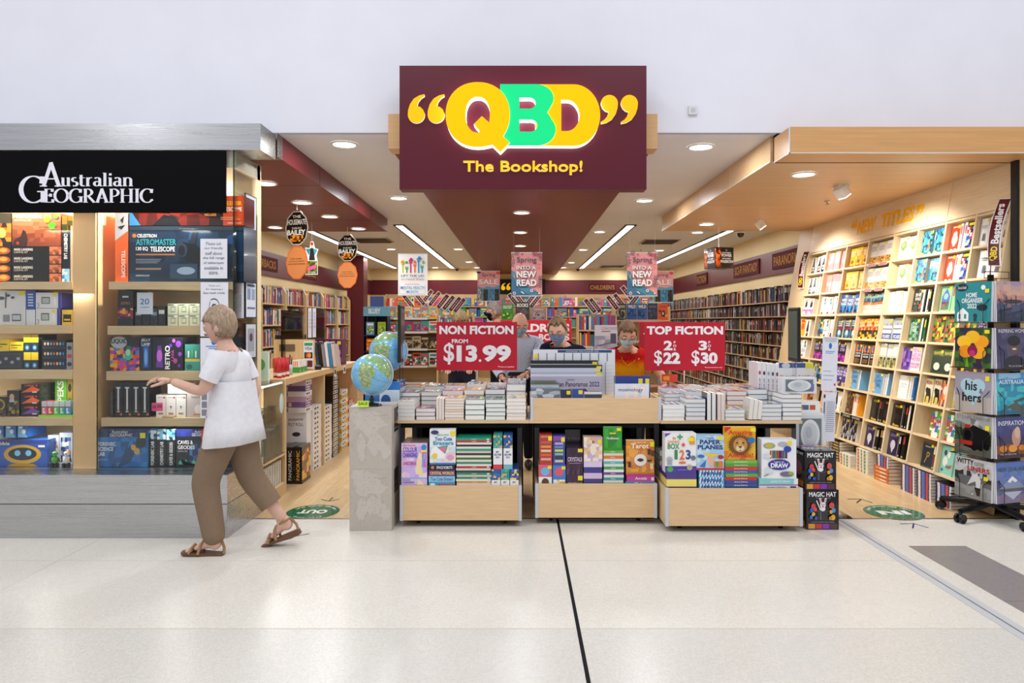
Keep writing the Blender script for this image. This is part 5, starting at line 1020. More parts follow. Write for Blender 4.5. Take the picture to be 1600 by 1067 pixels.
 'browncover': ('6A3A2A', [('m', 0, 0, 1, 1, 4, 6, ['7A3A28', '9A4A30', '5A2A20', 'C87850'], 6)], 'rust brown novel'),
 'redchar': ('F0E8E0', [('r', 0, 0, 1, 1, 'E8B030'), ('c', .5, .55, .3, .2, 'E05030'), ('r', .1, .8, .9, .95, 'D03828')], 'yellow and red novel'),
 'cream': ('EEE6D4', [('r', 0, 0, 1, 1, 'EAE0CC'), ('r', .2, .6, .8, .7, 'C8B898')], 'cream paperback'),
}
# (row from the top, column from the far end) -> list of (title, mode); f face, s spine, e fore edge
CELL = {
 1: ['coat:fff', 'pink:fff', 'gold:fff', 'wheat:fff', '_:1 tree:ff', 'reef:fsf', 'red:f comic:sssf', 'spiral:fff'],
 2: ['coat:ffe', 'pink:fff', 'gold:fff', 'wheat:fff', '_:2 tree:f', 'reef:fsf', 'red:f comic:sssf', '_:1 spiral:ff'],
 3: ['pinkfoot:ff', 'redman:fff', 'wild:fff', 'dust:fff', 'whitepages:fff', 'she:f she:ees', 'greenwin:f greenwin:sf', '_:1 jungle:ss'],
 4: ['redchar:f champ:f', 'yellowblue:f redman:ff', 'when:fff', 'fire:fff', 'stripe:ffe', '_:1 greentree:fes', 'jungle:ffs', 'jungle:f neon:f'],
 5: ['redman:ff', 'neon:ff yellowblue:f', 'neon:ff', 'archer:fff', 'palms:fff', 'violet:f pencil:f pencil:ee', '_:1 birds:ff', 'fire:ff'],
 6: ['yellowblue:ff', 'yellowblue:fef', 'purple:fff', 'blueboy:fe', 'blueboy:fee', 'whitepages:fee yellowblue:s', 'pony:ff ghostly:f', 'pony:f wild:f'],
 7: ['browncover:ff', 'browncover:ef', 'orange:fe champ:ff', 'forest:f orange:ss gold:s', 'black:f black:ss black:f', 'black:fsse', '_:4 bush:f', 'bush:f'],
 8: ['cream:ee yellowblue:e', 'yellowblue:fee', 'whitepages:ee greentree:e cream:ee', 'bw:ff', 'purplehb:f black:ssss', 'purplehb:f black:sss', '_:3 key:f browncover:ss', 'bear:ff'],
}
rowname = ['top shelf', 'second shelf', 'third shelf', 'fourth shelf', 'fifth shelf', 'sixth shelf', 'seventh shelf', 'bottom shelf']
rb = random.Random(21); used = set()
for r_, cells in CELL.items():
    zb = PITCH*(NR-r_)+.0085
    for c_, spec in enumerate(cells):
        x = ups[c_]+.016; xe = ups[c_+1]-.014; W = xe-x
        seq = []; 
        for tok in spec.split():
            k, ms = tok.split(':')
            if k == '_': seq.append(('_', int(ms)*.04))
            else: seq += [(k, m) for m in ms]
        # widths
        fw = .150 if c_ < 4 else .165
        nat = sum(w if k == '_' else (fw if w == 'f' else .036) for k, w in seq)+.004*len(seq)
        sc = min(1.0, W/nat)
        for n_, (k, m) in enumerate(seq):
            if k == '_': x += m*sc; continue
            sp_, art, desc = TIT[k]; h = .224+rb.uniform(-.012, .004)
            big = k in ('red', 'spiral', 'reef', 'greenwin', 'bear', 'palms', 'comic', 'jungle')
            if big: h = .236
            if k in ('blueboy', 'violet', 'champ', 'archer', 'fire', 'when'): h = .212+rb.uniform(-.006, .006)
            pc = rb.choice(PAGES)
            pos = f'{rowname[r_-1]}, {ordinal(c_)} bay from far end'
            if m == 'f':
                w = fw*sc; cop = 2 if c_ >= 4 and k not in ('bear', 'key', 'bush', 'palms') else 1; tt = .042 if c_ >= 4 else .075
                y0 = .03+rb.uniform(0, .02)
                for q in range(cop):
                    lab = f'{desc}, {"front copy" if q == 0 else "copy behind"}, {ordinal(n_)} in {pos}'
                    if len(lab.split()) > 16: lab = f'{desc}, {"front" if q == 0 else "behind"}, {ordinal(n_)}, {rowname[r_-1]}, bay {ordinal(c_)}'
                    book(lab, 'face', (x, y0+q*(tt+.003), zb), w-.006, h, tt, sp_, art+[STICK] if q == 0 else (), (), pc, 'books in the leaning bookcase', BK, m='gloss', key=(k, q), name='novel')
                x += w
            else:
                w = .036*sc; d_ = .15 if not big else .17
                lab = f'{desc}, {"spine" if m == "s" else "page edges"} outward, {ordinal(n_)} in {pos}'
                if len(lab.split()) > 16: lab = f'{desc}, edge on, {ordinal(n_)}, {rowname[r_-1]}, bay {ordinal(c_)}'
                col = sp_ if k in ('comic', 'orange', 'gold', 'black', 'jungle', 'reef', 'browncover', 'greenwin') else (art[0][5] if art[0][0] == 'r' else art[0][7][0])
                book(lab, 'spine' if m == 's' else 'edge', (x, .035+rb.uniform(0, .02), zb), d_, h, w-.003, col, (), [('r', .2, .6, .8, .9, rb.choice(['E8E0D0', 'D8B040', '3A3A40', 'C83A3A'])), ('r', .3, .05, .7, .12, 'D8D0C0')] if m == 's' else (), pc, 'books in the leaning bookcase', BK, key=(k, m), name='novel')
                x += w
            x += .004*sc
# shelf-edge tickets
for r_, c_, txt in ((1, 3, 0), (1, 3, 1), (2, 3, 0), (2, 3, 1)):
    x = ups[c_]+.07+.22*txt; b = MB(); b.box(0, .15, -.003, 0, -.03, .004, 'F0EDEA', 'gloss'); b.art(Fr((0, -.003, -.03), (1, 0, 0), (0, 0, 1), .15, .034), [('r', .04, .1, .96, .9, 'A83040'), ('t', 'TITLE OF MONTH', .1, .3, .9, .7, 'F4E8E8', .01)])
    o = b.build('shelf_ticket'); o.matrix_basis = BK @ Matrix.Translation((x, .001, PITCH*(NR-r_)))
    tag(o, f'small maroon ticket on the {rowname[r_-1]} edge under wheat strip novels, {"left" if not txt else "right"}', 'ticket')
b = MB(); b.box(0, .46, -.004, 0, -.032, .006, '1A1A1E', 'gloss'); b.art(Fr((0, -.004, -.032), (1, 0, 0), (0, 0, 1), .46, .038), [('t', 'GOOD READS', .1, .2, .45, .8, 'C8C8C8', .01), ('t', 'GOOD READS', .55, .2, .9, .8, 'C8C8C8', .01)])
o = b.build('shelf_ticket'); o.matrix_basis = BK @ Matrix.Translation((ups[3]+.02, .0, PITCH)); tag(o, 'long black ticket on the seventh shelf edge below the brown photo book', 'ticket')
# stacks on the floor in front of the case
def floor_stack(xc, yc, n, w, h, t, col, art, lab, group, rz, page='E8E0D0', mode='flatspine', z=0.):
    for i in range(n):
        X = Matrix.Translation((xc, yc, z+i*(t+.0008))) @ Matrix.Rotation(-PI/2+rz+rb.uniform(-.02, .02), 4, 'Z') @ Matrix.Translation((-h/2, 0, 0))
        where = 'bottom one' if i == 0 else ('top one' if i == n-1 else f'{ordinal(i)} from bottom')
        book(f'{lab}, {where}', mode, (0, 0, 0), w, h, t, col, (), art, page, group, X, key=lab[:14], name='hardback')
SPBLUE = [('r', 0, .0, 1, .12, 'E8E8F0'), ('r', 0, .2, 1, .34, 'C83A4A'), ('r', 0, .42, 1, .62, '4A6AC8'), ('r', 0, .7, 1, .86, 'E8E4F0')]
ORSP = [('r', .2, .1, .8, .9, 'E89A50'), ('r', .3, .2, .7, .6, 'F4E0C8')]
GRW = [('r', .1, .2, .9, .35, '5A9A6A'), ('r', .1, .5, .9, .6, '5A9A6A'), ('r', .1, .75, .9, .9, 'C8703A')]
DKSP = [('r', .3, .1, .7, .6, 'C8A860'), ('r', .3, .7, .7, .9, 'B0B0B0')]
for a in ((5.56, 7, 'navy striped hardback in the nearest floor stack', SPBLUE, '28305A', 3.45), (5.78, 9, 'navy striped hardback in the second floor stack from near end', SPBLUE, '28305A', 3.42), (6.02, 9, 'navy striped hardback in the third floor stack from near end', SPBLUE, '28305A', 3.42)):
    floor_stack(a[5], a[0], a[1], .155, .21, .025, a[4], a[3], a[2], 'navy striped books on the floor', 0)
floor_stack(3.40, 6.42, 4, .16, .235, .034, 'C8582A', ORSP, 'orange hardback in a floor stack under the bookcase', 'orange books on the floor', .05)
floor_stack(3.41, 6.42, 4, .155, .21, .026, '28305A', SPBLUE, 'navy striped hardback on top of the orange floor stack', 'navy striped books on the floor', .0, z=4*.0348)
floor_stack(3.41, 6.80, 7, .16, .23, .032, 'EDEAE0', GRW, 'white and green book in tall floor stack', 'white and green books on the floor', 0)
floor_stack(3.39, 7.12, 4, .16, .23, .030, 'EDEAE0', GRW, 'white and green book in short floor stack', 'white and green books on the floor', 0)
floor_stack(3.42, 7.42, 7, .155, .23, .030, '2A2420', DKSP, 'black and gold book in floor stack', 'black books on the floor', 0)
floor_stack(3.42, 7.75, 7, .155, .23, .030, 'E4DCCB', [('r', .2, .1, .8, .3, '3A3A3A'), ('r', .2, .5, .8, .8, 'C08A5A')], 'cream and brown book in floor stack', 'cream books on the floor', 0)
floor_stack(3.42, 8.1, 7, .155, .23, .030, '2A4A78', ORSP, 'blue and orange book in the farthest floor stack', 'blue books on the floor', 0)
# ================================================================ display tables, plinths and everything on them
ZT = .762
def table(lab, xa, xb, y0, y1):
    t = thing('display_table', lab, 'table', ((xa+xb)/2, (y0+y1)/2, 0)); w = xb-xa; d = y1-y0
    MB().box(-w/2, w/2, -d/2, d/2, ZT-.022, ZT, 'E2C296', 'woodx').build('table_top', t)
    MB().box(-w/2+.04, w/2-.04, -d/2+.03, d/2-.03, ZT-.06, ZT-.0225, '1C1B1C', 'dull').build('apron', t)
    for sx in (-1, 1):
        for sy in (.2, 1):
            x = sx*(w/2-.07); y = sy*(d/2-.07); MB().box(x-.02, x+.02, y-.02, y+.02, 0, ZT-.06, '8E9196', 'satin').build('leg', t)
    for s_ in (-1, 1): MB().box(s_*(w/2-.045)-.004, s_*(w/2-.045)+.004, -d/2+.56, d/2-.06, .05, ZT-.0605, '232225', 'dull').build('side_panel', t)  # dark sheets added in place of the shade under the table
    MB().box(-w/2+.05, w/2-.05, d/2-.06, d/2-.05, .05, ZT-.07, '232225', 'dull').build('back_panel', t)  # dark back likewise stands in for shade below the top
    return t
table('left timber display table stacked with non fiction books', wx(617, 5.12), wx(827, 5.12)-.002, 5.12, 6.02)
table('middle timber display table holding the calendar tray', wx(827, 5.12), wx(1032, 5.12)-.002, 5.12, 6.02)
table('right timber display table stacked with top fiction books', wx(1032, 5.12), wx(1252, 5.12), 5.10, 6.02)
def plinth(lab, xa, xb, y0, z0, z1, dep=.56, nm='display_plinth', castors=True, cat='plinth'):
    t = thing(nm, lab, cat, ((xa+xb)/2, y0, 0)); w = xb-xa; h0 = z0
    MB().box(-w/2+.02, w/2-.02, 0, .018, h0, z1, 'E4C195', 'woodx').build('front_board', t)
    for s_ in (-1, 1):
        MB().box(s_*(w/2-.018)-(.0 if s_ > 0 else .018), s_*(w/2-.018)+(.018 if s_ > 0 else 0), .02, dep, h0, z1, 'DDC193', 'wood').build('side_board', t)
        MB().box(s_*(w/2-.01)-.011, s_*(w/2-.01)+.011, -.004, .02, h0-.002, z1+.002, 'C9CDD6', 'satin').build('corner_trim', t)
    MB().box(-w/2+.02, w/2-.02, dep-.018, dep, h0, z1, 'DDC193', 'woodx').build('back_board', t)
    MB().box(-w/2+.02, w/2-.02, .018, dep-.018, z1-.035, z1-.02, 'D8BC8E', 'woodx').build('deck', t)
    if castors:
        for sx in (-1, 1):
            for y in (.1, dep-.1): MB().tube([(sx*(w/2-.12)-.012, y, .022), (sx*(w/2-.12)+.012, y, .022)], .022, '1A1A1C', 'plastic', 12).box(sx*(w/2-.12)-.015, sx*(w/2-.12)+.015, y-.01, y+.01, .02, h0, '3A3A3C', 'plastic').build('castor', t)
    return t
B1, B2, B3 = 4.99, 5.06, 4.87
plinth('low timber plinth of craft boxes and thin books, under the left table', wx(625, B1), wx(815, B1), B1, .05, .302)
plinth('low timber plinth of crystals, mindfulness and tarot sets, under middle table', wx(836.5, B2), wx(1026.5, B2), B2, .05, .300)
plinth('low timber plinth of childrens boxes with the lion book, under the right table', wx(1040, B3), wx(1254, B3), B3, .045, .312)
plinth('shallow timber tray of calendars on the middle table', wx(829, 5.125), wx(1033, 5.125), 5.125, ZT+.0005, ZT+.165, .5, 'calendar_tray', False, 'tray')
# --- goods on the plinths
def goods(dd, zb):
    def f(x0, x1, z, h, dep, col, lab, art, nm='box', cat='box', dy=0, **kw):
        w = (x1-x0)*dd/F-.002
        o = carton(nm, lab, cat, ((wx(x0, dd)+wx(x1, dd))/2, dd+dy+dep/2, zb+z), w, h-.0008, dep, col, front=art, **kw); return zb+z+h
    return f
P_ = lambda n, d: n*d/F
zb = .302-.0195; dd = B1+.025; g = goods(dd, zb); px = dd/F
UNI = [('r', 0, 0, 1, 1, 'E8C8EC'), ('m', 0, 0, 1, .9, 6, 6, ['D8B8F0', 'F0C8E4', 'C8B0EC', 'F4D8EC'], 3), ('p', [(.55, .1), (.6, .5), (.7, .75), (.85, .6), (.78, .35), (.88, .05)], 'F8E0B0'), ('c', .75, .6, .1, .08, 'FBE8C8'), ('m', .8, .3, .98, .8, 3, 4, ['F070B0', 'B070E0', '70B8F0'], 4), ('t', 'PRINT YOUR OWN', .06, .90, .55, .95, 'D8409A', .01), ('t', 'COLOUR', .06, .74, .62, .88, '6A4AC0', .03), ('t', 'CHANGING', .06, .58, .62, .72, '6A4AC0', .03), ('t', 'UNICORNS', .06, .36, .58, .46, 'D8409A', .02), ('c', .88, .88, .1, .08, '3A8AE0'), ('r', .76, .74, .98, .80, 'F4E83A')]
z = 0
for i, h in enumerate((3, 13)):
    g(627, 667.5, z, P_(h, dd), .26, 'D8C0E8', 'flat unicorn craft box, %s below the big unicorn box' % ('lowest' if i == 0 else 'directly'), [('r', 0, .85, 1, 1, '8AB8F0'), ('t', 'COLOUR', .05, .62, .35, .82, '6A4AC0', .03), ('t', 'CHANGING', .05, .3, .5, .55, '6A4AC0', .03), ('p', [(.6, .1), (.65, .8), (.8, .5), (.9, .1)], 'F4E0C0')] if h > 5 else []); z += P_(h, dd)
g(627, 667.5, z, P_(54, dd), .26, 'C8A8E0', 'pink and lilac colour changing unicorns craft box at left of plinth', UNI, sides=dict(top='8A7A70'))
CUTE = [('r', 0, 0, 1, 1, 'F2F2F6'), ('m', 0, 0, 1, .5, 7, 6, ['F4C8D8', 'C8E8F4', 'F8F0C8', 'F2F2F6', 'D8F0D8'], 2), ('r', 0, 0, 1, .05, '2A78C8'), ('c', .35, .35, .3, .18, 'F8F8FA'), ('p', [(.28, .5), (.7, .55), (.6, .3)], '2AA8A0'), ('p', [(.32, .47), (.64, .51), (.57, .34)], 'F06A9A'), ('c', .8, .2, .14, .08, 'E8A0C8'), ('c', .2, .25, .1, .08, 'F8D040'), ('t', 'MAKE & SWAP', .3, .82, .74, .87, '58A83A', .01), ('t', 'Too Cute', .2, .68, .86, .79, '2A78C8', .03), ('t', 'Erasers', .14, .56, .92, .67, '2AA0B8', .03), ('r', .80, .82, .98, .96, 'F4E020'), ('c', .2, .92, .15, .06, '2A3A6A')]
z = 0
for h, col, n_, art in ((9.2, '3AA0C8', 'blue marble run box at the bottom of the erasers stack', [('t', 'MARBLE RUN', .38, .2, .97, .8, 'C8303A', .03), ('c', .15, .5, .1, .3, 'F0F4F8')]), (9, '8AC8E8', 'pale blue erasers box lying in the erasers stack', [('t', 'Too Cute Erasers', .08, .2, .92, .8, '2A5AA8', .02)]), (9, '7A2A80', 'purple crystal worlds box lying in the erasers stack', [('t', 'CRYSTAL WORLDS', .06, .25, .96, .78, 'E0E83A', .02)]), (9, '14161A', 'black space robots box just under the standing erasers box', [('t', 'SPACE ROBOTS', .3, .25, .9, .75, 'E8E8F0', .02), ('c', .15, .5, .06, .3, 'D8803A')])):
    g(669.5, 711, z, P_(h, dd), .27, col, n_, art); z += P_(h, dd)
g(671, 712, z, P_(55, dd), .07, 'E8EAF2', 'standing white Too Cute Erasers craft box on its stack', CUTE, rz=.02)
z = 0; rt = random.Random(5)
seq = ['E8A030', 'F0EEE8', 'E8A030', 'E8E4DC', '2A8A6A', 'C8C8C0', '2A8A6A', '3A3A3A', 'D8D4C8', 'C83038', 'E8E4DC', '3A8A6A', 'E0DCD0', '4A7A3A', 'E8E0D0', '3A3A40', 'D8D0C0', '3A9A7A', 'E8E8E0', '2A2A2A', 'E4E0D8', 'C83030', '2A9A7A']
for i, c in enumerate(seq):
    th = P_(77.5/len(seq), dd); nm_ = {'E8A030': 'orange', 'F0EEE8': 'white', 'E8E4DC': 'cream', '2A8A6A': 'green', 'C8C8C0': 'grey', '3A3A3A': 'black', 'D8D4C8': 'pale grey', 'C83038': 'red', '3A8A6A': 'green', 'E0DCD0': 'cream', '4A7A3A': 'leaf green', 'E8E0D0': 'cream', '3A3A40': 'dark', 'D8D0C0': 'beige', '3A9A7A': 'teal', 'E8E8E0': 'white', '2A2A2A': 'black', 'E4E0D8': 'cream', 'C83030': 'red', '2A9A7A': 'teal'}[c]
    lk = c in ('C83038', 'C83030', '2A8A6A', '2A9A7A', 'E8A030')
    book(f'thin {nm_} book, {ordinal(i)} from bottom of the tall stack by the bedtime boxes', 'flatspine', (wx(712.5, dd)+rt.uniform(0, .006), dd+rt.uniform(0, .008), zb+z), .235, P_(56, dd)-.008, th-.0006, c, (), ([('t', 'Ladybird', .2, .42, .8, .56, 'F4E8C8', .01, 90), ('r', .2, .05, .8, .12, 'F4F0E0')] if lk else []), 'EEE8DA', 'thin books in the tall stack', name='book'); z += th
BED = lambda a: [('r', 0, .0, 1, .5, 'F0F0F2'), ('m', 0, .5, 1, 1, 4, 6, a, 3), ('t', 'MY', .3, .36, .7, .41, '3A4A7A', .01), ('t', 'BEDTIME', .15, .28, .85, .33, '3A4A7A', .01), ('t', 'BOX', .3, .2, .7, .25, '3A4A7A', .01)]
pat = [['2A5AA0', '3A70B8', 'E8C060', '2A5AA0', '24508F'], ['3AA098', '50B8B0', 'E8A860', '3AA098', '2A8A84'], ['3A5A98', '4A70B0', 'F0D080', '2E4E88']]
for i in range(3): g(768+14.4*i, 781.8+14.4*i, 0, P_(29, dd), .22, ('2A5AA0', '3AA098', '3A5A98')[i], 'upright bedtime box, %s of the three on the plinth deck' % ('left blue', 'middle teal', 'right blue')[i], [('r', 0, 0, 1, .42, 'F0F0F2'), ('m', 0, .42, 1, 1, 4, 5, pat[i], i), ('t', 'MY', .3, .25, .7, .35, '3A4A7A', .01)], group=None)
g(770.5, 785, P_(29, dd), P_(53, dd), .2, '3AA098', 'teal topped bedtime box standing on the lower boxes', [('r', 0, 0, 1, .14, 'D8404A')]+BED(pat[1])[0:0]+[('r', 0, .14, 1, .62, 'F0F0F2'), ('m', 0, .62, 1, 1, 4, 5, pat[1], 3), ('t', 'MY', .3, .48, .7, .54, '3A4A7A', .01), ('t', 'BEDTIME', .12, .4, .88, .46, '3A4A7A', .01), ('t', 'BOX', .3, .32, .7, .38, '3A4A7A', .01)])
g(786.5, 801, P_(29, dd), P_(53, dd), .2, '2A5AA0', 'navy topped bedtime box standing on the lower boxes', [('r', 0, 0, 1, .14, '70B8C0'), ('r', 0, .14, 1, .62, 'F0F0F2'), ('m', 0, .62, 1, 1, 4, 5, pat[0], 3), ('t', 'MY', .3, .48, .7, .54, '3A4A7A', .01), ('t', 'BEDTIME', .12, .4, .88, .46, '3A4A7A', .01), ('t', 'BOX', .3, .32, .7, .38, '3A4A7A', .01)])
# middle plinth
zb = .300-.0195; dd = B2+.025; g = goods(dd, zb)
ST = [('r', .68, .80, .98, .95, 'F4E020')]
g(841.5, 862.5, 0, P_(33, dd), .2, 'E0607A', 'pink card box with drawn face at left of the middle plinth', [('r', 0, 0, 1, .42, 'F0F0F0'), ('c', .5, .16, .28, .2, '5A3A2A'), ('c', .5, .68, .34, .2, '70B8E0')]+ST)
g(863.5, 884, 0, P_(32, dd), .2, '3A80D0', 'blue card box with red circle beside the pink card box', [('c', .5, .68, .34, .22, 'E05A6A'), ('m', .05, .02, .95, .3, 4, 3, ['2A60B0', 'F0F0F0', 'E8C040'], 3)]+ST)
g(843, 863, P_(33, dd), P_(47, dd), .18, 'B83A2A', 'red crystals box on the pink card box', [('r', .1, .14+.14*i, .9, .22+.14*i, c) for i, c in enumerate(('E0A8A0', 'D86A3A', 'E8C8A8', 'E0A040', 'C85A60'))]+[('t', 'CRYSTALS', .1, .9, .9, .96, 'F0D8C0', .01)]+ST)
g(864, 883, P_(32, dd), P_(46, dd), .18, '3A4AA0', 'blue and purple crystal set box on the blue card box', [('r', .15, .1+.12*i, .85, .18+.12*i, c) for i, c in enumerate(('D8C8A0', '3A3A3A', '8AB8A0', 'C8D840', '6A8AC0', 'C8A0D0'))]+[('r', 0, .84, 1, 1, '8A4AA0')]+ST)
CRY = [('m', 0, 0, 1, 1, 6, 5, ['3A1E3A', '4A2848', '2E1830', '5A3458'], 4), ('t', 'CRYSTALS', .08, .5, .94, .66, 'D8C8D8', .015), ('r', .15, .42, .85, .45, '9A7A9A')]
g(884.8, 911, 0, P_(17, dd), .2, '3A2038', 'dark purple crystals box at the bottom of its stack', [('t', 'CRYSTALS', .08, .05, .94, .3, 'D8C8D8', .015), ('r', .7, .5, .98, .92, 'F4E020')])
g(884.8, 911, P_(17, dd), P_(42, dd), .2, '3A2038', 'dark purple crystals box in the middle of its stack', CRY+[('r', .7, .85, .98, .97, 'F4E020')])
g(885.5, 911, P_(17, dd), P_(64, dd), .1, '2E1A30', 'dark purple crystals box standing tall behind the stack', [('t', 'CRYSTALS', .08, .72, .94, .80, 'B8A0B8', .01)], dy=.21)
z = 0
for h, c, n_ in ((11, '3A3A80', 'navy oracle card box lowest under the angel box'), (9, 'D8BCE0', 'lilac oracle card box second under the angel box'), (9, '3A3A88', 'navy oracle card box third under the angel box'), (9, 'E0C8E8', 'lilac oracle card box directly under the angel box')):
    g(912, 941, z, P_(h, dd), .2, c, n_, []); z += P_(h, dd)
g(912, 941.5, z, P_(38, dd), .1, 'E8D0C0', 'angel oracle box with painted figure in cream and gold', [('m', 0, 0, 1, 1, 6, 7, ['E8C8A0', 'F0E0D0', 'D8A8B0', 'C8B0D8', 'F4E8DC', 'E0B070'], 8), ('c', .5, .5, .16, .25, 'F4E4D0'), ('c', .5, .8, .07, .06, '9A6A4A'), ('r', .74, .72, .94, .9, 'F4E020')])
z = 0
for i, (c, n_) in enumerate((('3A9A4A', 'green'), ('E8E8E0', 'white'), ('2A9A98', 'teal'), ('E4E0D8', 'cream'), ('6A4AA0', 'purple'), ('EDEAE0', 'white'), ('3AA05A', 'green'), ('E8E4DA', 'cream'), ('5ABAB8', 'aqua'), ('F0EDE4', 'white'), ('E8762A', 'orange'), ('E0DCD0', 'cream'), ('6AB03A', 'lime'))):
    th = P_(55/13, dd); lk = i % 2 == 0
    book(f'{n_} mindfulness book, {ordinal(i)} from bottom of the stack under the green book', 'flatspine', (wx(943, dd)+rt.uniform(0, .004), dd+rt.uniform(0, .006), zb+z), .2, P_(31, dd), th-.0006, c, (), [('t', 'Crystals', .2, .42, .8, .64, 'F4F0E8', .01, 90)] if lk else [], 'F0EBE0', 'mindfulness books in the stack'); z += th
book('green mindfulness book with gold leaf standing on its stack', 'face', (wx(943, dd), dd+.02, zb+z), P_(29.5, dd), P_(36.5, dd), .02, '2A8A2A', [('r', 0, 0, 1, 1, '2E9A2E'), ('m', .08, .1, .92, .9, 4, 5, ['2E9A2E', '3AA83A', '288A2A'], 4), ('p', [(.5, .15), (.85, .5), (.5, .85), (.15, .5)], '28842A'), ('c', .42, .72, .09, .04, 'D8D03A'), ('c', .58, .72, .09, .04, 'D8D03A'), ('t', 'Mindfulness', .18, .46, .82, .56, 'F4F4E8', .015), ('r', .72, .82, .95, .95, 'F4E020')], tilt=0)
g(977.5, 1023, 0, P_(6.5, dd), .24, '3A9AC8', 'blue chakras box at the bottom of the tarot stack', [('t', 'Chakras', .3, .15, .75, .85, 'F0F4F8', .02)])
g(979, 1023, P_(6.5, dd), P_(8.5, dd), .24, 'C03A98', 'magenta angels box just under the tarot set', [('t', 'Angels', .3, .2, .72, .85, 'F4E0F0', .02), ('r', .88, .2, .98, .8, 'E8E0E8')])
TAR = [('r', 0, 0, 1, 1, 'E0902A'), ('m', 0, .1, 1, .85, 7, 7, ['E8982E', 'E0882A', 'F0A840', 'D87A20'], 6)]+[('p', [(.5+.14*math.cos(a), .45+.11*math.sin(a)), (.5+.42*math.cos(a+.06), .45+.3*math.sin(a+.06)), (.5+.14*math.cos(a+.12), .45+.11*math.sin(a+.12))], 'F8E8C8') for a in [i*PI/12 for i in range(24)]]+[('c', .5, .45, .22, .17, 'F4E8D8'), ('c', .5, .45, .12, .05, '4A4A6A'), ('c', .5, .45, .05, .04, '1A1A2A'), ('t', 'SECRETS OF', .25, .93, .7, .97, 'F8E8C8', .0), ('t', 'Tarot', .16, .78, .8, .92, 'FBF4E8', .02), ('r', .84, .83, .99, .97, 'F4E020'), ('r', 0, 0, 1, .05, 'B83A88'), ('r', .76, .6, .86, .76, '3A2A1A'), ('r', .88, .56, .98, .72, '4A3220'), ('r', .74, .4, .9, .46, '2A2A2A'), ('r', .06, .24, .16, .4, '3A2A20'), ('r', .84, .2, .95, .36, 'F0D8A8')]
book('orange secrets of tarot set standing at right of the middle plinth', 'face', (wx(979, dd), dd+.02, zb+P_(15.05, dd)), P_(44, dd), P_(55, dd), .05, 'D8882A', TAR, tilt=0)
# right plinth
zb = .312-.0195; dd = B3+.025; g = goods(dd, zb)
z = 0
for h, c, n_, dp in ((6, '3A2A6A', 'purple learning box lowest in its stack', .27), (11.5, 'F0E070', 'yellow learning box inner lying in its stack', .27), (10, '4A3A88', 'purple learning box just under the standing 123 box', .27)):
    g(1041.5, 1088.5, z, P_(h, dd), dp, c, n_, []); z += P_(h, dd)
L123 = [('r', 0, 0, 1, 1, 'F4F4F4'), ('r', 0, 0, 1, .17, '4A3AA0'), ('p', [(0, .9), (.2, 1), (0, 1)], '6A4AB0'), ('c', .16, .09, .1, .07, '4AB04A'), ('t', 'the', .24, .84, .34, .92, 'E87A2A', .02), ('t', 'LEARNING', .08, .75, .46, .82, 'E8A030', .02), ('t', 'BOX', .08, .60, .46, .74, '3A9A5A', .03), ('t', '1', .30, .34, .40, .58, '3A8A5A', .03), ('t', '2', .46, .33, .62, .58, 'E8762A', .03), ('t', '3', .66, .34, .82, .58, '2A4A98', .03), ('c', .86, .86, .09, .07, 'E89A30'), ('r', .78, .72, .95, .82, 'E89A30'), ('r', .74, .80, .92, .90, 'F4E83A'), ('c', .14, .34, .10, .07, 'B8B8C0'), ('p', [(.06, .2), (.22, .2), (.2, .34), (.08, .34)], 'A8A8B4'), ('c', .55, .26, .12, .03, 'E8703A'), ('c', .9, .38, .08, .06, '6A7A8A'), ('r', .45, .84, .49, .98, '3AA05A'), ('r', .38, .89, .56, .93, '3AA05A'), ('r', .56, .66, .60, .76, 'E84A4A'), ('r', .52, .69, .64, .73, 'E84A4A'), ('c', .78, .14, .09, .07, 'B8A890'), ('r', .4, .07, .7, .1, '7A6AC0')]
g(1039, 1088, z, P_(62, dd), .1, 'EDEDF0', 'white learning box 123 standing at left of the right plinth', L123)
PPL = [('r', 0, 0, 1, 1, '4AA0D8')]+[('p', [(.12*i, 0), (.12*i+.05, 0), (.12*i+.11, 1), (.12*i+.06, 1)], 'E8F2F8') for i in range(8)]+[('t', 'PAPER PLANES', .1, .25, .9, .75, '24408A', .03)]
for i in range(3): g(1092, 1132, P_(10.6*i, dd), P_(10.6, dd), .25, '4AA0D8', 'blue and white paper planes box lying %s under the standing one' % ('lowest', 'in the middle', 'uppermost')[i], PPL, group='lying paper planes boxes')
PPF = [('r', 0, 0, 1, 1, 'B8D8EE')]+[('p', [(.5, .55), (.5+1.2*math.cos(a), .55+1.2*math.sin(a)), (.5+1.2*math.cos(a+.16), .55+1.2*math.sin(a+.16))], '98C4E4') for a in [i*PI/6 for i in range(12)]]
PPF = [('r', 0, 0, 1, 1, 'B8D8EE'), ('m', 0, .1, 1, 1, 6, 8, ['B8D8EE', 'A4CCE8', 'C8E2F2'], 3), ('r', 0, 0, 1, .06, 'C8303A'), ('t', 'Classic', .35, .9, .62, .96, '24408A', .01), ('t', 'PAPER', .12, .75, .88, .88, '24408A', .04), ('t', 'PLANES', .04, .60, .96, .73, '24408A', .04), ('p', [(.2, .5), (.85, .46), (.5, .34), (.45, .40)], 'F4D020'), ('p', [(.42, .15), (.40, .38), (.55, .42), (.66, .34), (.58, .1)], 'E8B898'), ('c', .16, .4, .13, .05, '3A70C0'), ('c', .88, .38, .11, .06, 'A8303A'), ('r', .64, .08, .95, .26, 'E8762A'), ('r', .7, .1, .8, .24, '3AA05A'), ('p', [(.1, .1), (.36, .3), (.3, .08)], '3A70C0'), ('r', .76, .88, .95, .97, 'F4E020')]
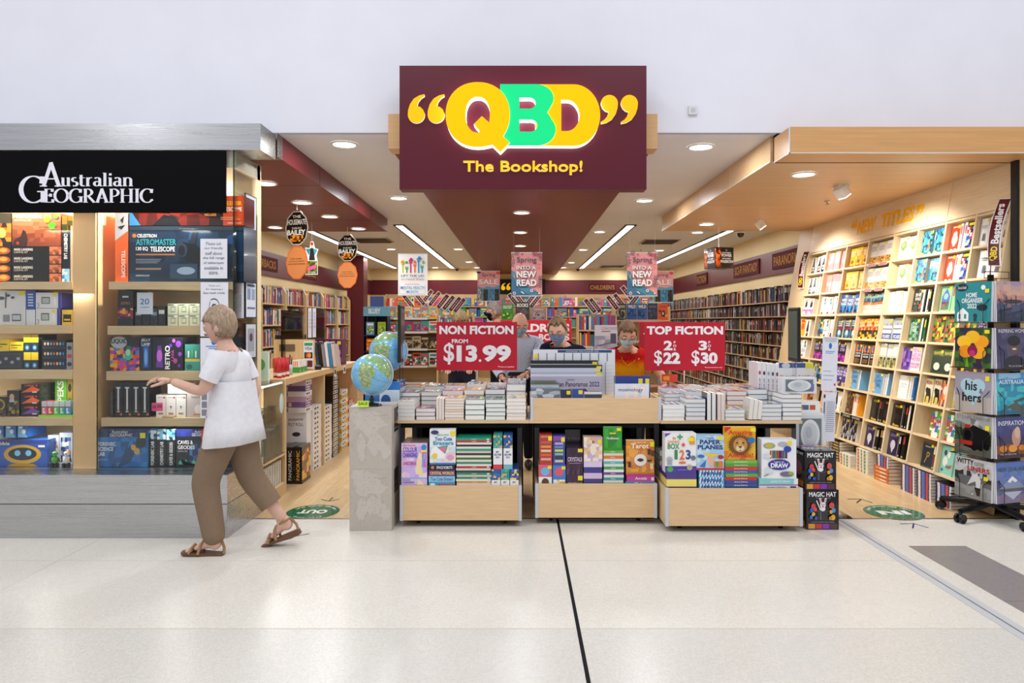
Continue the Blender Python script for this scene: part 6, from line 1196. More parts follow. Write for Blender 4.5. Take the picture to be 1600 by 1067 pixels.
g(1088.5, 1131.5, P_(31.8, dd), P_(54, dd), .09, 'A8C8E0', 'pale blue paper planes kit standing on its lying boxes', PPF, rz=-.03)
z = 0
for i, (c, n_) in enumerate((('2A4A98', 'blue'), ('2E52A0', 'blue'), ('2A4A98', 'navy'), ('C8282E', 'red'), ('6AA83A', 'green'), ('2A6AA8', 'blue'), ('D03038', 'red'), ('5AA03A', 'green'), ('7AB848', 'light green'))):
    th = P_(47/9, dd)
    book(f'{n_} childrens book, {ordinal(i)} from bottom of the stack under the lion book', 'flatspine', (wx(1133, dd)+rt.uniform(0, .006), dd+rt.uniform(0, .006), zb+z), .25, P_(50, dd), th-.0006, c, (), [('t', 'Amazing Animals', .25, .3, .75, .72, 'F4F0E0', .01, 90)], 'F0EBE0', 'childrens books in the lion stack'); z += th
LION = [('r', 0, 0, 1, 1, 'F2B82A'), ('m', 0, 0, 1, .5, 6, 4, ['F0A828', 'E89020', 'F4C038'], 3)]+[('p', [(.5+.20*math.cos(a), .46+.16*math.sin(a)), (.5+.43*math.cos(a+.10), .46+.36*math.sin(a+.10)), (.5+.20*math.cos(a+.28), .46+.16*math.sin(a+.28))], ('6A3A18', '8A5222', '4A2810')[i % 3]) for i, a in enumerate([k*PI/16 for k in range(32)])]+[('c', .5, .46, .32, .27, '7A4A1E'), ('c', .5, .46, .22, .22, 'C8904A'), ('c', .5, .36, .13, .1, 'E8D4B0'), ('p', [(.43, .42), (.57, .42), (.5, .35)], '5A3020'), ('p', [(.44, .42), (.46, .62), (.54, .62), (.56, .42)], 'D8A860'), ('c', .40, .52, .035, .018, '2A1A08'), ('c', .60, .52, .035, .018, '2A1A08'), ('r', .47, .28, .53, .30, '4A2818'), ('t', 'Amazing', .12, .74, .88, .90, 'D82A20', .03), ('t', 'Animals!', .10, .08, .90, .22, 'D82A20', .03), ('c', .84, .60, .12, .09, '2A78C0'), ('r', .82, .86, .98, .97, 'F8EC30'), ('p', [(0, .82), (.2, .97), (.2, 1), (0, 1)], 'D82A20')]
book('yellow Amazing Animals book with lion face standing on its stack', 'face', (wx(1132, dd), dd+.02, zb+z), P_(50, dd), P_(52, dd), .02, 'E8B02A', LION, tilt=0)
z = 0
for h, c, n_, art in ((9.5, 'E8E6EA', 'white drawing set box lowest under the DRAW kit', [('r', 0, .8, 1, 1, '9A6AC0'), ('t', 'DRAWING ESSENTIALS', .2, .3, .7, .65, '4A4A58', .01), ('r', .8, .15, .95, .7, '2A3A5A')]), (9, '8ACFD0', 'aqua drawing set box just under the DRAW kit', [('r', .9, 0, 1, 1, 'F0F0F0'), ('t', 'LEARN TO DRAW', .3, .3, .8, .7, 'E8F4F4', .01)])):
    g(1186, 1247, z, P_(h, dd), .25, c, n_, art); z += P_(h, dd)
DRW = [('r', 0, 0, 1, 1, 'F2F2F6'), ('c', .22, .84, .18, .08, 'A8A890'), ('c', .22, .84, .1, .05, 'C8C030'), ('c', .6, .88, .14, .07, 'B8B8C4'), ('r', .24, .52, .74, .72, '7A3A4A')]+[('r', .27+.06*i, .52, .31+.06*i, .72, c) for i, c in enumerate(('E8A030', '3A70C0', '58A83A', 'D83A3A', '3A3A3A', '8A4AA0', '2AA0B0'))]+[('c', .5, .36, .32, .14, '3A3A98'), ('t', 'Learn to', .36, .41, .64, .46, 'F0F0F8', .01), ('t', 'DRAW', .26, .28, .76, .40, 'F4F4FA', .04), ('c', .74, .76, .11, .08, '2E4AA8'), ('c', .72, .12, .2, .07, '7A6A8A'), ('c', .84, .14, .08, .04, '8ABA3A'), ('p', [(.06, .05), (.2, .1), (.19, .12), (.05, .07)], '3A9A5A'), ('c', .15, .58, .12, .06, 'D8DCE4'), ('r', .72, .88, .86, .97, 'F4E020'), ('c', .2, .2, .14, .07, 'DCDCE6')]
g(1190.5, 1244.5, z, P_(61, dd), .10, 'E6E8F0', 'white DRAW art kit with purple oval standing at right', DRW, rz=-.04)
for i, (c, n_) in enumerate((('5A8A4A', 'green'), ('E0DCD0', 'cream'), ('4A7A5A', 'dark green'), ('D8D4C8', 'grey'), ('6A9A6A', 'green'), ('C8D0C0', 'pale green'))):
    book(f'{n_} book edge, {ordinal(i)} from bottom of the stack behind the learning box', 'flatspine', (wx(1044, dd), dd+.29, zb+i*.038), .2, .22, .037, c, (), [], 'E8E4D8', 'books behind the learning box')
for i in range(3):
    g(1140+34*i, 1171+34*i, 0, .2+.05*(i % 2), .2, ('3A4A78', '4A3A5A', '3A5A78')[i], 'dark box behind the standing kits on right plinth, %s' % ('left', 'middle', 'right')[i], [('r', .1, .4, .9, .7, '5A6A9A')], dy=.31)
# dim stock at the back of the left and middle plinths
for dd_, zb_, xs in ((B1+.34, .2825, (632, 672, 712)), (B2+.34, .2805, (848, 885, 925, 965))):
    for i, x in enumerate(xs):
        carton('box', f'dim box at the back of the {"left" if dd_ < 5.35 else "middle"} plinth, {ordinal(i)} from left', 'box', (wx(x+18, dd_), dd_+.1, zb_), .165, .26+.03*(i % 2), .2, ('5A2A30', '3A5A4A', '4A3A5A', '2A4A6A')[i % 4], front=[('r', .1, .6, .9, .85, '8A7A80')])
# --- stacks on the tables
rs = random.Random(31)
COVS = ['E8E4DC', '3A5A8A', 'C84A3A', 'E8A84A', '3A7A6A', 'D8D0E0', '8A4A6A', '2A2A32', 'F0C8B0', '9ABBD0', 'F0F0F0', 'E07A9A', 'C8B03A', '5A8ABA']
CN = {'E8E4DC': 'cream', '3A5A8A': 'blue', 'C84A3A': 'red', 'E8A84A': 'orange', '3A7A6A': 'green', 'D8D0E0': 'lilac', '8A4A6A': 'plum', '2A2A32': 'black', 'F0C8B0': 'peach', '9ABBD0': 'pale blue', 'F0F0F0': 'white', 'E07A9A': 'pink', 'C8B03A': 'mustard', '5A8ABA': 'sky blue'}
def stack(x0, x1, y, ztop, n, lab, dep=.22, grp=None, mode='flatedge', z0=ZT, nn=None):
    n = nn or n
    th = (ztop-z0)/n; c = rs.choice(COVS); pc = rs.choice(['F0EEEA', 'ECE8E4', 'F4F2EE', 'EAE6E2'])
    w2 = dep
    for i in range(n):
        top = [('m', .06, .1, .94, .6, 4, 4, rs.sample(COVS, 4), rs.randrange(99)), ('r', .1, .7, .9, .82, rs.choice(['F4F4F0', '2A2A30', 'E8D860'])), ('r', .2, .86, .8, .91, 'D8D4CC')] if i == n-1 else []
        wh = 'topmost' if i == n-1 else ('bottom one' if i == 0 else f'{ordinal(i)} from bottom')
        book(f'{CN[c]} book, {wh}, {lab}', mode, (x0+rs.uniform(0, .004), y+rs.uniform(0, .008), z0+i*th), w2, x1-x0-.007, th-.0005, c, top, (), pc, grp, name='paperback')
def pst(xa, xb, yt, n, lab, d, **k): stack(wx(xa, d), wx(xb, d), d, wz(yt, d), n, lab, **k)
d = 5.135
L_ = 'in front stack {} on the left table'
for i, (a, c, yt, n) in enumerate(((621, 649, 627, 5), (649.5, 681, 638, 3), (694.5, 726, 622, 8), (726.5, 758, 624, 4), (758.5, 790.5, 624, 5), (791, 823, 622, 6))):
    pst(a, c, yt, n, f'{ORD[i]} front stack of the left table', d, grp='books stacked on the left table')
for i in range(3): book(f'upright book showing cream page edges, {ORD[i]} between left table front stacks', 'edge', (wx(681.5+4.3*i, d), d, ZT), .15, P_(34.5-i*.4, d), P_(4, d), ['C8A8A0', 'E8E0D8', 'B8A8B0'][i], (), (), 'EDE0D4', 'upright books between the left stacks')
RW = ((5.372, ((624, 657, 613, 5), (658, 690, 612, 4), (691, 724, 610, 6), (725, 757, 609, 5), (758, 790, 608, 6), (791, 822, 600, 7))),
      (5.605, ((630, 662, 605, 6), (663, 695, 603, 5), (696, 728, 602, 6), (729, 760, 600, 5), (761, 792, 601, 6), (793, 823, 594, 7))))
RISE = (.085, .135)
def riser(lab, xa, xb, y, k):
    t = thing('display_riser', lab, 'riser', ((xa+xb)/2, y, ZT)); w = xb-xa
    MB().box(-w/2, w/2, 0, .228, RISE[k]-.012, RISE[k], 'DDBE90', 'woodx').build('top_board', t)
    MB().box(-w/2, w/2, 0, .012, 0, RISE[k]-.0125, 'DDBE90', 'woodx').build('front_board', t); MB().box(-w/2, w/2, .216, .228, 0, RISE[k]-.0125, 'DDBE90', 'woodx').build('back_board', t)
for k in (0, 1):
    riser(f'timber riser step under the {("second", "third")[k]} row of the left table', wx(622, 5.37), wx(824, 5.37), (5.368, 5.60)[k], k)
    riser(f'timber riser step under the {("second", "third")[k]} row of the right table', wx(1037, 5.37), wx(1234, 5.37), (5.360, 5.594)[k], k)
for k, (d_, its) in enumerate(RW):
    for i, (a, c, yt, n) in enumerate(its): pst(a, c, yt, n, f'{ORD[i]} stack, {("second", "third", "fourth")[k]} row of left table', d_, grp='books stacked on the left table', z0=ZT+RISE[k]+.0005, nn=(3, 2)[k])
d = 5.84
for i in range(14):
    if 7 < i < 13: continue
    h = .2+rs.uniform(-.01, .01)+(.03 if i > 7 else 0); c = rs.choice(['3A78B8', '5A9AC8', 'C84A4A', '2A5A88', 'D8D4CC', '7A6A5A', 'C8783A'])
    book(f'upright book spine, {ORD[i]} from left along the back of the left table', 'spine', (wx(657, d)+i*.033, d, ZT), .15, h, .031, c, (), [('r', .2, .5, .8, .8, 'E8E0D0')], group='upright books along the left table back')
# right table
d = 5.115
for i, (a, c, yt, n) in enumerate(((1035.5, 1071, 632.5, 4), (1072, 1103.5, 623, 5), (1133, 1165, 640, 3), (1190, 1222.5, 631, 4), (1223, 1254, 616, 6))):
    pst(a, c, yt, n, f'{ORD[i]} front stack of the right table', d, grp='books stacked on the right table')
for i, (a, w_, c, p) in enumerate(((1104.5, 7, '1E1E24', 'F0EEEA'), (1112, 7, '1E1E24', 'F0EEEA'), (1121, 5.5, 'E0C8C4', 'EDDCD6'), (1126.8, 5.5, 'E8D8D0', 'EDE0D8'))):
    book(f'upright book of the right table front, {("left black edged", "right black edged", "left pink edged", "right cream")[i]}', 'edge', (wx(a, d), d, ZT), .15, P_(43-2*(i > 1), d), P_(w_, d)-.001, c, (), (), p, 'upright books at the right table front')
for i in range(3): book(f'leaning book with pale page edges on the right table, {("left", "middle", "right")[i]} of three', 'edge', (wx(1169+7*i, d)-.0, d, ZT+.008), .15, P_(33-2*i, d), P_(6.5, d), ['D8D4CC', 'E8E4DC', 'D8D0C8'][i], (), (), 'F0EBE2', 'leaning books on the right table', tilt=.10)
RW2 = ((5.365, ((1038, 1070, 615, 5), (1071, 1103, 612, 6), (1104, 1135, 612, 5), (1136, 1168, 611, 5), (1169, 1200, 608, 6), (1201, 1232, 611, 5))),
       (5.60, ((1036, 1067, 606, 6), (1068, 1099, 604, 6), (1100, 1130, 605, 5), (1131, 1161, 603, 6), (1162, 1192, 602, 6), (1193, 1218, 603, 5))))
for k, (d_, its) in enumerate(RW2):
    for i, (a, c, yt, n) in enumerate(its): pst(a, c, yt, n, f'{ORD[i]} stack, {("second", "third", "fourth", "fifth")[k]} row of right table', d_, grp='books stacked on the right table', z0=ZT+RISE[k]+.0005, nn=(3, 2)[k])
# --- calendars in the tray
zt = ZT+.165-.02+.0005
def standing(lab, x0, x1, y0, d_, th, col, art, z=zt, nm='calendar', cat='calendar'):
    return carton(nm, lab, cat, ((wx(x0, d_)+wx(x1, d_))/2, d_+th/2, z), (x1-x0)*d_/F, wz(y0, d_)-z, th, col, front=art)
PLAN = [('r', 0, 0, 1, 1, 'E9EBF0'), ('r', .3, .93, .96, .99, '2A4A7A'), ('t', 'ADVANCED YEAR PLANNER 2022', .4, .945, .8, .975, 'D8E0F0', .0)]+[('r', .06+.105*i, .74, .068+.105*i, .92, '2A4A6A') for i in range(9)]+[('r', .70+.09*i, .0, .706+.09*i, .72, '6A8AA0') for i in range(3)]+[('r', .66, .08+.08*i, .98, .085+.08*i, 'B8C0CC') for i in range(8)]+[('r', .02, .80, .06, .9, 'F4E020')]
standing('large white year planner standing at the back of the calendar tray', 833, 961, 546, 5.58, .006, 'E6E8EE', PLAN)
for i, (x0, x1, y, c, n_) in enumerate(((829, 934, 563, '1E2026', 'black'), (829, 941, 570, '26282E', 'charcoal'), (829, 938, 575, 'C8CCDA', 'silver'), (829, 941, 581, 'B4B8C8', 'grey'))):
    standing(f'{n_} flat calendar in the tray before the year planner, {ORD[i]} from back', x0, x1, y, 5.53-.03*i, .022, c, [('r', 0, 0, 1, .9, ('B8BCC8', '3A3C44', 'D8DAE4', 'E0E2EA')[i]), ('r', .0, .92, 1, 1, c), ('r', .92, .86, .99, .96, 'F0D82A')])
standing('lavender panoramas 2022 calendar in the tray', 829, 941, 588, 5.41, .02, 'B8B4CC', [('m', 0, 0, 1, .4, 9, 3, ['B0ACC6', 'C4C0D8', '8A86A8', '6A3A5A'], 4), ('t', 'Italian Panoramas 2022', .30, .50, .96, .74, '2A2A38', .01), ('t', 'calendar', .5, .80, .62, .88, '4A4A58', 0)])
for i in range(4):
    standing(f'small landscape desk calendar at the left of the tray, {ORD[i]} from front', 829.5, 875-i*2, 605-3.6*i, 5.17+.035*i, .02, ('8A94A0', 'B8BCC8', '5A6A60', '7A7A6A')[i], [('m', 0, .2, 1, .9, 5, 3, (['A8B0BC', 'C8CCD8', '6A7480'], ['C8CCD8', 'E0E0E8'], ['4A6A4A', '8A9A7A'], ['9A9A7A', '5A6A4A'])[i], i)])
for i, (x0, x1, y, c, n_) in enumerate(((876, 893, 609, '26304A', 'dark navy'), (894, 912, 608, '2A4A98', 'blue'), (913, 940, 612, '3A4050', 'grey'))):
    standing(f'small {n_} diary box in the front of the calendar tray', x0, x1, y, 5.17, .05, c, [('r', .55, .55, .9, .9, 'F0D82A')] if i < 2 else [('r', 0, .7, 1, 1, 'D8D8DC')], nm='box', cat='box')
standing('navy box behind the moonology box in the calendar tray', 961.5, 1016, 588, 5.26, .09, '1E3A88', [('r', .66, .3, .78, .9, 'F0D82A'), ('r', .86, .3, .97, .9, 'F0D82A')], nm='box', cat='box')
standing('white moonology diary box with pastel clouds in the calendar tray', 961, 1014, 600, 5.17, .05, 'DDE0EC', [('m', .3, .1, 1, 1, 6, 4, ['E8D8E4', 'C8D8EC', 'F0E4D8', 'DCE4F0'], 5), ('t', 'moonology', .10, .48, .82, .76, '3A4A7A', .01)], nm='box', cat='box')
# --- gift frames and art sets at the right end of the right table
zf = 0
d = 5.22
t = thing('display_stand', 'pale stand of white boxed gift frames beside the right table', 'stand', (wx(1268, d), d, 0))
MB().box(-.05, .16, 0, .3, 0, .02, 'D8DADC', 'satin').build('base', t); MB().box(-.05, .16, .0, .3, .47, .48, 'D8DADC', 'satin').build('shelf', t)
for x in (-.045, .155):
    for y in (.01, .29): MB().box(x-.006, x+.006, y-.006, y+.006, .02, .47, 'C8CACC', 'satin').build('post', t)
FRM = [('r', .04, .05, .96, .95, 'D8DCE0'), ('r', .1, .12, .9, .88, '6A7A80'), ('c', .5, .5, .34, .36, 'E4E6E8'), ('c', .5, .5, .26, .28, 'CED2D6'), ('c', .45, .55, .12, .14, 'B8BEC4')]
standing('boxed frame with silver disc, lower one on the pale stand', 1244, 1288, 646, d+.003, .09, 'E6E8EA', FRM, z=.4805, nm='gift_box', cat='box')
zz = wz(646, d+.003)
standing('white box with little pictures between the two boxed frames', 1246, 1281, 627, d+.003, .10, 'F0F0F0', [('m', .1, .3, .5, .7, 3, 1, ['D8A04A', '8A3A3A', '4A6A8A'], 2), ('m', .55, .3, .8, .7, 2, 1, ['C85A3A', '3A3A5A'], 2)], z=zz+.0005, nm='gift_box', cat='box')
zz = wz(627, d+.003)
standing('boxed frame with silver globe disc, upper one on the pale stand', 1222, 1276, 590, d+.005, .09, 'E6E8EA', FRM+[('r', .84, .2, .92, .6, '7A70B0')], z=max(zz, ZT+.19)+.001, nm='gift_box', cat='box')
d = 5.44
standing('white PLANET EARTH boxed book above the upper boxed frame', 1217, 1272, 567, d, .06, 'F0F0F0', [('r', 0, .82, 1, 1, '3A5A98'), ('t', 'PLANET EARTH', .04, .3, .96, .55, 'C88A8A', .0), ('r', .75, .8, .98, 1., 'F0E83A'), ('c', .2, .9, .12, .1, 'D8DCE4')], z=wz(611, 5.365)+.0008, nm='book_set', cat='book')
for i in range(5):
    book(f'tall white art book standing on the right table end, {ORD[i]} from left', 'spine', (wx(1184+6.8*i, 5.46), 5.46, ZT), .22, wz(566, 5.46)-ZT-.004*i, P_(6.4, 5.46), 'ECECEE', (), [('c', .5, .8, .3, .04, ('C84A5A', '3A3A48', 'A8A8B4', '5A5A68', '8A3A48')[i]), ('t', 'ART BOOK', .3, .45, .7, .7, '5A4A58', .01, -90), ('c', .5, .25, .3, .05, ('8A3A48', 'A85A5A', '3A4A58', 'C8C8D0', '4A4A58')[i])], 'F0F0F0', 'tall white art books')
# ================================================================ sales counter on the left
CX = -2.05
t = thing('sales_counter', 'long timber sales counter with open front along the left doorway', 'counter', (CX, 5.98, 0))
L = 2.70
MB().box(-.62, .0, 0, L, .945, 1.0, 'E0C090', 'soffitwood').build('counter_top', t)
MB().box(-.42, -.40, .03, L, .0, .944, 'DDBD8E', 'wood').build('back_panel', t)
for y in (0, 1.185, L-.04): MB().box(-.40, -.005, y, y+.035, 0, .944, 'E0C090', 'wood').build('end_panel', t)
for y in (1.55, 1.95): 
    b = MB(); b.box(.0005, .0025, y, y+.1, .90, .985, 'F0F0F2'); b.box(.0025, .003, y+.02, y+.08, .92, .97, '3A3A44'); b.build('price_tag', t)
t = thing('display_cabinet', 'glass display cabinet at the near end of the sales counter', 'cabinet', (CX, 5.475, 0)); L = .5
MB().box(-.40, 0, 0, L, .0, .10, 'DDBD8E', 'wood').build('base', t); MB().box(-.40, 0, 0, L, .34, .36, 'E0C090', 'wood').build('shelf', t); MB().box(-.40, -.385, 0, L, .1, .985, 'D8B888', 'wood').build('back_panel', t)
MB().box(-.38, -.01, .01, L-.01, .66, .668, 'E8F2EE', 'glass').build('glass_shelf', t)
MB().box(-.40, .0, 0, L, .985, .995, 'DDEEE6', 'glass').build('glass_top', t); MB().box(-.006, 0, 0, L, .36, .985, 'DDEEE6', 'glass').build('glass_front', t); MB().box(-.38, -.006, 0, .006, .36, .985, 'DDEEE6', 'glass').build('glass_side', t)
MB().box(-.03, -.012, .03, L-.03, .965, .982, 'FFFFFF', 'tube_emit').build('strip_light', t)
lamp('cabinet_light', 'AREA', (CX-.03, 5.72, .955), 2.5, (1, .98, .95), .2)
b = MB(); f_ = Fr((.0005, .40, .80), (0, .055, 0), (0, 0, .055), 1, 1); b.shape(Fr((.0005, .40, .80), (0, 1, 0), (0, 0, 1), 1, 1), [orient([(.05*math.cos(2*PI*i/24), .085*math.sin(2*PI*i/24)) for i in range(24)])], 'BFD8D8', 'gloss'); b.build('sticker', t)
rc = random.Random(3)
for i in range(3): carton('box', f'pale green boxed kit on the lower cabinet shelf, {ORD[i]} from the near end', 'box', (CX-.1, 5.55+.15*i, .3605), .16, .22+.02*i, .13, ('B8D0C8', 'D8E4DC', '8AB8C8')[i], front=[('r', .1, .5, .9, .9, '6A9A8A')], right=[('c', .5, .5, .3, .3, '5AA06A'), ('r', .1, .8, .9, .95, '3A7A9A')])
for i in range(6): carton('box', f'small collectable figure box on the glass cabinet shelf, {ORD[i]} from near end', 'box', (CX-.08, 5.52+.07*i, .669), .06, .09+.02*(i % 2), .05, rc.choice(['3A3A40', '8A8A70', 'C8C0A0', '5A6A4A']), right=[('r', .15, .15, .85, .8, 'D8C8A0'), ('c', .5, .5, .2, .2, '3A3A30')])
for i in range(11): book(f'dark upright book low in the display cabinet, {ordinal(i)} from near end', 'face', (0, 0, 0), .17, .2, .038, rc.choice(['3A3530', '6A4A3A', 'C8703A', '5A4A5A', '2A3A3A']), (), [], group='books low in the display cabinet', B=Matrix.Translation((CX-.03, 5.50+i*.0415, .1005)) @ Matrix.Rotation(PI/2, 4, 'Z') @ Matrix.Rotation(-PI/2, 4, 'Z') @ Matrix.Translation((-.17, 0, 0)), parts=False, name='boxed_book')
def pile(yc, n, h, w, dy, cols, lab, grp, z=0, art=(), x=-.02):
    for i in range(n):
        c = cols[i % len(cols)]; wh = 'bottom one' if i == 0 else ('top one' if i == n-1 else f'{ordinal(i)} from bottom')
        carton('puzzle_box', f'{lab}, {wh}', 'box', (CX+x-w/2, yc, z+i*h), w, h-.001, dy, c, front=list(art)+[('m', .05, .12, .5, .88, 4, 1, ['8A7AA0', 'C8A8C0', '6AA0C0', 'E0D0C0', c], i)], right=[('r', .1, .15, .7, .85, 'F0F0F0'), ('r', .15, .3, .35, .7, '2A2A30'), ('r', .45, .3, .62, .7, '5A5A64')], group=grp, rz=rc.uniform(-.02, .02))
for i in range(3): carton('puzzle_box', f'upright black PANORAMIC puzzle box on the floor by the counter, {("left", "middle", "right")[i]}', 'box', (CX-.15+.075*i, 6.42+.03, .0), .07, .34, .26, '16161A', front=[('t', 'PANORAMIC', .25, .1, .7, .9, ('D8D8DC', 'D8D8DC', 'E8B040')[i], .01, 90)], right=[('m', 0, .1, 1, .9, 4, 6, ['2A2A2E', 'C8602A', '8A3A1A', 'E8B040', '1A1A1E'], i)])
carton('puzzle_roll_box', 'white JIGSAW FELT ROLL box standing behind the panoramic puzzles', 'box', (CX-.12, 6.70, 0), .2, .62, .14, 'F0F0F0', front=[('t', 'JIGSAW', .1, .86, .85, .91, '2A2A30', .01), ('t', 'FELT ROLL', .1, .79, .85, .84, '5A5A60', .01), ('c', .5, .5, .25, .04, '2A2A2E'), ('c', .5, .66, .2, .035, '3A3A3E')])
pile(6.70, 6, .052, .27, .2, ['EDE8EE', '8A6AA0', 'C8A8C8', 'EDE8EE', '6A5A8A', 'D8C0D8'], 'white and purple puzzle box on the felt roll box', 'purple puzzle boxes', .621)
pile(6.98, 13, .05, .3, .28, ['F0F0F0'], 'white puzzle box in second pile under the counter', 'white puzzle boxes')
pile(7.38, 12, .05, .3, .28, ['F2F2F2'], 'white puzzle box in third pile under the counter', 'white puzzle boxes')
pile(7.70, 17, .053, .3, .28, ['1E1A18', '2A2018', '141212'], 'black puzzle box in tall pile under the counter', 'black puzzle boxes')
pile(8.08, 14, .05, .3, .28, ['E8B830', 'F0EEE8', 'E8B830', 'F0EEE8'], 'yellow and white puzzle box in pile under the counter', 'yellow puzzle boxes')
pile(8.40, 11, .05, .3, .28, ['C8503A', 'E8E0D8'], 'red and white puzzle box in farthest pile under the counter', 'red puzzle boxes')
# things on the counter
zc = 1.0005
for i, (c, n_) in enumerate((('F0F2F0', 'white'), ('2A8A5A', 'green'), ('3A4A7A', 'navy'), ('D8E8D0', 'pale green'))):
    carton('gift_book', f'{n_} tall gift book on the cabinet top', 'book', (CX-.22+.045*(i % 2), 5.55+.11*i, .9955), .13, (.30, .28, .22, .25)[i], .035, c, front=[('c', .5, .55, .3, .2, ('B8D8B0', '1A6A40', '8A3A3A', '6AB05A')[i])], m='print')
def pot(lab, y, x, r, h, col, sticks, cols):
    t = thing('pot', lab, 'pot', (CX+x, y, zc)); b = MB(); b.lathe([(r*.9, 0), (r, h), (r-.004, h), (r*.86, .006)], col, 'gloss', 18, cap=True); b.build('cup', t)
    for i in range(sticks):
        a = 2*PI*i/sticks; b = MB(); b.tube([(r*.5*math.cos(a), r*.5*math.sin(a), .008), (r*.85*math.cos(a), r*.85*math.sin(a), h+.05+.02*(i % 3))], .005, cols[i % len(cols)], 'plastic', 6); b.build('pen', t)
for i in range(5):
    b = MB(); b.lathe([(.0, 0), (.021, 0), (.021, .17), (.0, .18)], 'C8282E', 'gloss', 12, cap=False); b.lathe([(.0212, .02), (.0212, .045)], 'F0E8E0', 'gloss', 12, cap=False)
    tag(b.build('paper_roll', None, (CX-.09-.05*(i % 2), 6.08+.05*i, zc)), f'red gift roll standing on the counter, {ORD[i]} from the near end', 'gift roll')
pot('glass pot of colourful pens on the counter', 6.45, -.14, .045, .10, 'B8C0C8', 9, ['2A3A5A', 'E8762A', '3A8A4A', 'C8303A'])
for i in range(3): carton('stationery_stand', f'small green and white stationery stand on the counter, {ORD[i]} from near end', 'stationery', (CX-.16, 6.75+.09*i, zc), .09, .12, .06, 'F0F0EC', front=[('r', 0, 0, 1, .45, '3A9A4A')]+[('r', .1+.2*j, .5, .2+.2*j, .95, 'E8762A') for j in range(4)], right=[('r', 0, 0, 1, .45, '3A9A4A')])
t = thing('card_terminal', 'black card payment terminal lying on the counter', 'terminal', (CX-.1, 7.2, zc), (0, 0, .4)); MB().bevbox(-.05, .05, -.09, .09, 0, .045, '1E2126', 'plastic', .012).build('body', t); MB().box(-.035, .035, .02, .075, .045, .0465, '5A7A8A', 'gloss').build('screen', t)
t = thing('payment_sign', 'timber payment sign with blue and red card panels on the counter', 'sign', (CX-.2, 7.0, zc)); MB().box(-.28, .14, .02, .035, 0, .32, 'D8B888', 'wood').build('board', t)
b = MB(); b.box(.03, .13, .012, .0195, .02, .30, 'E8EAF0'); b.art(Fr((.03, .012, .02), (1, 0, 0), (0, 0, 1), .1, .28), [('r', .08, .84, .92, .95, '2AA06A'), ('t', 'VISA', .12, .68, .88, .80, '2A4AA8', .02), ('r', .08, .38, .92, .60, '16181E'), ('c', .4, .49, .18, .09, 'D8402A'), ('c', .6, .49, .18, .09, 'F0A030'), ('r', .08, .06, .92, .30, '6A2A3A')]); b.build('card_panel', t)
b = MB(); b.box(-.22, -.06, .014, .0195, .20, .27, '6A5A4A'); b.build('text_panel', t)
for i, c in enumerate(('3AA0A0', 'C8303A', 'E8B030', '2A3A5A', '1A1A1E', '8A8A94', 'E8E8F0', '3A8AC0', 'D8C8C0')):
    book(f'leaning picture book in the row on the counter, {ORD[i]} from left', 'spine', (CX-.27+.036*i, 7.45, zc+.008), .2, .27-.01*(i % 3), .03, c, (), [], tilt=-.12, parts=False, name='picture_book')
for i in range(5): carton('book_set', f'purple boxed book set on the counter, {ORD[i]} from left', 'book', (CX-.32+.07*i, 8.0, zc), .066, .30, .2, '5A2058', front=[('r', .2, .8, .8, .92, 'E8D030'), ('c', .5, .5, .3, .1, 'B06AB0'), ('r', .1, .1, .9, .3, '8A4A8A')], group=None)
t = thing('till_screen', 'black till monitor behind the counter screens', 'monitor', (CX-.50, 7.62, zc), (0, 0, .6)); MB().bevbox(-.17, .17, 0, .03, .10, .36, '1A1C20', 'plastic', .01).build('screen', t); MB().box(-.02, .02, .005, .025, .005, .1, '1A1C20').build('stem', t); MB().box(-.09, .09, -.05, .08, 0, .005, '1A1C20').build('foot', t)
for i, (y, z1) in enumerate(((6.9, 1.62), (7.75, 1.66))):
    t = thing('sneeze_screen', f'clear acrylic screen standing on the counter, {("nearer", "farther")[i]} one', 'screen', (CX-.36, y, zc)); MB().box(-.003, .003, 0, .75, .03, z1-1, 'E8F0F4', 'acrylic').build('pane', t)
    for q in (.08, .64): MB().box(-.06, .06, q, q+.012, 0, .05, 'D8E0E6', 'acrylic').build('foot', t)
for i in range(2):
    b = MB(); b.box(0, .002, 0, .13, 0, .34, 'E6E8F2'); b.art(Fr((.002, 0, 0), (0, 1, 0), (0, 0, 1), .13, .34), lines(['PLEASE', 'STAND', 'BEHIND', 'THE LINE', 'THANK YOU'], .9, .3, '8A8AA0'))
    tag(b.build('notice', None, (CX-.356, 7.76+.17*i, 1.32)), f'white notice on the farther counter screen, {("left", "right")[i]}', 'notice')
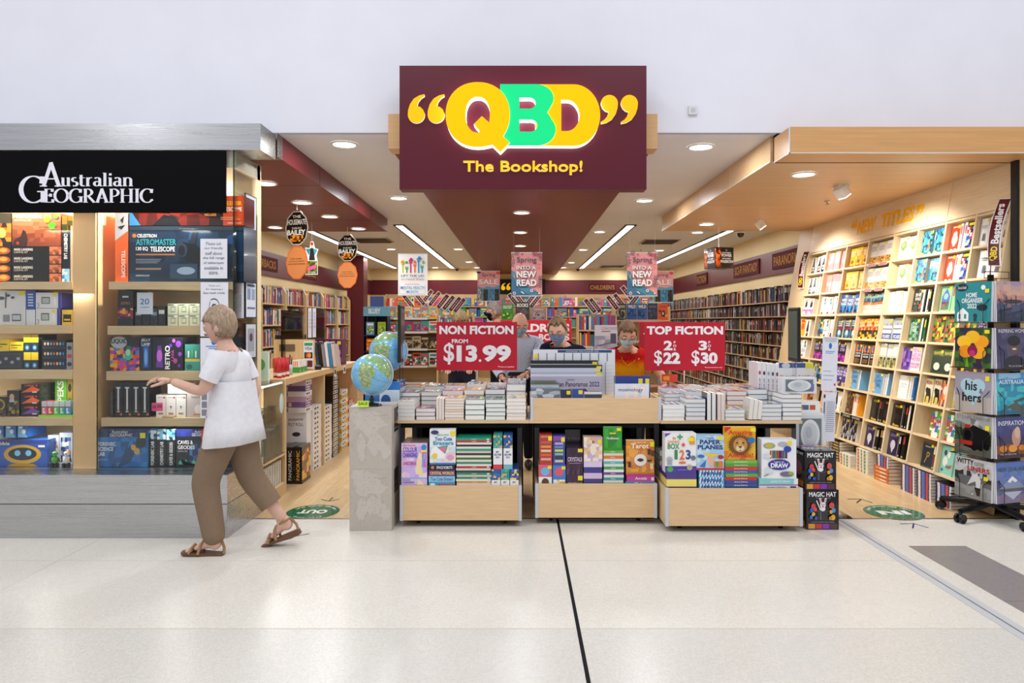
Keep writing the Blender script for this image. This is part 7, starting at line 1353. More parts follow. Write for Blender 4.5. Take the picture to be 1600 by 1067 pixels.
# ================================================================ shelving with rows of spines
_sb = {}
PAL_FIC = ['1A1A1E', '1A1A1E', '16161A', '22242A', '22242A', '2A2A30', '16161A', '3A2A2A', '2A3A4A', '5A2A2A', '8A3A2A', 'D8D4CC', 'B8B0A4', '3A4A5A', '4A4A52', 'C8A84A', '6A5A4A', '2A4A6A', 'C85A2A', '7A7A80', '1E2A3A']
PAL_MIX = ['C83A3A', '3A6AA8', 'D8D4CC', 'E8C050', '3A7A5A', '8A4A8A', '2A2A3A', 'E8E4DC', 'D87A3A', '5A8AB0', 'B84A6A', '6A4A3A', 'F0F0F0', '2A3A6A']
PAL_KID = ['E84A5A', '3A9AD8', 'F0C83A', '5AB04A', '8A4AB0', 'F0F0F0', 'E87A2A', '2A60B0', 'E86AA8', '3AB0A8', 'C8303A', 'F4E8C8']
NAMES = {'1A1A1E': 'black', '22242A': 'black', '2A2A30': 'charcoal', '16161A': 'black', '3A2A2A': 'dark brown', '2A3A4A': 'slate blue', '5A2A2A': 'maroon', '8A3A2A': 'rust', 'D8D4CC': 'pale', 'B8B0A4': 'grey', '3A4A5A': 'slate', '4A4A52': 'grey', 'C8A84A': 'gold', '6A5A4A': 'brown', '2A4A6A': 'navy', 'C85A2A': 'orange', '7A7A80': 'mid grey', '1E2A3A': 'dark navy',
 'C83A3A': 'red', '3A6AA8': 'blue', 'E8C050': 'yellow', '3A7A5A': 'green', '8A4A8A': 'purple', '2A2A3A': 'dark', 'E8E4DC': 'cream', 'D87A3A': 'orange', '5A8AB0': 'light blue', 'B84A6A': 'pink', '6A4A3A': 'brown', 'F0F0F0': 'white', '2A3A6A': 'navy',
 'E84A5A': 'coral red', '3A9AD8': 'bright blue', 'F0C83A': 'yellow', '5AB04A': 'green', '8A4AB0': 'purple', 'E87A2A': 'orange', '2A60B0': 'royal blue', 'E86AA8': 'pink', '3AB0A8': 'teal', 'C8303A': 'red', 'F4E8C8': 'cream'}
def spine_mesh(b, w, h, dp, c, v):   # local: spine faces -y
    b.box(0, w, 0, dp, 0, h, c, 'gloss'); lt = 'E8E0CC' if v % 3 else 'D8B84A'
    if c in ('D8D4CC', 'E8E4DC', 'F0F0F0', 'F4E8C8', 'B8B0A4'): lt = '4A4A5A'
    if v % 4 == 1: b.add([(w*.25, -.0005, h*.55), (w*.75, -.0005, h*.55), (w*.75, -.0005, h*.85), (w*.25, -.0005, h*.85)], [(0, 1, 2, 3)], lt, 'gloss')
    if v % 4 == 2: b.add([(w*.2, -.0005, h*.06), (w*.8, -.0005, h*.06), (w*.8, -.0005, h*.2), (w*.2, -.0005, h*.2)], [(0, 1, 2, 3)], 'C84A3A', 'gloss')
def spine_obj(name, X, w, h, dp, c, v, lab, grp):
    k = (w, h, dp, c, v)
    if k not in _sb: b = MB(); spine_mesh(b, w, h, dp, c, v); o = b.build(name); _sb[k] = o.data; bpy.data.objects.remove(o)
    o = bpy.data.objects.new(name, _sb[k]); COL.objects.link(o); o.matrix_basis = X; return tag(o, lab, 'book', grp)
def spine_row(X0, length, hmax, pal, rr, where, grp, name, dp=.13, stuff=None, wr=(.022, .028, .034), limit=10**6):
    # X0: frame whose x runs along the shelf as seen, -y faces the viewer. Returns count
    x = 0; n = 0
    while x < length-.04 and n < limit:
        w = rr.choice(wr); h = round(hmax*rr.choice((.82, .88, .94, 1.0)), 3); c = rr.choice(pal); v = rr.randrange(4)
        if rr.random() < .03: x += .04; continue
        M = X0 @ Matrix.Translation((x, rr.uniform(0, .015), 0))
        if stuff is not None:
            b = MB(); spine_mesh(b, w-.001, h, dp, c, v); stuff.add([M @ Vector(q) for q in b.V], b.Fc, b.C, 'gloss')
        else: spine_obj(name, M, w-.001, h, dp, c, v, f'{NAMES[c]} spine, {ordinal(n)} from left, {where}', grp)
        x += w; n += 1
    return n
rf = random.Random(77)
# --- fiction wall on the right
FZ = [.08, .295, .51, .725, .94, .1+1.055, 1.37, 1.585, 1.80]
t = thing('wall_shelving', 'long timber wall shelving of fiction beyond the leaning bookcase', 'shelving', (3.78, 9.46, 0)); LF = 8.9
for z in FZ: MB().box(0, .265, 0, LF, z-.016, z-.001, 'C4B08C', 'wood').build('shelf_board', t)
for y in (0, 2.2, 4.4, 6.6, LF): MB().box(.12, .265, y-.012, y+.012, 0, 2.0, 'D5BE96', 'wood').build('upright', t)
MB().box(.255, .268, 0, LF, 0, 2.05, 'CDB68C', 'wood').build('back_panel', t)
R90 = Matrix.Rotation(-PI/2, 4, 'Z')      # viewer looks towards +x: shelf runs right = -y
sm_ = MB(); y_ind = 11.35
for k, z in enumerate(FZ):
    hm = .235 if k == 8 else .182
    if k >= 4:
        spine_row(Matrix.Translation((3.80, y_ind, z)) @ R90, y_ind-9.48, hm, PAL_FIC, rf, f'{("fifth", "fourth", "third", "second", "top")[k-4]} shelf of the fiction wall', 'fiction spines near the bookcase', 'fiction_book', limit=60, wr=(.028, .034, .040))
    else: spine_row(Matrix.Translation((3.80, y_ind, z)) @ R90, y_ind-9.48, hm, PAL_FIC, rf, '', '', '', stuff=sm_)
    spine_row(Matrix.Translation((3.80, 18.3, z)) @ R90, 18.3-y_ind-.02, hm, PAL_FIC, rf, '', '', '', stuff=sm_)
tag(sm_.build('fiction_books'), 'rows of dark fiction spines filling the rest of the fiction wall', 'books', kind='stuff')
carton('shelf_card', 'lime green shelf card with orange disc on the fiction shelf', 'card', (3.74, 9.62, FZ[4]), .09, .16, .01, 'B8E030', front=[('c', .5, .55, .3, .25, 'E8502A')])
# --- bookcases along the left wall
sm_ = MB(); LZ = [.12, .46, .80, 1.14, 1.46, 1.78]
for i in range(5):
    y0 = 9.75+1.02*i; t = thing('bookcase', f'timber bookcase of reference books on the left wall, {ORD[i]} from the front', 'bookcase', (-3.70, y0, 0))
    for z in LZ: MB().box(-.30, 0, .03, .99, z-.022, z-.001, 'D9BE92', 'wood').build('shelf_board', t)
    MB().box(-.315, -.30, .0, 1.01, 0, 2.05, 'CDB288', 'wood').build('back_panel', t)
    for q in (0, .99): b = MB(); b.add([(x, y, z) for y in (q, q+.028) for x, z in ((-.3, 0), (.02, 0), (.02, 1.96), (-.04, 2.06), (-.3, 2.08))], [(4, 3, 2, 1, 0), (5, 6, 7, 8, 9)]+[(j, (j+1) % 5, 5+(j+1) % 5, 5+j) for j in range(5)], 'D9BA88', 'wood'); b.build('side_panel', t)
    for k, z in enumerate(LZ):
        X0 = Matrix.Translation((-3.72, y0+.032, z)) @ Matrix.Rotation(PI/2, 4, 'Z'); hm = .255 if k > 2 else .28
        ind = i < 3 and k >= 3
        spine_row(X0, .955, hm, PAL_MIX, rf, f'{("fourth", "third", "second")[k-3] if k < 5 else "top"} shelf, {ORD[i]} left wall case' if ind else '', 'left wall spines', 'reference_book', stuff=None if ind else sm_, wr=(.026, .034, .044), dp=.17)
tag(sm_.build('reference_books'), 'rows of mixed spines on the lower and farther left wall shelves', 'books', kind='stuff')
t = thing('side_shelving', 'grey metal shelving of boxed games by the left wall before the bookcases', 'shelving', (-3.74, 8.3, 0))
for z in (.3, .75, 1.2, 1.52, 1.84): MB().box(-.3, .1, 0, 1.38, z-.02, z, 'B8BABC', 'satin').build('shelf_board', t)
MB().box(-.31, -.295, 0, 1.38, 0, 2.15, 'A8AAAC', 'satin').build('back_panel', t)
for z in (1.2, 1.52, 1.84):
    for i in range(6): carton('game_box', f'{("orange", "black", "yellow")[i % 3]} game box, {ORD[i]} along the {("third", "second", "top")[(1.2, 1.52, 1.84).index(z)]} metal shelf', 'box', (-3.72, 8.45+.21*i, z+.0005), .19, .22-.02*(i % 2), .17, ('D8602A', '2A2426', 'E8C030')[i % 3], right=[('r', .2, .4, .8, .8, 'F0E8E0')], front=[('c', .5, .6, .25, .2, 'F0E8E0'), ('r', .1, .1, .9, .2, '8A3A2A')])
# --- back wall shelves with childrens books
t = thing('wall_shelving', 'long back wall shelving of bright childrens books', 'shelving', (-3.6, 18.24, 0))
BZ = [.5, .80, 1.08, 1.36, 1.64, 1.92]
for z in BZ: MB().box(0, 7.3, 0, .29, z-.025, z-.001, 'CDB48A', 'woodx').build('shelf_board', t)
for i in range(7): MB().box(7.3*i/6-.012, 7.3*i/6+.012, .14, .29, 0, 2.25, 'CDB48A', 'wood').build('upright', t)
MB().box(0, 7.3, .295, .31, 0, 2.25, 'C4A878', 'wood').build('back_panel', t)
def faceout(lab, x, y, z, w, h, seed, name='picture_book', th=.02, grp=None, pal=None, words_=None, tilt=0):
    r = random.Random(seed); p = pal or r.sample(PAL_KID, 4)
    art = [('r', 0, 0, 1, 1, p[0]), ('m', .08, .1, .92, .62, 4, 4, p, seed), ('c', r.uniform(.35, .65), r.uniform(.3, .5), .22, .2, p[1]), ('c', .5, .4, .1, .09, p[2])]
    art += [('t', words_, .1, .72, .9, .92, 'F8F4E8', .03)] if words_ else [('r', .12, .74, .88, .90, p[3])]
    return book(lab, 'face', (x, y, z), w, h, th, p[0], art, (), 'F0EBE0', grp, parts=False, name=name, key=seed)
n_k = 0
for k in (3, 4, 5):
    x = -3.55; n = 0
    while x < 3.5:
        rn = ('third', 'second', 'top')[k-3]
        if rf.random() < .42:
            w = rf.choice((.2, .24, .27)); faceout(f'bright face-out childrens book, {ordinal(n)} from left on the {rn} back wall shelf', x, 18.28, BZ[k], w, .22+.03*rf.random(), 1000+n_k, grp='childrens books on the back wall'); x += w+.02
        else:
            w = rf.choice((.05, .07, .09)); h = round(.24*rf.choice((.8, .9, 1)), 3); c = rf.choice(PAL_KID)
            spine_obj('picture_book', Matrix.Translation((x, 18.27, BZ[k])), w-.004, h, .2, c, rf.randrange(4), f'{NAMES[c]} childrens book spine, {ordinal(n)} from left, {rn} back wall shelf', 'childrens books on the back wall'); x += w
        n += 1; n_k += 1
# --- free-standing cases in the middle of the shop
def case(lab, x0, x1, y, zs, top, books=True, strip=None, seed=0, dep=.32):
    t = thing('bookcase', lab, 'bookcase', ((x0+x1)/2, y, 0)); w = x1-x0
    for z in zs: MB().box(-w/2, w/2, 0, dep, z-.022, z-.001, 'D9BE92', 'woodx').build('shelf_board', t)
    MB().box(-w/2, w/2, dep-.012, dep, 0, top, 'C8AC80', 'wood').build('back_panel', t)
    for q in (-w/2-.02, w/2): MB().box(q, q+.02, .02, dep, 0, top, 'D9BA88', 'wood').build('side_panel', t)
    for z in zs:
        if strip: MB().box(-w*.35, w*.3, -.004, 0, z-.03, z+.008, strip, 'gloss').build('label_strip', t)
    return t
X1, X2 = wx(603, 12.4), wx(684, 12.4); zs = [.70, 1.01, 1.32, 1.57]
case('timber case of face-out childrens books behind the left price sign', X1, X2, 12.4, [.4]+zs, 1.72, strip='F0F0F0')
PL = [['6AB8E0', 'F0C83A', 'E8E4DC', 'E87A2A'], ['3A6A2A', '2A3A1A', 'E8C030', 'C83A2A'], ['4A3A2A', '2A2420', '8A7A5A', 'C8B89A'], ['3A8A8A', 'F0F0F0', '2A2A2A', 'E85A4A']]
for k, z in enumerate(zs[::-1]):
    nb = 6
    for i in range(nb): faceout(f'face-out childrens book, {ORD[i]} from left on the {("top", "second", "third", "fourth")[k]} shelf behind the left price sign', X1+.03+i*(X2-X1-.04)/nb, 12.42, z, .15, (.21, .20, .23, .24)[k], 3000+k*10+i, pal=[PL[k][(i+j) % 4] for j in range(4)] if k != 1 else None)
bx0, bx1 = wx(569, 11.6), wx(605, 11.6); t = thing('display_tower', 'navy cardboard book tower with pale blue header near the left wall', 'display', ((bx0+bx1)/2, 11.6, 0)); w = bx1-bx0
MB().box(-w/2, w/2, .25, .28, 0, 1.72, '1E2A48').build('back_panel', t)
for z in (.3, .7, 1.0, 1.28): MB().box(-w/2, w/2, 0, .25, z-.02, z-.001, '1E2A48').build('shelf_board', t)
for x in (-w/2-.01, 0, w/2): MB().box(x-.005, x+.005, 0, .25, 0, 1.6, '16203A').build('side_panel', t)
b = MB(); b.box(-w/2-.01, w/2+.01, -.02, .25, 1.6, 1.76, '6AA8C8'); b.text(Fr((-w/2, -.021, 1.6), (1, 0, 0), (0, 0, 1), w, .16), 'BLUEY', .2, .25, .72, .8, 'D8ECF4', .04); b.build('header', t)
b = MB(); b.box(-w/2+.08, w/2-.08, .10, .11, 1.76, 1.94, '4A5A98'); b.build('header_card', t)
for i, (x, z, p) in enumerate(((-w/2+.03, 1.0, ['C8302A', 'E85A3A', '2A8A4A', 'E8C030']), (-w/2+.03, 1.28, ['6AA8C8', '4A9A4A', 'E8C83A', 'F0F0F0']), (.03, 1.28, ['A8C83A', '6A9A3A', 'C8D86A', '8AB040']), (.03, 1.0, ['3A5A98', '4A6AB0', '2A4A88', '6A8AC8']))):
    faceout(f'square picture book in the navy tower, {("lower left red", "upper left green", "upper right lime", "lower right blue")[i]}', x+(bx0+bx1)/2, 11.62, z, w/2-.06, .22, 4000+i, pal=p)
gx0, gx1 = wx(783, 11.8), wx(853, 11.8); case('low timber case of face-out books above the bald man', gx0, gx1, 11.8, [.8, 1.17, 1.535], 1.75)
faceout('green CRICKET annual standing on the case above the bald man', gx0+.01, 11.82, 1.535, .20, .27, 4100, pal=['3A9A3A', '2A8A2A', 'E8D83A', '5AB04A'], words_='CRICKET')
faceout('dark book of trucks standing in the middle of that case', gx0+.25, 11.82, 1.535, .24, .31, 4101, pal=['3A4044', '5A6468', '8A3A3A', '9AA4A8'], words_='BOOKS')
faceout('sepia book with plane standing at right of that case', gx0+.53, 11.82, 1.535, .23, .22, 4102, pal=['9A8A9A', 'B8A0A0', '5A4A48', 'C8A880'])
hx0, hx1 = wx(962, 10.8), wx(1046, 10.8); case('timber case of face-out novels left of the TOP FICTION sign', hx0, hx1, 10.8, [.5, .85, 1.2, 1.53], 1.74, strip='E8A8A0')
for i, (p, wd, n_) in enumerate(((['3A3A34', '1E2020', '6A6A50', 'A8A080'], None, 'dark green'), (['1E56A8', '14366A', '2A6AC0', '10264A'], 'WILD', 'blue, left of two'), (['1E56A8', '14366A', '2A6AC0', '10264A'], 'WILD', 'blue, right of two'), (['2A3048', '3A4058', '22283A', '5A6078'], None, 'slate'), (['E8602A', '2A2A3A', 'F0C040', 'C84A2A'], None, 'orange'))):
    faceout(f'{n_} face-out novel, top shelf of the case by TOP FICTION sign', hx0+.015+i*.165, 10.82, 1.53, .155, .26, 4200+i, pal=p, words_=wd, name='novel')
lx0, lx1 = wx(684, 11.0), wx(738, 11.0); case('timber case of upright books right of the childrens face-out case', lx0, lx1, 11.0, [.5, .9, 1.38], 1.62)
mx0, mx1 = wx(905, 10.4), wx(962, 10.4); case('timber case of upright books behind the masked women', mx0, mx1, 10.4, [.5, .85, 1.12, 1.38], 1.62)
for (xa, xb, y, z, wh) in ((lx0, lx1, 11.02, 1.38, 'top shelf of the case right of the childrens case'), (mx0, mx1, 10.42, 1.38, 'top shelf of the case behind the women'), (mx0, mx1, 10.42, 1.12, 'second shelf of the case behind the women')):
    spine_row(Matrix.Translation((xa+.01, y, z)), xb-xa, .23, PAL_MIX, rf, wh, 'upright books in the middle cases', 'hardback', wr=(.026, .034, .044), dp=.17)
def marker(lab, px, py, d, sgn, base):
    L = 27*d/F; p = at(px, py, d); t = thing('shelf_marker', lab, 'shelf marker', (p.x, d, base))
    a = sgn*math.radians(38); X = Matrix.Translation((0, 0, p.z-base)) @ Matrix.Rotation(-a, 4, 'Y')
    b = MB(); b.box(-.042, .042, -.004, .004, -L/2, L/2, 'F0E8DC', 'gloss', X); b.box(-.030, .030, -.005, -.0041, -L/2+.008, L/2-.008, '5E1622', 'gloss', X)
    for q in range(5): b.box(-.008, .008, -.0056, -.0051, -L*.32+L*.13*q, -L*.32+L*.13*q+L*.07, 'D8C0C0', 'gloss', X)
    b.build('board', t); e = X @ Vector((0, 0, -L/2)); b = MB(); b.tube([(e.x, 0, 0), (e.x, .0, e.z+.02)], .006, 'D8C8A8', 'wood', 6); b.build('stem', t)
mk = [(638, 471, 12.55, 1, 1.72, 'left'), (655, 466, 12.55, 1, 1.72, 'left'), (667, 464, 12.6, -1, 1.72, 'left'), (679, 467, 12.6, -1, 1.72, 'left'), (692, 471, 11.1, -1, 1.62, 'left'), (701, 473, 11.15, -1, 1.62, 'left'), (711, 475, 11.1, -1, 1.62, 'left'), (718, 477, 11.15, -1, 1.62, 'left'),
 (803, 470, 12.0, 1, 1.75, 'central'), (812, 468, 11.95, 1, 1.75, 'central'), (829, 468, 12.0, -1, 1.75, 'central'), (837, 470, 11.95, -1, 1.75, 'central'),
 (922, 478, 10.55, 1, 1.62, 'right'), (930, 477, 10.6, 1, 1.62, 'right'), (957, 473, 10.55, 1, 1.62, 'right'), (968, 470, 10.95, 1, 1.74, 'right'), (980, 458, 11.0, 1, 1.74, 'right'), (990, 470, 10.95, -1, 1.74, 'right')]
cn = {}
for px_, py_, d_, s_, bz, gname in mk:
    cn[gname] = cn.get(gname, 0)+1; marker(f'slanted maroon shelf marker, {ordinal(cn[gname]-1)} from left in the {gname} cluster above the cases', px_, py_, d_, s_, bz)
# --- rack of large calendars behind the table
t = thing('calendar_rack', 'white rack holding large calendars behind the two masked women', 'rack', (.95, 7.55, 0)); MB().box(-.42, .42, 0, .25, 1.07, 1.09, 'D8D8DA', 'satin').build('shelf', t)
for x in (-.41, .40): MB().box(x-.01, x+.01, 0, .25, 0, 1.07, 'C8C8CC', 'satin').build('leg', t)
MB().box(-.42, .42, .24, .25, .1, 1.07, 'B8B8BC', 'satin').build('back_panel', t)
carton('calendar', 'white CONCORDE calendar standing on the rack behind the red-shirted woman', 'calendar', (wx(947, 7.6), 7.62, 1.0905), .25, .375, .03, 'E4E4EC', front=[('m', 0, 0, 1, .68, 7, 5, ['B8B8CC', 'C8C8D8', 'A8A8BC', 'D8D8E4'], 3), ('p', [(.1, .4), (.9, .52), (.92, .5), (.2, .36)], '7A7A90'), ('r', .7, .45, .95, .75, '5A6070'), ('t', 'CONCORDE', .3, .86, .98, .94, 'A0A0B8', .0), ('r', .3, .80, .7, .825, 'C83A5A')])
carton('calendar', 'white AEROPLANE calendar standing low on the rack behind the navy woman', 'calendar', (wx(912, 7.6), 7.60, 1.0905), .2, .14, .03, 'E4E2EC', front=[('t', 'AEROPLANE', .1, .7, .95, .92, '8A7AA0', .0), ('m', 0, 0, 1, .6, 5, 3, ['B0B0C8', 'C8C8DC', '9090A8'], 4)])
# ================================================================ globes on map-printed boxes
gd = 4.9; gx = (wx(546, gd)+wx(612, gd))/2; gw = 66*gd/F
def mapart(seed):
    r = random.Random(seed)
    def blob(cx, cy, rx, ry, n=22): return [(min(.99, max(.01, cx+rx*(1+r.uniform(-.35, .25))*math.cos(2*PI*i/n))), min(.99, max(.01, cy+ry*(1+r.uniform(-.35, .25))*math.sin(2*PI*i/n)))) for i in range(n)]
    it = [('r', 0, 0, 1, 1, 'C0B7AC')]
    for cx, cy, rx, ry in ((.45, .75, .42, .2), (.2, .9, .2, .1), (.62, .42, .2, .18), (.85, .3, .14, .12), (.28, .35, .12, .2)): it.append(('p', blob(cx, cy, rx, ry), 'CBC3B9'))
    for i in range(60): x = r.uniform(.03, .93); y = r.uniform(.3, .95); it.append(('r', x, y, x+r.uniform(.015, .04), y+.006, 'A39A90'))
    it.append(('t', 'RUSSIAN', .6, .86, .9, .88, '9A9188', 0)); return it
for i in range(2):
    carton('globe_box', f'beige box printed with a faint world map, {("lower", "upper")[i]} of two under the globe', 'box', (gx, gd+.16, i*.4455), gw, .445, .32, 'BEB5AA', front=mapart(8+i), right=[('r', .3, .55, .8, .95, '2A2624'), ('r', .35, .6, .75, .62, '8A8278'), ('r', .35, .7, .75, .72, '8A8278')], m='print')
def globe(lab, p, r, tilt, colr):
    t = thing('globe', lab, 'globe', p); R0 = .052+.03; cz = .07+r+.012
    b = MB(); b.lathe([(.075, 0), (.072, .008), (.05, .016), (.014, .026), (.014, .034), (.02, .05), (.012, .066), (.010, .075)], '16120F', 'gloss', 28); b.build('base', t)
    A = Matrix.Translation((0, 0, cz)) @ Matrix.Rotation(tilt, 4, 'Y')
    N_, M_ = 56, 34; vs = []; fs = []; cs = []
    rr = random.Random(3)
    blobs = [(math.radians(lo), math.radians(la), math.radians(a), math.radians(c)) for lo, la, a, c in colr]
    for j in range(M_+1):
        la = -PI/2+PI*j/M_
        for i in range(N_): lo = 2*PI*i/N_; vs.append(A @ Vector((r*math.cos(la)*math.cos(lo), r*math.cos(la)*math.sin(lo), r*math.sin(la))))
    for j in range(M_):
        la = -PI/2+PI*(j+.5)/M_
        for i in range(N_):
            lo = 2*PI*(i+.5)/N_; land = False
            for L0, A0, a, c in blobs:
                dl = (lo-L0+PI) % (2*PI)-PI; n_ = .22*math.sin(3*lo+5*la)+.18*math.sin(7*lo-4*la)
                if (dl*math.cos(la)/a)**2+((la-A0)/c)**2 < 1+n_: land = True
            q = rr.random(); cs.append(('C2B27A' if abs(la) < .5 and q < .3 else ('8FB07A' if q < .6 else '7FA36A')) if land else ('7CBBE2' if q < .5 else '74B4DE'))
            if abs(la) > 1.35: cs[-1] = 'E8EEF2'
            fs.append((j*N_+i, j*N_+(i+1) % N_, (j+1)*N_+(i+1) % N_, (j+1)*N_+i))
    b = MB(); b.add(vs, fs, [lin(c) for c in cs], 'gloss', True); b.build('sphere', t)
    for k in range(2):
        b = MB(); b.tube([A @ Vector((1.004*r*math.cos(a), 1.004*r*math.sin(a), 0)) if k else A @ Vector((1.035*r*math.sin(a), 0, 1.035*r*math.cos(a))) for a in [2*PI*i/48 if k else PI*i/40 for i in range(48 if k else 41)]], .0012 if k else .005, '5A90B8' if k else 'D0D4D8', 'gloss', 6, closed=bool(k)); b.build('equator_line' if k else 'meridian_arm', t)
    for s_ in (-1, 1): MB().ball(A @ Vector((0, 0, s_*1.035*r)), .008, .008, .008, 'D0D4D8', 'chrome', 10, 6).build('pivot', t)
    return t
LANDS = [(262, 8, 24, 30), (275, -22, 14, 20), (300, 50, 60, 16), (320, 30, 26, 14), (240, 48, 14, 10), (185, -15, 14, 26), (170, 45, 28, 18), (20, -25, 20, 12), (340, 20, 10, 14), (255, -72, 70, 8)]
globe('globe with chrome meridian arm standing on the upper map-printed box', (wx(581, 4.97), 4.97, .891), .148, .42, LANDS)
b = MB(); b.box(-.04, .04, -.002, .002, 0, .045, 'C8E83A', 'gloss'); b.art(Fr((-.04, -.002, 0), (1, 0, 0), (0, 0, 1), .08, .045), [('t', 'SALE', .1, .3, .9, .8, '2A3A10', .02)]); o = b.build('price_ticket', None, (wx(568, 4.9), 4.885, .8915), (-.3, 0, .2)); tag(o, 'lime green price ticket on the map box in front of the globe', 'ticket')
d = 5.32; carton('globe_box', 'bright blue box with round pictures behind the map-printed boxes', 'box', (wx(597, d), d+.14, 0), .27, wz(597, d), .26, '2A78C8', front=[('r', .42, 0, 1, .94, 'D8E4F0'), ('c', .6, .86, .14, .045, '2A5A98'), ('c', .62, .78, .10, .03, '5A9AC8'), ('c', .88, .80, .1, .035, '3A7A6A'), ('c', .55, .70, .12, .04, '2A6AB0')], right=[('r', .1, .7, .9, .95, 'E0E8F0')])
globe('second brighter blue globe standing behind the first one', (wx(601, d), d+.14, wz(597, d)+.001), .150, -.3, LANDS[::2])
# ================================================================ magic hat boxes
def magic(lab, x0, x1, z, h, y):
    w = x1-x0; A = [('r', 0, 0, 1, 1, '100E12'), ('t', 'MAGIC HAT', .08, .83, .92, .95, 'F4F2F4', .02), ('t', 'WITH SECRET COMPARTMENT', .3, .785, .76, .805, 'C8C0C8', 0), ('r', .04, .01, .96, .17, '3A2450'), ('r', .06, .03, .26, .15, 'E8A030'), ('r', .28, .03, .48, .15, 'C83A3A'), ('r', .5, .03, .7, .15, '8A3AB0'), ('r', .72, .03, .94, .15, '5A3A3A'), ('t', 'EVERYTHING YOU NEED', .15, .185, .85, .205, 'C8C0B0', 0)]
    A += [('p', [(.36, .24), (.64, .24), (.68, .47), (.32, .47)], '2E2C32'), ('c', .5, .48, .22, .035, '4A484E'), ('c', .5, .485, .17, .02, '141216'), ('r', .42, .25, .45, .45, '6A686E'), ('c', .5, .62, .09, .075, 'F0EEF0'), ('c', .5, .53, .08, .06, 'F0EEF0'), ('p', [(.42, .66), (.38, .80), (.44, .80), (.48, .67)], 'F4F0F2'), ('p', [(.58, .66), (.62, .80), (.56, .80), (.52, .67)], 'F4F0F2'), ('p', [(.425, .68), (.40, .78), (.435, .78), (.46, .68)], 'F08AA8'), ('p', [(.575, .68), (.60, .78), (.565, .78), (.54, .68)], 'F08AA8'), ('c', .47, .64, .012, .014, '1A1A1A'), ('c', .53, .64, .012, .014, '1A1A1A'), ('c', .5, .59, .03, .02, 'E05A6A'), ('p', [(.28, .74), (.31, .75), (.44, .5), (.41, .49)], 'E8E8E8')]
    for x, y_, c, q in ((.2, .6, 'D83A3A', .07), (.15, .5, '3A5AC8', .06), (.26, .52, 'E8502A', .05), (.2, .4, 'E8C02A', .05), (.13, .33, '3A6AD0', .05), (.28, .3, '3A50B0', .05), (.76, .62, 'D84A4A', .08), (.82, .5, '3A9AD0', .06), (.74, .46, 'E8A030', .05), (.8, .32, 'E8B02A', .07), (.72, .3, 'C88A2A', .05)): A += [('c', x, y_, q, q, c)]
    return carton('magic_set', lab, 'box', ((x0+x1)/2, y+.12, z), w, h, .24, '121014', front=A, left=[('t', 'MAGIC HAT', .1, .86, .9, .93, 'E8E4E8', .02), ('c', .5, .5, .3, .2, '8A2A4A'), ('r', .1, .05, .9, .2, 'C86A2A')], top=[('t', 'MAGIC HAT', .15, .3, .85, .6, 'E8E0E8', .02), ('m', 0, .7, 1, 1, 6, 2, ['C83A3A', 'E8B02A', '3A5AC0', '8A3AA8'], 4)])
md = 4.93
magic('black MAGIC HAT box on the floor, the lower of two', wx(1260, md), wx(1310.5, md), 0, .287, md)
magic('black MAGIC HAT box stacked on the lower one', wx(1257.5, md), wx(1306.5, md), .2875, .282, md)
# ================================================================ framed sign holders at both ends of the tables
def holder(lab, px, d, y0, y1):
    x = wx(px, d); t = thing('sign_holder', lab, 'sign holder', (x, d, ZT)); a, c = wz(y1, d)-ZT, wz(y0, d)-ZT
    MB().bevbox(-.012, .012, -.02, .19, a, c, '1A1C1E', 'plastic', .010).build('frame', t)
    b = MB()
    for s_ in (-1, 1): b.add([(s_*.0125, y, z) for y, z in ((.0, a+.03), (.17, a+.03), (.17, c-.03), (.0, c-.03))], [(0, 1, 2, 3) if s_ > 0 else (3, 2, 1, 0)], '4A5A54', 'gloss')
    b.build('card', t); MB().box(-.011, .011, .065, .10, .012, a+.04, 'D8E0E4', 'acrylic').build('post', t); MB().box(-.06, .06, .02, .16, 0, .012, 'E0E6EA', 'acrylic').build('base', t)
holder('black framed sign holder seen edge-on at the left table end', 624, 5.30, 476, 567)
holder('black framed sign holder seen edge-on at the right table end', 1248, 5.30, 480, 566)
# notices on a stand at the right end
d = 5.28; t = thing('notice_stand', 'clear stand with two white check in notices right of the gift frames', 'notice stand', (wx(1297, d), d, 0))
MB().box(-.003, .018, .02, .044, .012, wz(520, d), 'D0D8DC', 'acrylic').build('post', t); MB().box(-.004, .13, -.09, .14, 0, .012, 'C8D0D4', 'acrylic').build('base', t)
QR = [('c', .5, .83, .1, .055, '2A78C8'), ('r', .2, .72, .8, .735, '6A94D0'), ('r', .2, .69, .7, .702, '6A94D0'), ('r', .1, .36, .6, .37, 'A8ACC0'), ('r', .1, .28, .8, .29, 'A8ACC0'), ('r', .1, .2, .7, .21, 'A8ACC0'), ('r', .82, .1, .92, .14, 'C83A3A')]
for nm_, (x0, x1, y0, y1), it in (('upper', (1284, 1308, 526, 611), QR+lines(['Please check in here', 'If you are unable to', 'check in please see', 'our friendly staff'], .985, .90, bold=.01)), ('lower', (1284, 1305, 613, 690), [('r', .08, .88, .2, .95, '2A2A34'), ('r', .1, .4, .2, .8, '6A6A78')]+[('r', .3, .2+.04*i, .9, .212+.04*i, 'A0A0AC') for i in range(16)])):
    w = (x1-x0)*d/F; h = (y1-y0)*d/F; b = MB(); X = Matrix.Translation((wx((x0+x1)/2, d)-wx(1297, d), 0, wz(y1, d))) @ Matrix.Rotation(.04, 4, 'Y')
    b.box(-w/2, w/2, .014, .0185, 0, h, 'E8E9F4'); b.art(Fr((-w/2, .014, 0), (1, 0, 0), (0, 0, 1), w, h), it); b.V = [tuple(X @ Vector(v)) for v in b.V]; b.build('notice_sheet', t)
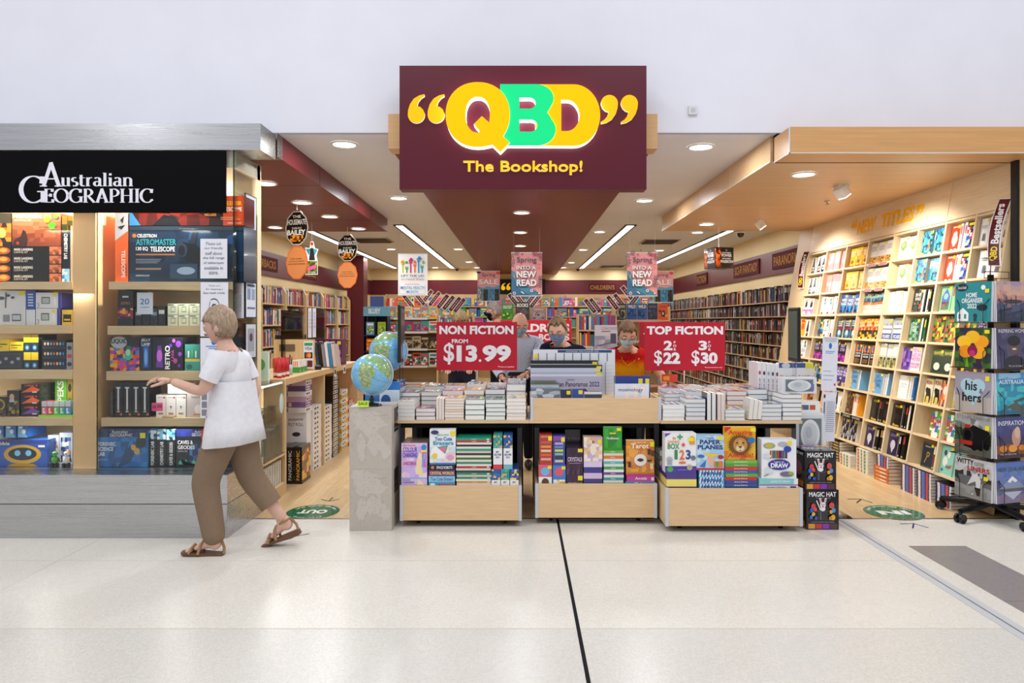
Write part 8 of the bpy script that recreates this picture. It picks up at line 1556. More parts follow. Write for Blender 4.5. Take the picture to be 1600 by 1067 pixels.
# ================================================================ revolving calendar rack
c0 = Vector((3.477, 5.0, 0)); dl = Vector((-.27, .963, 0)).normalized(); dr = Vector((.963, .27, 0)).normalized(); CW = .305
ctr = c0+(dl+dr)*(CW/2+.03); rackang = math.atan2(dr.y, dr.x)
t = thing('calendar_spinner', 'black revolving wire rack of calendars on a castored star base', 'rack', (ctr.x, ctr.y, 0), (0, 0, rackang))
b = MB(); b.tube([(0, 0, .10), (0, 0, 1.86)], .022, '1A1A1E', 'plastic', 12); b.build('pole', t)
for i in range(5):
    a = 2*PI*i/5+2.0; e = Vector((.34*math.cos(a), .34*math.sin(a), .085))
    b = MB(); b.tube([(0, 0, .125), e*.5+Vector((0, 0, .06)), e], [.034, .028, .02], '16171C', 'plastic', 8); b.build('base_arm', t)
    b = MB(); s_ = Vector((-math.sin(a), math.cos(a), 0))
    for q in (-1, 1): b.tube([(e.x+s_.x*q*.012, e.y+s_.y*q*.012, .034), (e.x+s_.x*q*.03, e.y+s_.y*q*.03, .034)], .0335, '121216', 'plastic', 16)
    b.tube([(e.x, e.y, .03), (e.x, e.y, .09)], .012, '2A2A2E', 'plastic', 8); b.build('castor', t)
tierz = [(.16, .46), (.49, .80), (.815, 1.14), (1.155, 1.455), (1.50, 1.80)]
b = MB()
def wire(*p): b.tube(p, .0028, '121214', 'plastic', 5)
for z0, z1 in tierz:
    for q in range(4):
        X = Matrix.Rotation(q*PI/2, 4, 'Z'); r_ = CW/2+.034
        for z in (z0-.006,): wire(X @ Vector((-r_, -r_, z)), X @ Vector((r_, -r_, z)))
        wire(X @ Vector((-.02, -.03, z0-.005)), X @ Vector((-r_, -r_, z0-.006))); wire(X @ Vector((-.02, -.03, z0+.24)), X @ Vector((-CW/2, -r_+.055, z0+.24)))
        for u in (-.085, .085): wire(X @ Vector((u*1.75, -r_+.02, z0+.19)), X @ Vector((u*1.15, -r_-.004, z0+.12)), X @ Vector((u*1.15, -r_-.004, z0-.006)))
b.build('wire_pockets', t)
b = MB(); wire((0, 0, 1.86), (0, 0, 1.93), (.08, 0, 1.97), (-.06, 0, 1.99)); wire((-.12, -.05, 1.83), (.12, -.05, 1.83), (.12, -.05, 1.88), (-.12, -.05, 1.88), (-.12, -.05, 1.83)); b.build('top_holder', t)
SKY = lambda a, s: ('m', 0, 0, 1, 1, 9, 9, a, s, 1)
CAL = {('L', 4): ('teal HOME ORGANISER 2022 calendar', '2A8A90', [('r', 0, 0, 1, 1, '2B8B92'), ('c', .2, .88, .17, .1, '22303A'), ('t', 'Done and dusted', .08, .84, .32, .92, 'E8ECEC', 0), ('c', .78, .86, .06, .06, 'F0F0F0'), ('t', 'HOME', .32, .62, .62, .74, 'EAF2F2', .02), ('t', 'ORGANISER', .2, .48, .78, .60, 'EAF2F2', .02), ('t', '2022', .36, .34, .62, .46, 'EAF2F2', .02), ('p', [(.08, .02), (.4, .02), (.4, .22), (.24, .36), (.08, .22)], 'F0F2F2'), ('r', .12, .08, .18, .2, '2B8B92'), ('r', .28, .08, .34, .2, '2B8B92'), ('c', .76, .36, .14, .08, '22303A'), ('c', .58, .16, .05, .05, '22404A'), ('r', .55, .02, .61, .12, '22404A'), ('r', .84, .72, .95, .82, 'F0DC30')]),
 ('R', 4): ('ITALY calendar with sunset canal picture', '6A5A78', [SKY(['2A3048', '38405A', '4A5070', '8A6A70', 'C89080', 'D8A890', 'C0A0A0', 'A890A8'], 4), ('p', [(.05, .2), (.5, .32), (.45, .36), (.05, .28)], '1E2840'), ('p', [(.3, .12), (.85, .26), (.8, .3), (.35, .2)], '24304A'), ('c', .5, .5, .3, .05, '3A3040'), ('r', .3, .4, .32, .62, '3A2A30'), ('r', .6, .4, .62, .66, '3A2A30'), ('r', .45, .45, .47, .6, '3A2A30')]),
 ('L', 3): ('calendar with large yellow and purple orchid', '2A4A2A', [('m', 0, 0, 1, 1, 8, 8, ['1E3A3A', '24482E', '2A2A48', '3A6A2A'], 5)]+[('c', .5+.26*math.cos(a), .55+.22*math.sin(a), .2, .16, c) for a, c in ((.5, 'F0A020'), (1.6, 'F0B82A'), (2.7, 'F4C030'), (3.9, 'E89018'), (5.4, 'F0A828'))]+[('c', .5, .42, .14, .14, '8A1A4A'), ('c', .5, .36, .08, .08, 'B83070'), ('p', [(.3, 0), (.36, .3), (.42, 0)], '5AA02A'), ('r', .82, .86, .95, .95, 'F0DC30')]),
 ('R', 3): ('purple INSPIRING WOMEN calendar with smiling portrait', '3A3450', [('r', 0, 0, 1, 1, '4A4468'), ('m', 0, 0, 1, .9, 6, 6, ['4A4468', '544E74', '403A5C'], 3), ('c', .55, .12, .34, .2, '1E1C28'), ('c', .55, .54, .16, .2, '6A4A40'), ('c', .55, .68, .2, .13, '141218'), ('c', .55, .48, .07, .02, 'E8E0DC'), ('c', .49, .58, .02, .012, '1A1414'), ('c', .61, .58, .02, .012, '1A1414'), ('t', 'INSPIRING WOMEN', .06, .88, .98, .97, 'E8E4F0', .0), ('t', 'We can do better', .35, .04, .8, .09, 'C8C4D4', 0)]),
 ('L', 2): ('grey HIS and HERS calendar with pale blue heart', 'A8A4B0', [('r', 0, 0, 1, 1, '9A96A6'), ('r', 0, 0, 1, .4, 'B8AEA8'), ('c', .36, .66, .2, .18, 'A8CCD8'), ('c', .64, .66, .2, .18, 'A8CCD8'), ('p', [(.17, .6), (.83, .6), (.52, .16)], 'A8CCD8'), ('t', 'his', .3, .54, .62, .78, '22222A', .02), ('t', '&', .68, .48, .78, .6, '8A4A78', .02), ('t', 'hers', .22, .26, .74, .48, '22222A', .02), ('r', .84, .8, .95, .92, 'F0DC30')]),
 ('R', 2): ('turquoise AUSTRALIA calendar with reef picture', '2A9AB8', [SKY(['1E6A88', '2AA0B8', '3AB8C8', '2A90B0', '48C0C8', '1E80A8', '3A90C8', '90C0E0'], 6), ('p', [(.1, .1), (.6, .3), (.95, .1), (.7, .05), (.4, .15)], '5A5A4A'), ('p', [(.5, .32), (.9, .42), (.95, .36), (.6, .28)], '4A5A50'), ('t', 'AUSTRALIA', .08, .74, .86, .84, 'EEF6F8', .01), ('t', 'LANDSCAPES OF', .08, .86, .6, .90, 'D8ECF4', 0)]),
 ('L', 1): ('STEAM TRAINS calendar with black and red engine', '6A6A62', [SKY(['5A5A50', '6A6A60', '4A5440', '3A4A34', '7A7A70', 'A8A8A4', 'C0C0BE'], 7), ('p', [(.25, .2), (.3, .55), (.5, .75), (.95, .62), (1, .3), (.6, .14)], '1C1A1C'), ('c', .36, .48, .16, .2, '2A282A'), ('c', .36, .48, .1, .13, '101012'), ('r', .12, .24, .5, .34, 'B83028'), ('r', .28, .66, .42, .74, 'C02A2A'), ('c', .55, .2, .08, .08, '141414'), ('c', .72, .22, .08, .08, '141414'), ('c', .88, .26, .08, .08, '141414'), ('p', [(.15, .45), (.18, .8), (.2, .45)], '2A3A28'), ('t', 'STEAM TRAINS', .05, .88, .95, .97, '8A8A90', .0), ('r', .84, .66, .95, .78, 'F0DC30')]),
 ('R', 1): ('dusk INSPIRATIONS calendar with elephants and spray', '3A3458', [SKY(['3A2A30', '8A4A2A', '4A3A58', '38386A', '40407A', '4A4A88', '3A4A88'], 8), ('c', .62, .5, .14, .22, 'C89A88'), ('c', .66, .62, .09, .14, 'E0B8A0'), ('c', .2, .24, .12, .08, 'E89030'), ('c', .5, .24, .14, .09, 'F0A038'), ('c', .78, .25, .1, .07, 'E88A2A'), ('t', 'INSPIRATIONS', .05, .80, .98, .91, 'ECE8F4', .01), ('t', 'Happiness is a journey', .1, .08, .6, .13, 'D8D0D8', 0)]),
 ('L', 0): ('black and white WITTY ONE LINERS calendar', 'B8B8B8', [SKY(['8A8A8A', '9A9A9A', '6A6A6A', '3A3A3A', 'B8B8B8', 'C8C8C8', 'D0D0D0'], 9), ('p', [(.35, .32), (.5, .62), (.62, .66), (.72, .5), (.7, .28), (.6, .3), (.58, .45), (.48, .4)], 'D8D8D8'), ('c', .55, .72, .08, .07, '9A9A9A'), ('p', [(.55, .3), (.72, .3), (.7, .1), (.62, .1)], '2A2A2A'), ('c', .5, .12, .02, .02, 'F0F0F0'), ('t', 'WITTY', .05, .84, .52, .97, '1E1A1A', .02), ('t', 'one', .54, .84, .80, .94, '8A8A8A', .01), ('t', 'LINERS', .36, .70, .95, .82, 'B8202A', .02), ('r', .8, .52, .92, .62, 'F0DC30')]),
 ('R', 0): ('blue NEW ZEALAND calendar with snowy mountain', '5A6A9A', [SKY(['8A7A98', '5A6AA0', '3A4A78', '6A7AB0', '6A80C0', '5A74C0', '5A78C8'], 10), ('p', [(.05, .34), (.5, .66), (.95, .34)], '8A98B8'), ('p', [(.34, .54), (.5, .66), (.66, .54), (.58, .5), (.5, .56), (.42, .49)], 'F0F2F8'), ('r', 0, .30, 1, .36, '6A5A58'), ('p', [(.2, .28), (.5, .08), (.8, .28)], 'B8C0D8'), ('t', 'NEW ZEALAND', .05, .78, .95, .88, '3A6A5A', .01)])}
for (side, k), (lab, col, art) in CAL.items():
    z0, z1 = tierz[k]; u, o_ = (dr, c0+dl*.03+dr*.03) if side == 'R' else (-dl, c0+dl*(CW+.03)+dr*.03)
    n_ = Vector((u.y, -u.x, 0))       # outward
    rz = math.atan2(u.y, u.x); h = min(.305, z1-z0)
    for q in range(4):
        w = CW-.002*q; tt = .009; P = o_+n_*(.026-.0125*q)
        b = MB(); b.box(0, w, 0, tt, 0, h-.004*(q % 2), col if q == 0 else ('D8D6DC', 'B8B4BC', 'E0DEE2')[q-1], 'gloss', **{'left': 'E8E6EA', 'right': 'E8E6EA'})
        if q == 0: b.art(Fr((0, 0, 0), (1, 0, 0), (0, 0, 1), w, h), art, 'gloss')
        o = b.build('calendar', None, (P.x, P.y, z0+.001), (-.03, 0, rz))
        tag(o, lab+', front of its rack pocket' if q == 0 else f'calendar {("just", "second", "third")[q-1]} behind the {lab}'.replace(' calendar', '', 0), 'calendar', 'calendars in the revolving rack')
# ================================================================ people
def skin(V, E, root, sub=2):
    # V: name -> (x, y, z, r) ; returns verts, faces of the smooth skinned limb system
    ks = list(V); me = bpy.data.meshes.new('skin'); me.from_pydata([V[k][:3] for k in ks], [(ks.index(a), ks.index(c)) for a, c in E], [])
    o = bpy.data.objects.new('skin', me); COL.objects.link(o); m = o.modifiers.new('s', 'SKIN'); m.use_smooth_shade = True
    lay = me.skin_vertices[0].data
    for i, k in enumerate(ks):
        r = V[k][3]; lay[i].radius = r if isinstance(r, tuple) else (r, r); lay[i].use_root = (k == root)
    s_ = o.modifiers.new('u', 'SUBSURF'); s_.levels = sub; s_.render_levels = sub
    dg = bpy.context.evaluated_depsgraph_get(); dg.update(); ev = bpy.data.meshes.new_from_object(o.evaluated_get(dg))
    r = ([v.co[:] for v in ev.vertices], [tuple(p.vertices) for p in ev.polygons]); bpy.data.objects.remove(o); bpy.data.meshes.remove(me); bpy.data.meshes.remove(ev); return r
def chain(*names): return list(zip(names[:-1], names[1:]))
def headshape(v):
    # unit-sphere vertex (face towards -y) -> head in metres, centre between the ears
    x, y, z = v; w = .076; d = .098; h = .118
    if z < 0: w *= 1-.30*(-z)**1.5; d *= 1-.12*(-z)
    X, Y, Z = x*w, y*d, z*h
    if y < 0:
        f = -y
        if z < -.1: Y *= 1-.10*f
        nz = math.exp(-((z+.18)/.20)**2)*math.exp(-(x/.20)**2); Y -= .024*nz*f                        # nose
        br = math.exp(-((z-.18)/.12)**2)*math.exp(-(x/.6)**2); Y -= .004*br                            # brow
        for s_ in (-1, 1):
            ey = math.exp(-((z-.02)/.13)**2)*math.exp(-((x-s_*.42)/.20)**2); Y += .010*ey*f          # eye sockets
        Y -= .006*math.exp(-((z+.52)/.10)**2)*math.exp(-(x/.28)**2)*f                                 # lips
        Y -= .012*math.exp(-((z+.85)/.16)**2)*math.exp(-(x/.35)**2)                                   # chin
    return X, Y, Z
def ballverts(nu=36, nv=26):
    b = MB(); b.ball((0, 0, 0), 1, 1, 1, 'FFFFFF', 'skin', nu, nv); return b.V, b.Fc
def head(b, X, skinc, eye='3A4A5A', lip='C08474'):
    V, Fs = ballverts(); b.add([headshape(v) for v in V], Fs, skinc, 'skin', True, X)
    for s_ in (-1, 1):
        b.ball((s_*.032, -.0795, .003), .0125, .0125, .009, 'F0ECE8', 'gloss', 12, 8, X); b.ball((s_*.032, -.0885, .003), .006, .005, .006, eye, 'gloss', 10, 6, X)
        b.ball((s_*.078, .012, -.012), .010, .020, .032, skinc, 'skin', 12, 8, X)
        b.tube([X @ Vector((s_*.016, -.095, .026)), X @ Vector((s_*.034, -.093, .031)), X @ Vector((s_*.052, -.080, .026))], .0035, '7A6A58', 'hair', 6)
    b.tube([X @ Vector((x, -.0965+abs(x)*.35, -.058)) for x in (-.024, -.012, 0, .012, .024)], [.003, .006, .0065, .006, .003], lip, 'skin', 8)
def hair(parent, X, col, top=1.10, back=1., front=.25, low=-.2, curl=0, seed=1, name='hair', fringe=0.):
    V, Fs = ballverts(44, 30); r = random.Random(seed); out = []; keep = []
    for v in V:
        x, y, z = v; X_, Y_, Z_ = headshape(v)
        k = top+(.06*math.sin(9*x+5*z*r.uniform(.9, 1.1))*math.sin(8*y+3*z))*curl+r.uniform(-.012, .012)*(1+2*curl)
        out.append((X_*k*1.03, (Y_*k)*(back if y > 0 else 1), Z_*k+(.006 if z > 0 else 0)))
    for f in Fs:
        cx = sum(V[i][0] for i in f)/len(f); cy = sum(V[i][1] for i in f)/len(f); cz = sum(V[i][2] for i in f)/len(f)
        lim = front-fringe if cy < -.35 else (front+(low-front)*min(1, (cy+.35)/.45))
        if cz > lim+(.06*math.sin(cx*14) if cy < 0 else 0): keep.append(f)
    # shell with thickness: outer + inner + rim
    n = len(out); inn = [tuple(q*.93 for q in headshape(v)) for v in V]; cnt = {}
    for f in keep:
        for i in range(len(f)): e = (f[i], f[(i+1) % len(f)]); cnt.setdefault(tuple(sorted(e)), []).append(e)
    rim = [(e[0][1], e[0][0], e[0][0]+n, e[0][1]+n) for e in cnt.values() if len(e) == 1]
    b = MB(); b.add(out+inn, keep+[tuple(i+n for i in reversed(f)) for f in keep]+rim, col, 'hair', True, X)
    return b.build(name, parent)
def mask(parent, X, col):
    V, Fs = ballverts(36, 26); keep = [f for f in Fs if all(V[i][1] < -.22 for i in f) and -.97 < sum(V[i][2] for i in f)/len(f) < .0-.16*abs(sum(V[i][0] for i in f)/len(f))]
    b = MB(); out = [tuple(q*(1.12, 1.22, 1.07)[i_] for i_, q in enumerate(headshape(v))) for v in V]; b.add(out, keep, col, 'cloth', True, X)
    for z in (-.3, -.5, -.7): 
        pts = []
        for i in range(-6, 7):
            a = i*.13; y = -math.sqrt(max(0, 1-z*z))*math.cos(a); x = math.sqrt(1-z*z)*math.sin(a); pts.append(X @ Vector([q*(1.125, 1.225, 1.07)[i_] for i_, q in enumerate(headshape((x, y, z)))]))
        b.tube(pts, .0012, col, 'cloth', 5)
    o = b.build('face_mask', parent)
    for s_ in (-1, 1):
        c = MB(); c.tube([X @ Vector((s_*.073, -.045, -.03)), X @ Vector((s_*.086, .0, .004)), X @ Vector((s_*.086, .028, .01)), X @ Vector((s_*.083, .0, -.05)), X @ Vector((s_*.066, -.045, -.075))], .0015, 'E8ECF0', 'cloth', 5); c.build('ear_loop', o)
def glasses(parent, X):
    b = MB()
    for s_ in (-1, 1):
        b.tube([X @ Vector((s_*.034+.022*math.cos(a), -.108+abs(.022*math.cos(a))*.1, .000+.018*math.sin(a))) for a in [2*PI*i/20 for i in range(20)]], .0014, '4A4A4E', 'plastic', 5, closed=True)
        b.tube([X @ Vector((s_*.056, -.105, .004)), X @ Vector((s_*.083, -.05, .006)), X @ Vector((s_*.085, .012, .002))], .0014, '4A4A4E', 'plastic', 5)
    b.tube([X @ Vector((-.012, -.108, .003)), X @ Vector((.012, -.108, .003))], .0014, '4A4A4E', 'plastic', 5); b.build('glasses', parent)
def hand(b, wrist, fdir, pdir, skinc, side=1, curl=.5, s=1.):
    # fdir: along the fingers, pdir: palm normal; five bent, unequal fingers
    f = Vector(fdir).normalized(); p = Vector(pdir); p = (p-f*p.dot(f)).normalized(); t = f.cross(p)*side
    w = Vector(wrist); V = {'w': (*w, .021*s), 'm': (*(w+f*.045*s), (.034*s, .017*s)), 'k': (*(w+f*.085*s), (.038*s, .015*s))}
    vs, fs = skin(V, chain('w', 'm', 'k'), 'w', 2); b.add(vs, fs, skinc, 'skin', True)
    for o_, L, r in ((.030, .066, .0085), (.010, .076, .009), (-.010, .070, .0088), (-.029, .055, .0078)):
        q = w+f*.082*s+t*o_*s; a = .25; pts = [q]; d = f
        for seg in (.45, .32, .23):
            d = (f*math.cos(a)+p*math.sin(a)).normalized(); q = q+d*L*seg*s; pts.append(q); a += curl
        b.tube(pts, [r*s*k for k in (1, .95, .85, .68)], skinc, 'skin', 9); b.ball(pts[-1], r*.68*s, r*.68*s, r*.68*s, skinc, 'skin', 9, 6)
    q = w+f*.030*s+t*.028*s; pts = [q, q+(t*.75+f*.55+p*.15)*.034*s, q+(t*.8+f*1.1+p*.4)*.052*s]
    b.tube(pts, [.0115*s, .010*s, .0075*s], skinc, 'skin', 9); b.ball(pts[-1], .0075*s, .0075*s, .0075*s, skinc, 'skin', 9, 6)
def person(lab, J, hd, yaw, pitch, skinc, top, bottom=None, sleeve='short', hands=(), foot=None, roll=0):
    # J: joints (metres); hd: centre of the head
    g = J['pelvis']; t = thing('person', lab, 'person', (g[0], g[1], 0)); o = Vector((g[0], g[1], 0))
    J = {k: tuple(Vector(v)-o) for k, v in J.items()}
    X = Matrix.Translation(Vector(hd)-o) @ Matrix.Rotation(yaw, 4, 'Z') @ Matrix.Rotation(pitch, 4, 'X') @ Matrix.Rotation(roll, 4, 'Y')
    skull = X @ Vector((0, .02, -.06)); J['skull'] = tuple(skull)
    RD = dict(pelvis=(.155, .11), belly=(.135, .10), chest=(.15, .105), neck=.052, skull=.045, sl=.058, sr=.058, el=.040, er=.040, wl=.027, wr=.027, hl=.085, hr=.085, kl=.056, kr=.056, al=.038, ar=.038)
    E = chain('pelvis', 'belly', 'chest', 'neck', 'skull')
    for s_ in 'lr':
        if 's'+s_ in J: E += chain('chest', 's'+s_, 'e'+s_, 'w'+s_)
        if 'h'+s_ in J: E += chain('pelvis', 'h'+s_, 'k'+s_, 'a'+s_)
    V = {k: (*J[k], RD[k]) for k in {q for e in E for q in e}}
    b = MB(); vs, fs = skin(V, E, 'pelvis', 3); b.add(vs, fs, skinc, 'skin', True); head(b, X, skinc)
    for s_, fd, pd, cu in hands: hand(b, J['w'+s_], fd, pd, skinc, 1 if s_ == 'r' else -1, cu)
    b.build('body', t)
    if foot: foot(t, J, skinc)
    # clothes are shells grown outward from the body, cut where the garment ends
    VN = [Vector((0, 0, 0)) for _ in vs]
    for f in fs:
        n = (Vector(vs[f[1]])-Vector(vs[f[0]])).cross(Vector(vs[f[-1]])-Vector(vs[f[0]]))
        for i in f: VN[i] += n
    own = []
    for v in vs:
        v = Vector(v); best = None
        for a, c in E[:-1]:
            A = Vector(J[a]); D = Vector(J[c])-A; q = max(0, min(1, (v-A).dot(D)/max(1e-9, D.dot(D)))); r_ = (v-A-D*q).length/(RD[c][0] if isinstance(RD[c], tuple) else RD[c])**.5
            if best is None or r_ < best[0]: best = (r_, a[0]+c[0], q)
        own.append(best[1:])
    def cl(name, test, ext, col, mt='cloth', colf=None, extra=None):
        kp = [f for f in fs if all(test(own[i], vs[i]) for i in f)]; us = sorted({i for f in kp for i in f}); ix = {i: k for k, i in enumerate(us)}
        b = MB(); pv = [Vector(vs[i])+VN[i].normalized()*ext for i in us]
        b.add(pv, [tuple(ix[i] for i in f) for f in kp], [lin(colf(sum(vs[i][2] for i in f)/len(f))) for f in kp] if colf else col, mt, True)
        if extra: extra(b)
        return b.build(name, t)
    q = .66 if sleeve == 'short' else 2; waist = J['pelvis'][2]+.03
    cut = Vector(J['chest']).lerp(Vector(J['neck']), .80).z
    def shirt_t(o, v):
        k, u = o
        if k in ('pb', 'bc', 'ph'): return v[2] > waist-.05
        if k == 'cn': return v[2] < cut+.02*(v[1] > J['neck'][1])
        if k == 'cs': return True
        if k == 'se': return u < q
        return k == 'ew' and sleeve == 'long' and u < .9
    sh = cl('shirt', shirt_t, .016, top['col'], top.get('m', 'cloth'), colf=top.get('colf'), extra=top.get('extra'))
    if 'collar' in top:
        A = Vector(J['chest']).lerp(Vector(J['neck']), .72); D = (Vector(J['neck'])-Vector(J['chest'])).normalized(); M = D.to_track_quat('Z', 'Y').to_matrix().to_4x4(); b = MB()
        b.lathe([(.088, -.012), (.074, .026), (.068, .028), (.078, -.012)], top['collar'], 'cloth', 22, Matrix.Translation(A) @ M, cap=False); b.build('collar', sh)
    if bottom: cl('trousers', lambda o, v: (o[0] in ('pb', 'ph') and v[2] < waist+.02) or o[0] == 'hk' or (o[0] == 'ka' and o[1] < bottom[1]), bottom[2] if len(bottom) > 2 else .011, bottom[0])
    return t, X, sh, J
def standing_legs(px, py, z=.88, w=.09): return dict(hl=(px-w, py, z-.06), hr=(px+w, py, z-.06), kl=(px-w-.01, py-.02, .47), kr=(px+w+.01, py-.02, .47), al=(px-w-.01, py+.02, .09), ar=(px+w+.01, py+.02, .09))
def shoes(col):
    def f(t, J, skinc):
        for s_ in 'lr':
            a = Vector(J['a'+s_]); b = MB(); b.ball((a.x, a.y-.06, .045), .045, .13, .045, col, 'print', 16, 10); b.build('shoe', t)
    return f
# --- woman in the red and yellow shirt
p = (1.03, 6.52)
J = dict(pelvis=(p[0], p[1], .90), belly=(1.02, 6.47, 1.0), chest=(1.0, 6.38, 1.13), neck=(.985, 6.27, 1.255), sl=(.84, 6.36, 1.19), sr=(1.17, 6.36, 1.18), el=(.80, 6.40, .95), er=(1.31, 6.25, 1.0), wl=(.86, 6.19, .885), wr=(1.275, 6.035, .945), **standing_legs(*p))
def grad(z): return 'B8201E' if z > 1.17 else ('C8341C' if z > 1.15 else ('D8581A' if z > 1.132 else ('E87E18' if z > 1.115 else ('F09C18' if z > 1.09 else 'F4B41C'))))
t, X, sh, Jx = person('woman in red and yellow polo shirt and pale mask looking down at books', J, (.975, 6.19, 1.385), 0., .42, 'D8A48A', dict(col='C8281E', colf=grad, collar='B01E1C'), ('2A2A38', .96), 'short', [('r', (.1, -.9, -.35), (0, -.4, -.9), .35), ('l', (.3, -.8, -.3), (.2, 0, -1), .4)], shoes('1E1E22'))
hair(t, X, '7A5A40', 1.12, 1.02, .50, -.75, .3, 3); mask(t, X, 'B8D8E4'); 
b = MB(); b.tube([Vector(Jx['chest'])+Vector(v) for v in ((-.07, -.10, .10), (-.06, -.135, .02), (-.01, -.14, -.03), (.05, -.135, .01), (.06, -.10, .10))], .003, 'D8A02A', 'plastic', 6); b.build('lanyard', t)
c_ = MB(); c_.ball(Vector(Jx['chest'])+Vector((.085, -.118, .035)), .014, .006, .014, 'F0EEE8', 'gloss', 12, 8); c_.build('badge', t)
carton('boxed_set', 'small orange and red boxed set held on the right table stacks', 'box', (1.30, 5.91, .985), .13, .06, .07, 'D8402A', front=[('r', .1, .2, .5, .8, 'F0A030')], rz=-.3)
# --- woman in navy
p = (.43, 6.55)
J = dict(pelvis=(p[0], p[1], .90), belly=(.43, 6.52, 1.02), chest=(.41, 6.45, 1.17), neck=(.385, 6.36, 1.30), sl=(.24, 6.42, 1.235), sr=(.59, 6.44, 1.225), el=(.20, 6.38, .99), er=(.66, 6.36, .98), wl=(.30, 6.15, .94), wr=(.52, 6.15, .94), **standing_legs(*p))
t, X, sh, Jx = person('woman in navy top with short curly hair, glasses and blue mask', J, (.350, 6.28, 1.412), -.30, .28, 'DDB098', dict(col='1A2036'), ('3A3A44', .96), 'short', [('r', (-.2, -.9, -.2), (0, 0, -1), .4), ('l', (.2, -.9, -.2), (0, 0, -1), .4)], shoes('1E1E22'))
hair(t, X, '8A6E4C', 1.17, 1.04, .66, -.35, 1.0, 5); mask(t, X, '7E9CC8'); glasses(t, X)
# --- bald man in the checked shirt
p = (-.02, 7.02)
J = dict(pelvis=(p[0], p[1], .95), belly=(-.02, 7.0, 1.08), chest=(-.01, 6.95, 1.24), neck=(.0, 6.88, 1.375), sl=(-.19, 6.95, 1.31), sr=(.19, 6.93, 1.30), el=(-.25, 6.86, 1.06), er=(.22, 6.78, 1.06), wl=(-.17, 6.62, .96), wr=(.06, 6.60, 1.0), **standing_legs(p[0], p[1], .93, .1))
t, X, sh, Jx = person('bald man in pale checked shirt and blue mask looking down', J, (.0, 6.82, 1.475), .22, .40, 'DDA88E', dict(col='C8D2E6', m='check', collar='C8D2E6'), ('1C1C22', .96), 'long', [('r', (-.5, -.8, -.2), (0, 0, -1), .5), ('l', (.5, -.8, -.2), (0, 0, -1), .5)], shoes('17171A'))
mask(t, X, '8CC0D8')
b = MB(); b.box(.05, .12, -.1765+.005, -.170, 1.20, 1.29, 'B0BCD4', 'cloth'); b.V = [(v[0], v[1]+.01, v[2]) for v in b.V]; b.build('shirt_pocket', t)
b = MB(); b.lathe([(.176, .955), (.178, .975), (.176, .995)], '141416', 'print', 28, Matrix.Diagonal((1, .76, 1, 1)), cap=False); b.build('belt', t)
# --- grey-haired man in profile
p = (-.30, 9.1)
J = dict(pelvis=(p[0], p[1], .98), belly=(-.3, 9.1, 1.12), chest=(-.29, 9.1, 1.32), neck=(-.30, 9.08, 1.49), sl=(-.28, 8.92, 1.41), sr=(-.28, 9.28, 1.41), el=(-.24, 8.86, 1.12), er=(-.24, 9.32, 1.12), wl=(-.42, 8.84, 1.0), wr=(-.42, 9.3, 1.0), hl=(-.3, 9.01, .9), hr=(-.3, 9.19, .9), kl=(-.32, 9.0, .5), kr=(-.3, 9.2, .5), al=(-.3, 9.0, .09), ar=(-.28, 9.2, .09))
t, X, sh, Jx = person('grey-haired man in profile with black mask and navy polo shirt', J, (-.345, 9.06, 1.635), -1.45, .05, 'C89478', dict(col='1E2434', collar='8AC0E0'), ('2A2A30', .96), 'short', [('r', (-.8, 0, -.5), (0, 0, -1), .4), ('l', (-.8, 0, -.5), (0, 0, -1), .4)], shoes('17171A'))
hair(t, X, '8A8078', 1.08, 1.04, .35, -.45, .3, 6); mask(t, X, '16181E'); glasses(t, X)
# --- woman whose hair shows over the left sign
p = (-.72, 8.5)
J = dict(pelvis=(p[0], p[1], .90), belly=(-.72, 8.5, 1.02), chest=(-.72, 8.48, 1.2), neck=(-.72, 8.45, 1.36), sl=(-.89, 8.48, 1.28), sr=(-.55, 8.48, 1.28), el=(-.94, 8.45, 1.03), er=(-.5, 8.45, 1.03), wl=(-.88, 8.26, .95), wr=(-.58, 8.26, .95), **standing_legs(*p))
t, X, sh, Jx = person('woman with short fair hair mostly hidden behind the left price sign', J, (-.72, 8.40, 1.505), 0, .3, 'D8A890', dict(col='5A6A8A'), ('2A2A38', .96), 'short', [('r', (-.2, -.9, -.2), (0, 0, -1), .4), ('l', (.2, -.9, -.2), (0, 0, -1), .4)], shoes('1E1E22'))
hair(t, X, '9A7E58', 1.15, 1.03, .25, -.5, .8, 8)
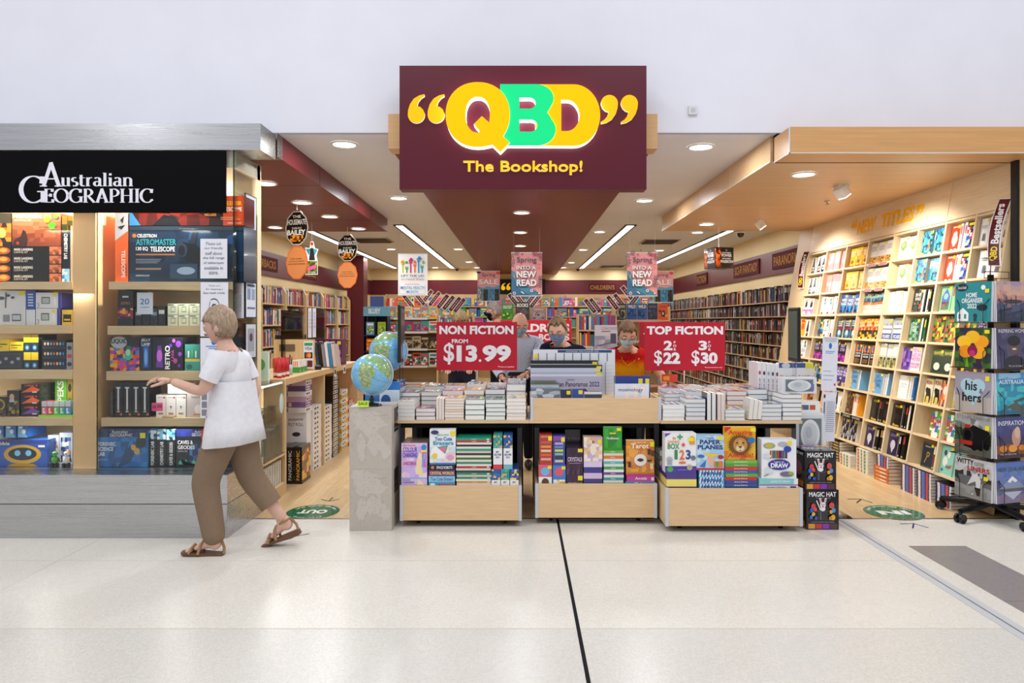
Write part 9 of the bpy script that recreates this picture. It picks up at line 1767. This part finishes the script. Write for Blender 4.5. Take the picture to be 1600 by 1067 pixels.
# --- woman walking past in the white top
p = (-1.90, 4.47)
J = dict(pelvis=(-1.885, 4.47, .86), belly=(-1.89, 4.47, .99), chest=(-1.895, 4.47, 1.17), neck=(-1.925, 4.47, 1.345), sl=(-1.90, 4.64, 1.265), sr=(-1.90, 4.30, 1.265), el=(-1.80, 4.67, 1.02), er=(-1.985, 4.27, 1.06), wl=(-1.90, 4.64, .85), wr=(-2.205, 4.32, 1.125),
 hl=(-1.87, 4.55, .80), hr=(-1.90, 4.39, .80), kl=(-1.80, 4.56, .47), kr=(-2.03, 4.40, .47), al=(-1.575, 4.585, .155), ar=(-1.965, 4.40, .09))
def sandals(t, J, skinc):
    for s_, dx, pit in (('r', -1, 0.06), ('l', -1, -.42)):
        a = Vector(J['a'+s_]); X = Matrix.Translation((a.x, a.y, a.z)) @ Matrix.Rotation(pit, 4, 'Y')
        q = lambda x, y, z, r: (*(X @ Vector((x, y, z))), r)
        V = dict(a=q(0, 0, 0, .036), h=q(.035, 0, -.045, .032), m=q(-.07, 0, -.035, (.034, .026)), b=q(-.125, 0, -.055, (.040, .016)), r0=q(-.01, 0, .06, .037))
        vs, fs = skin(V, [('r0', 'a'), ('a', 'h'), ('a', 'm'), ('m', 'b')], 'a'); b = MB(); b.add(vs, fs, skinc, 'skin', True)
        for i, y in enumerate((-.028, -.014, 0, .014, .027)):
            rr_ = (.011, .009, .0085, .008, .0075)[i if s_ == 'l' else i]; b.tube([X @ Vector((-.13, y*1.1, -.06)), X @ Vector((-.165+abs(y)*.5, y*1.2, -.064)), X @ Vector((-.182+abs(y)*.6, y*1.2, -.069))], [rr_, rr_, rr_*.8], skinc, 'skin', 8)
        ft = b.build('foot', t)
        sd = MB(); P = [(-.20, -.03), (-.205, .01), (-.18, .042), (-.1, .044), (-.0, .034), (.062, .030), (.068, 0), (.062, -.030), (0, -.032), (-.1, -.042), (-.18, -.045)]
        nP = len(P); sd.add([X @ Vector((x, y, -.076)) for x, y in P]+[X @ Vector((x, y, -.092-(.02 if x > -.02 else 0))) for x, y in P], [tuple(range(nP))[::-1], tuple(range(nP, 2*nP))]+[(i, (i+1) % nP, nP+(i+1) % nP, nP+i) for i in range(nP)], '6A4A34', 'print'); so = sd.build('sandal', t)
        for x, zt in ((-.135, -.034), (-.075, -.002)):
            st = MB(); st.tube([X @ Vector((x-.01, -.045, -.08)), X @ Vector((x, -.034, zt-.015)), X @ Vector((x+.01, 0, zt+.004)), X @ Vector((x, .034, zt-.015)), X @ Vector((x-.01, .044, -.08))], .009, 'A07A54', 'print', 8); st.build('strap', so)
        st = MB(); st.tube([X @ Vector((.04*math.cos(a)-.0, .039*math.sin(a), .012+.004*math.cos(a))) for a in [2*PI*i/20 for i in range(20)]], .007, 'A07A54', 'print', 7, closed=True); st.build('strap', so)
        st = MB(); st.tube([X @ Vector((.042, 0, .012)), X @ Vector((.064, 0, -.04)), X @ Vector((.062, 0, -.08))], .009, 'A07A54', 'print', 7); st.build('strap', so)
def tunic(b):
    n = 40; pr = [(.128, .170, 1.12), (.140, .180, 1.02), (.155, .195, .92), (.172, .21, .82), (.188, .225, .715), (.184, .221, .713)]; vs = []
    for k, (rx, ry, z) in enumerate(pr):
        for j in range(n):
            a = 2*PI*j/n; w = 1+.045*math.sin(5*a+.6)*k/5+.02*math.sin(11*a)*k/5; vs.append((.012*(5-k)/5-.002+rx*w*math.cos(a)+.02*k/5, ry*w*math.sin(a), z+.02*math.cos(a)*k/5))
    b.add(vs, [(k*n+j, k*n+(j+1) % n, (k+1)*n+(j+1) % n, (k+1)*n+j) for k in range(5) for j in range(n)], 'E9E8EE', 'cloth', True)
t, X, sh, Jx = person('woman in loose white top and brown trousers striding left in sandals', J, (-1.965, 4.47, 1.475), -PI/2, .04, 'D8AC98', dict(col='E9E8EE', extra=tunic), ('8A7460', .62, .032), 'short', [('r', (-1, -.05, .15), (0, .3, -1), .45), ('l', (-.5, 0, -.85), (0, -1, 0), .4)], sandals)
hair(t, X, 'A89078', 1.12, 1.05, .28, -.55, .4, 11)
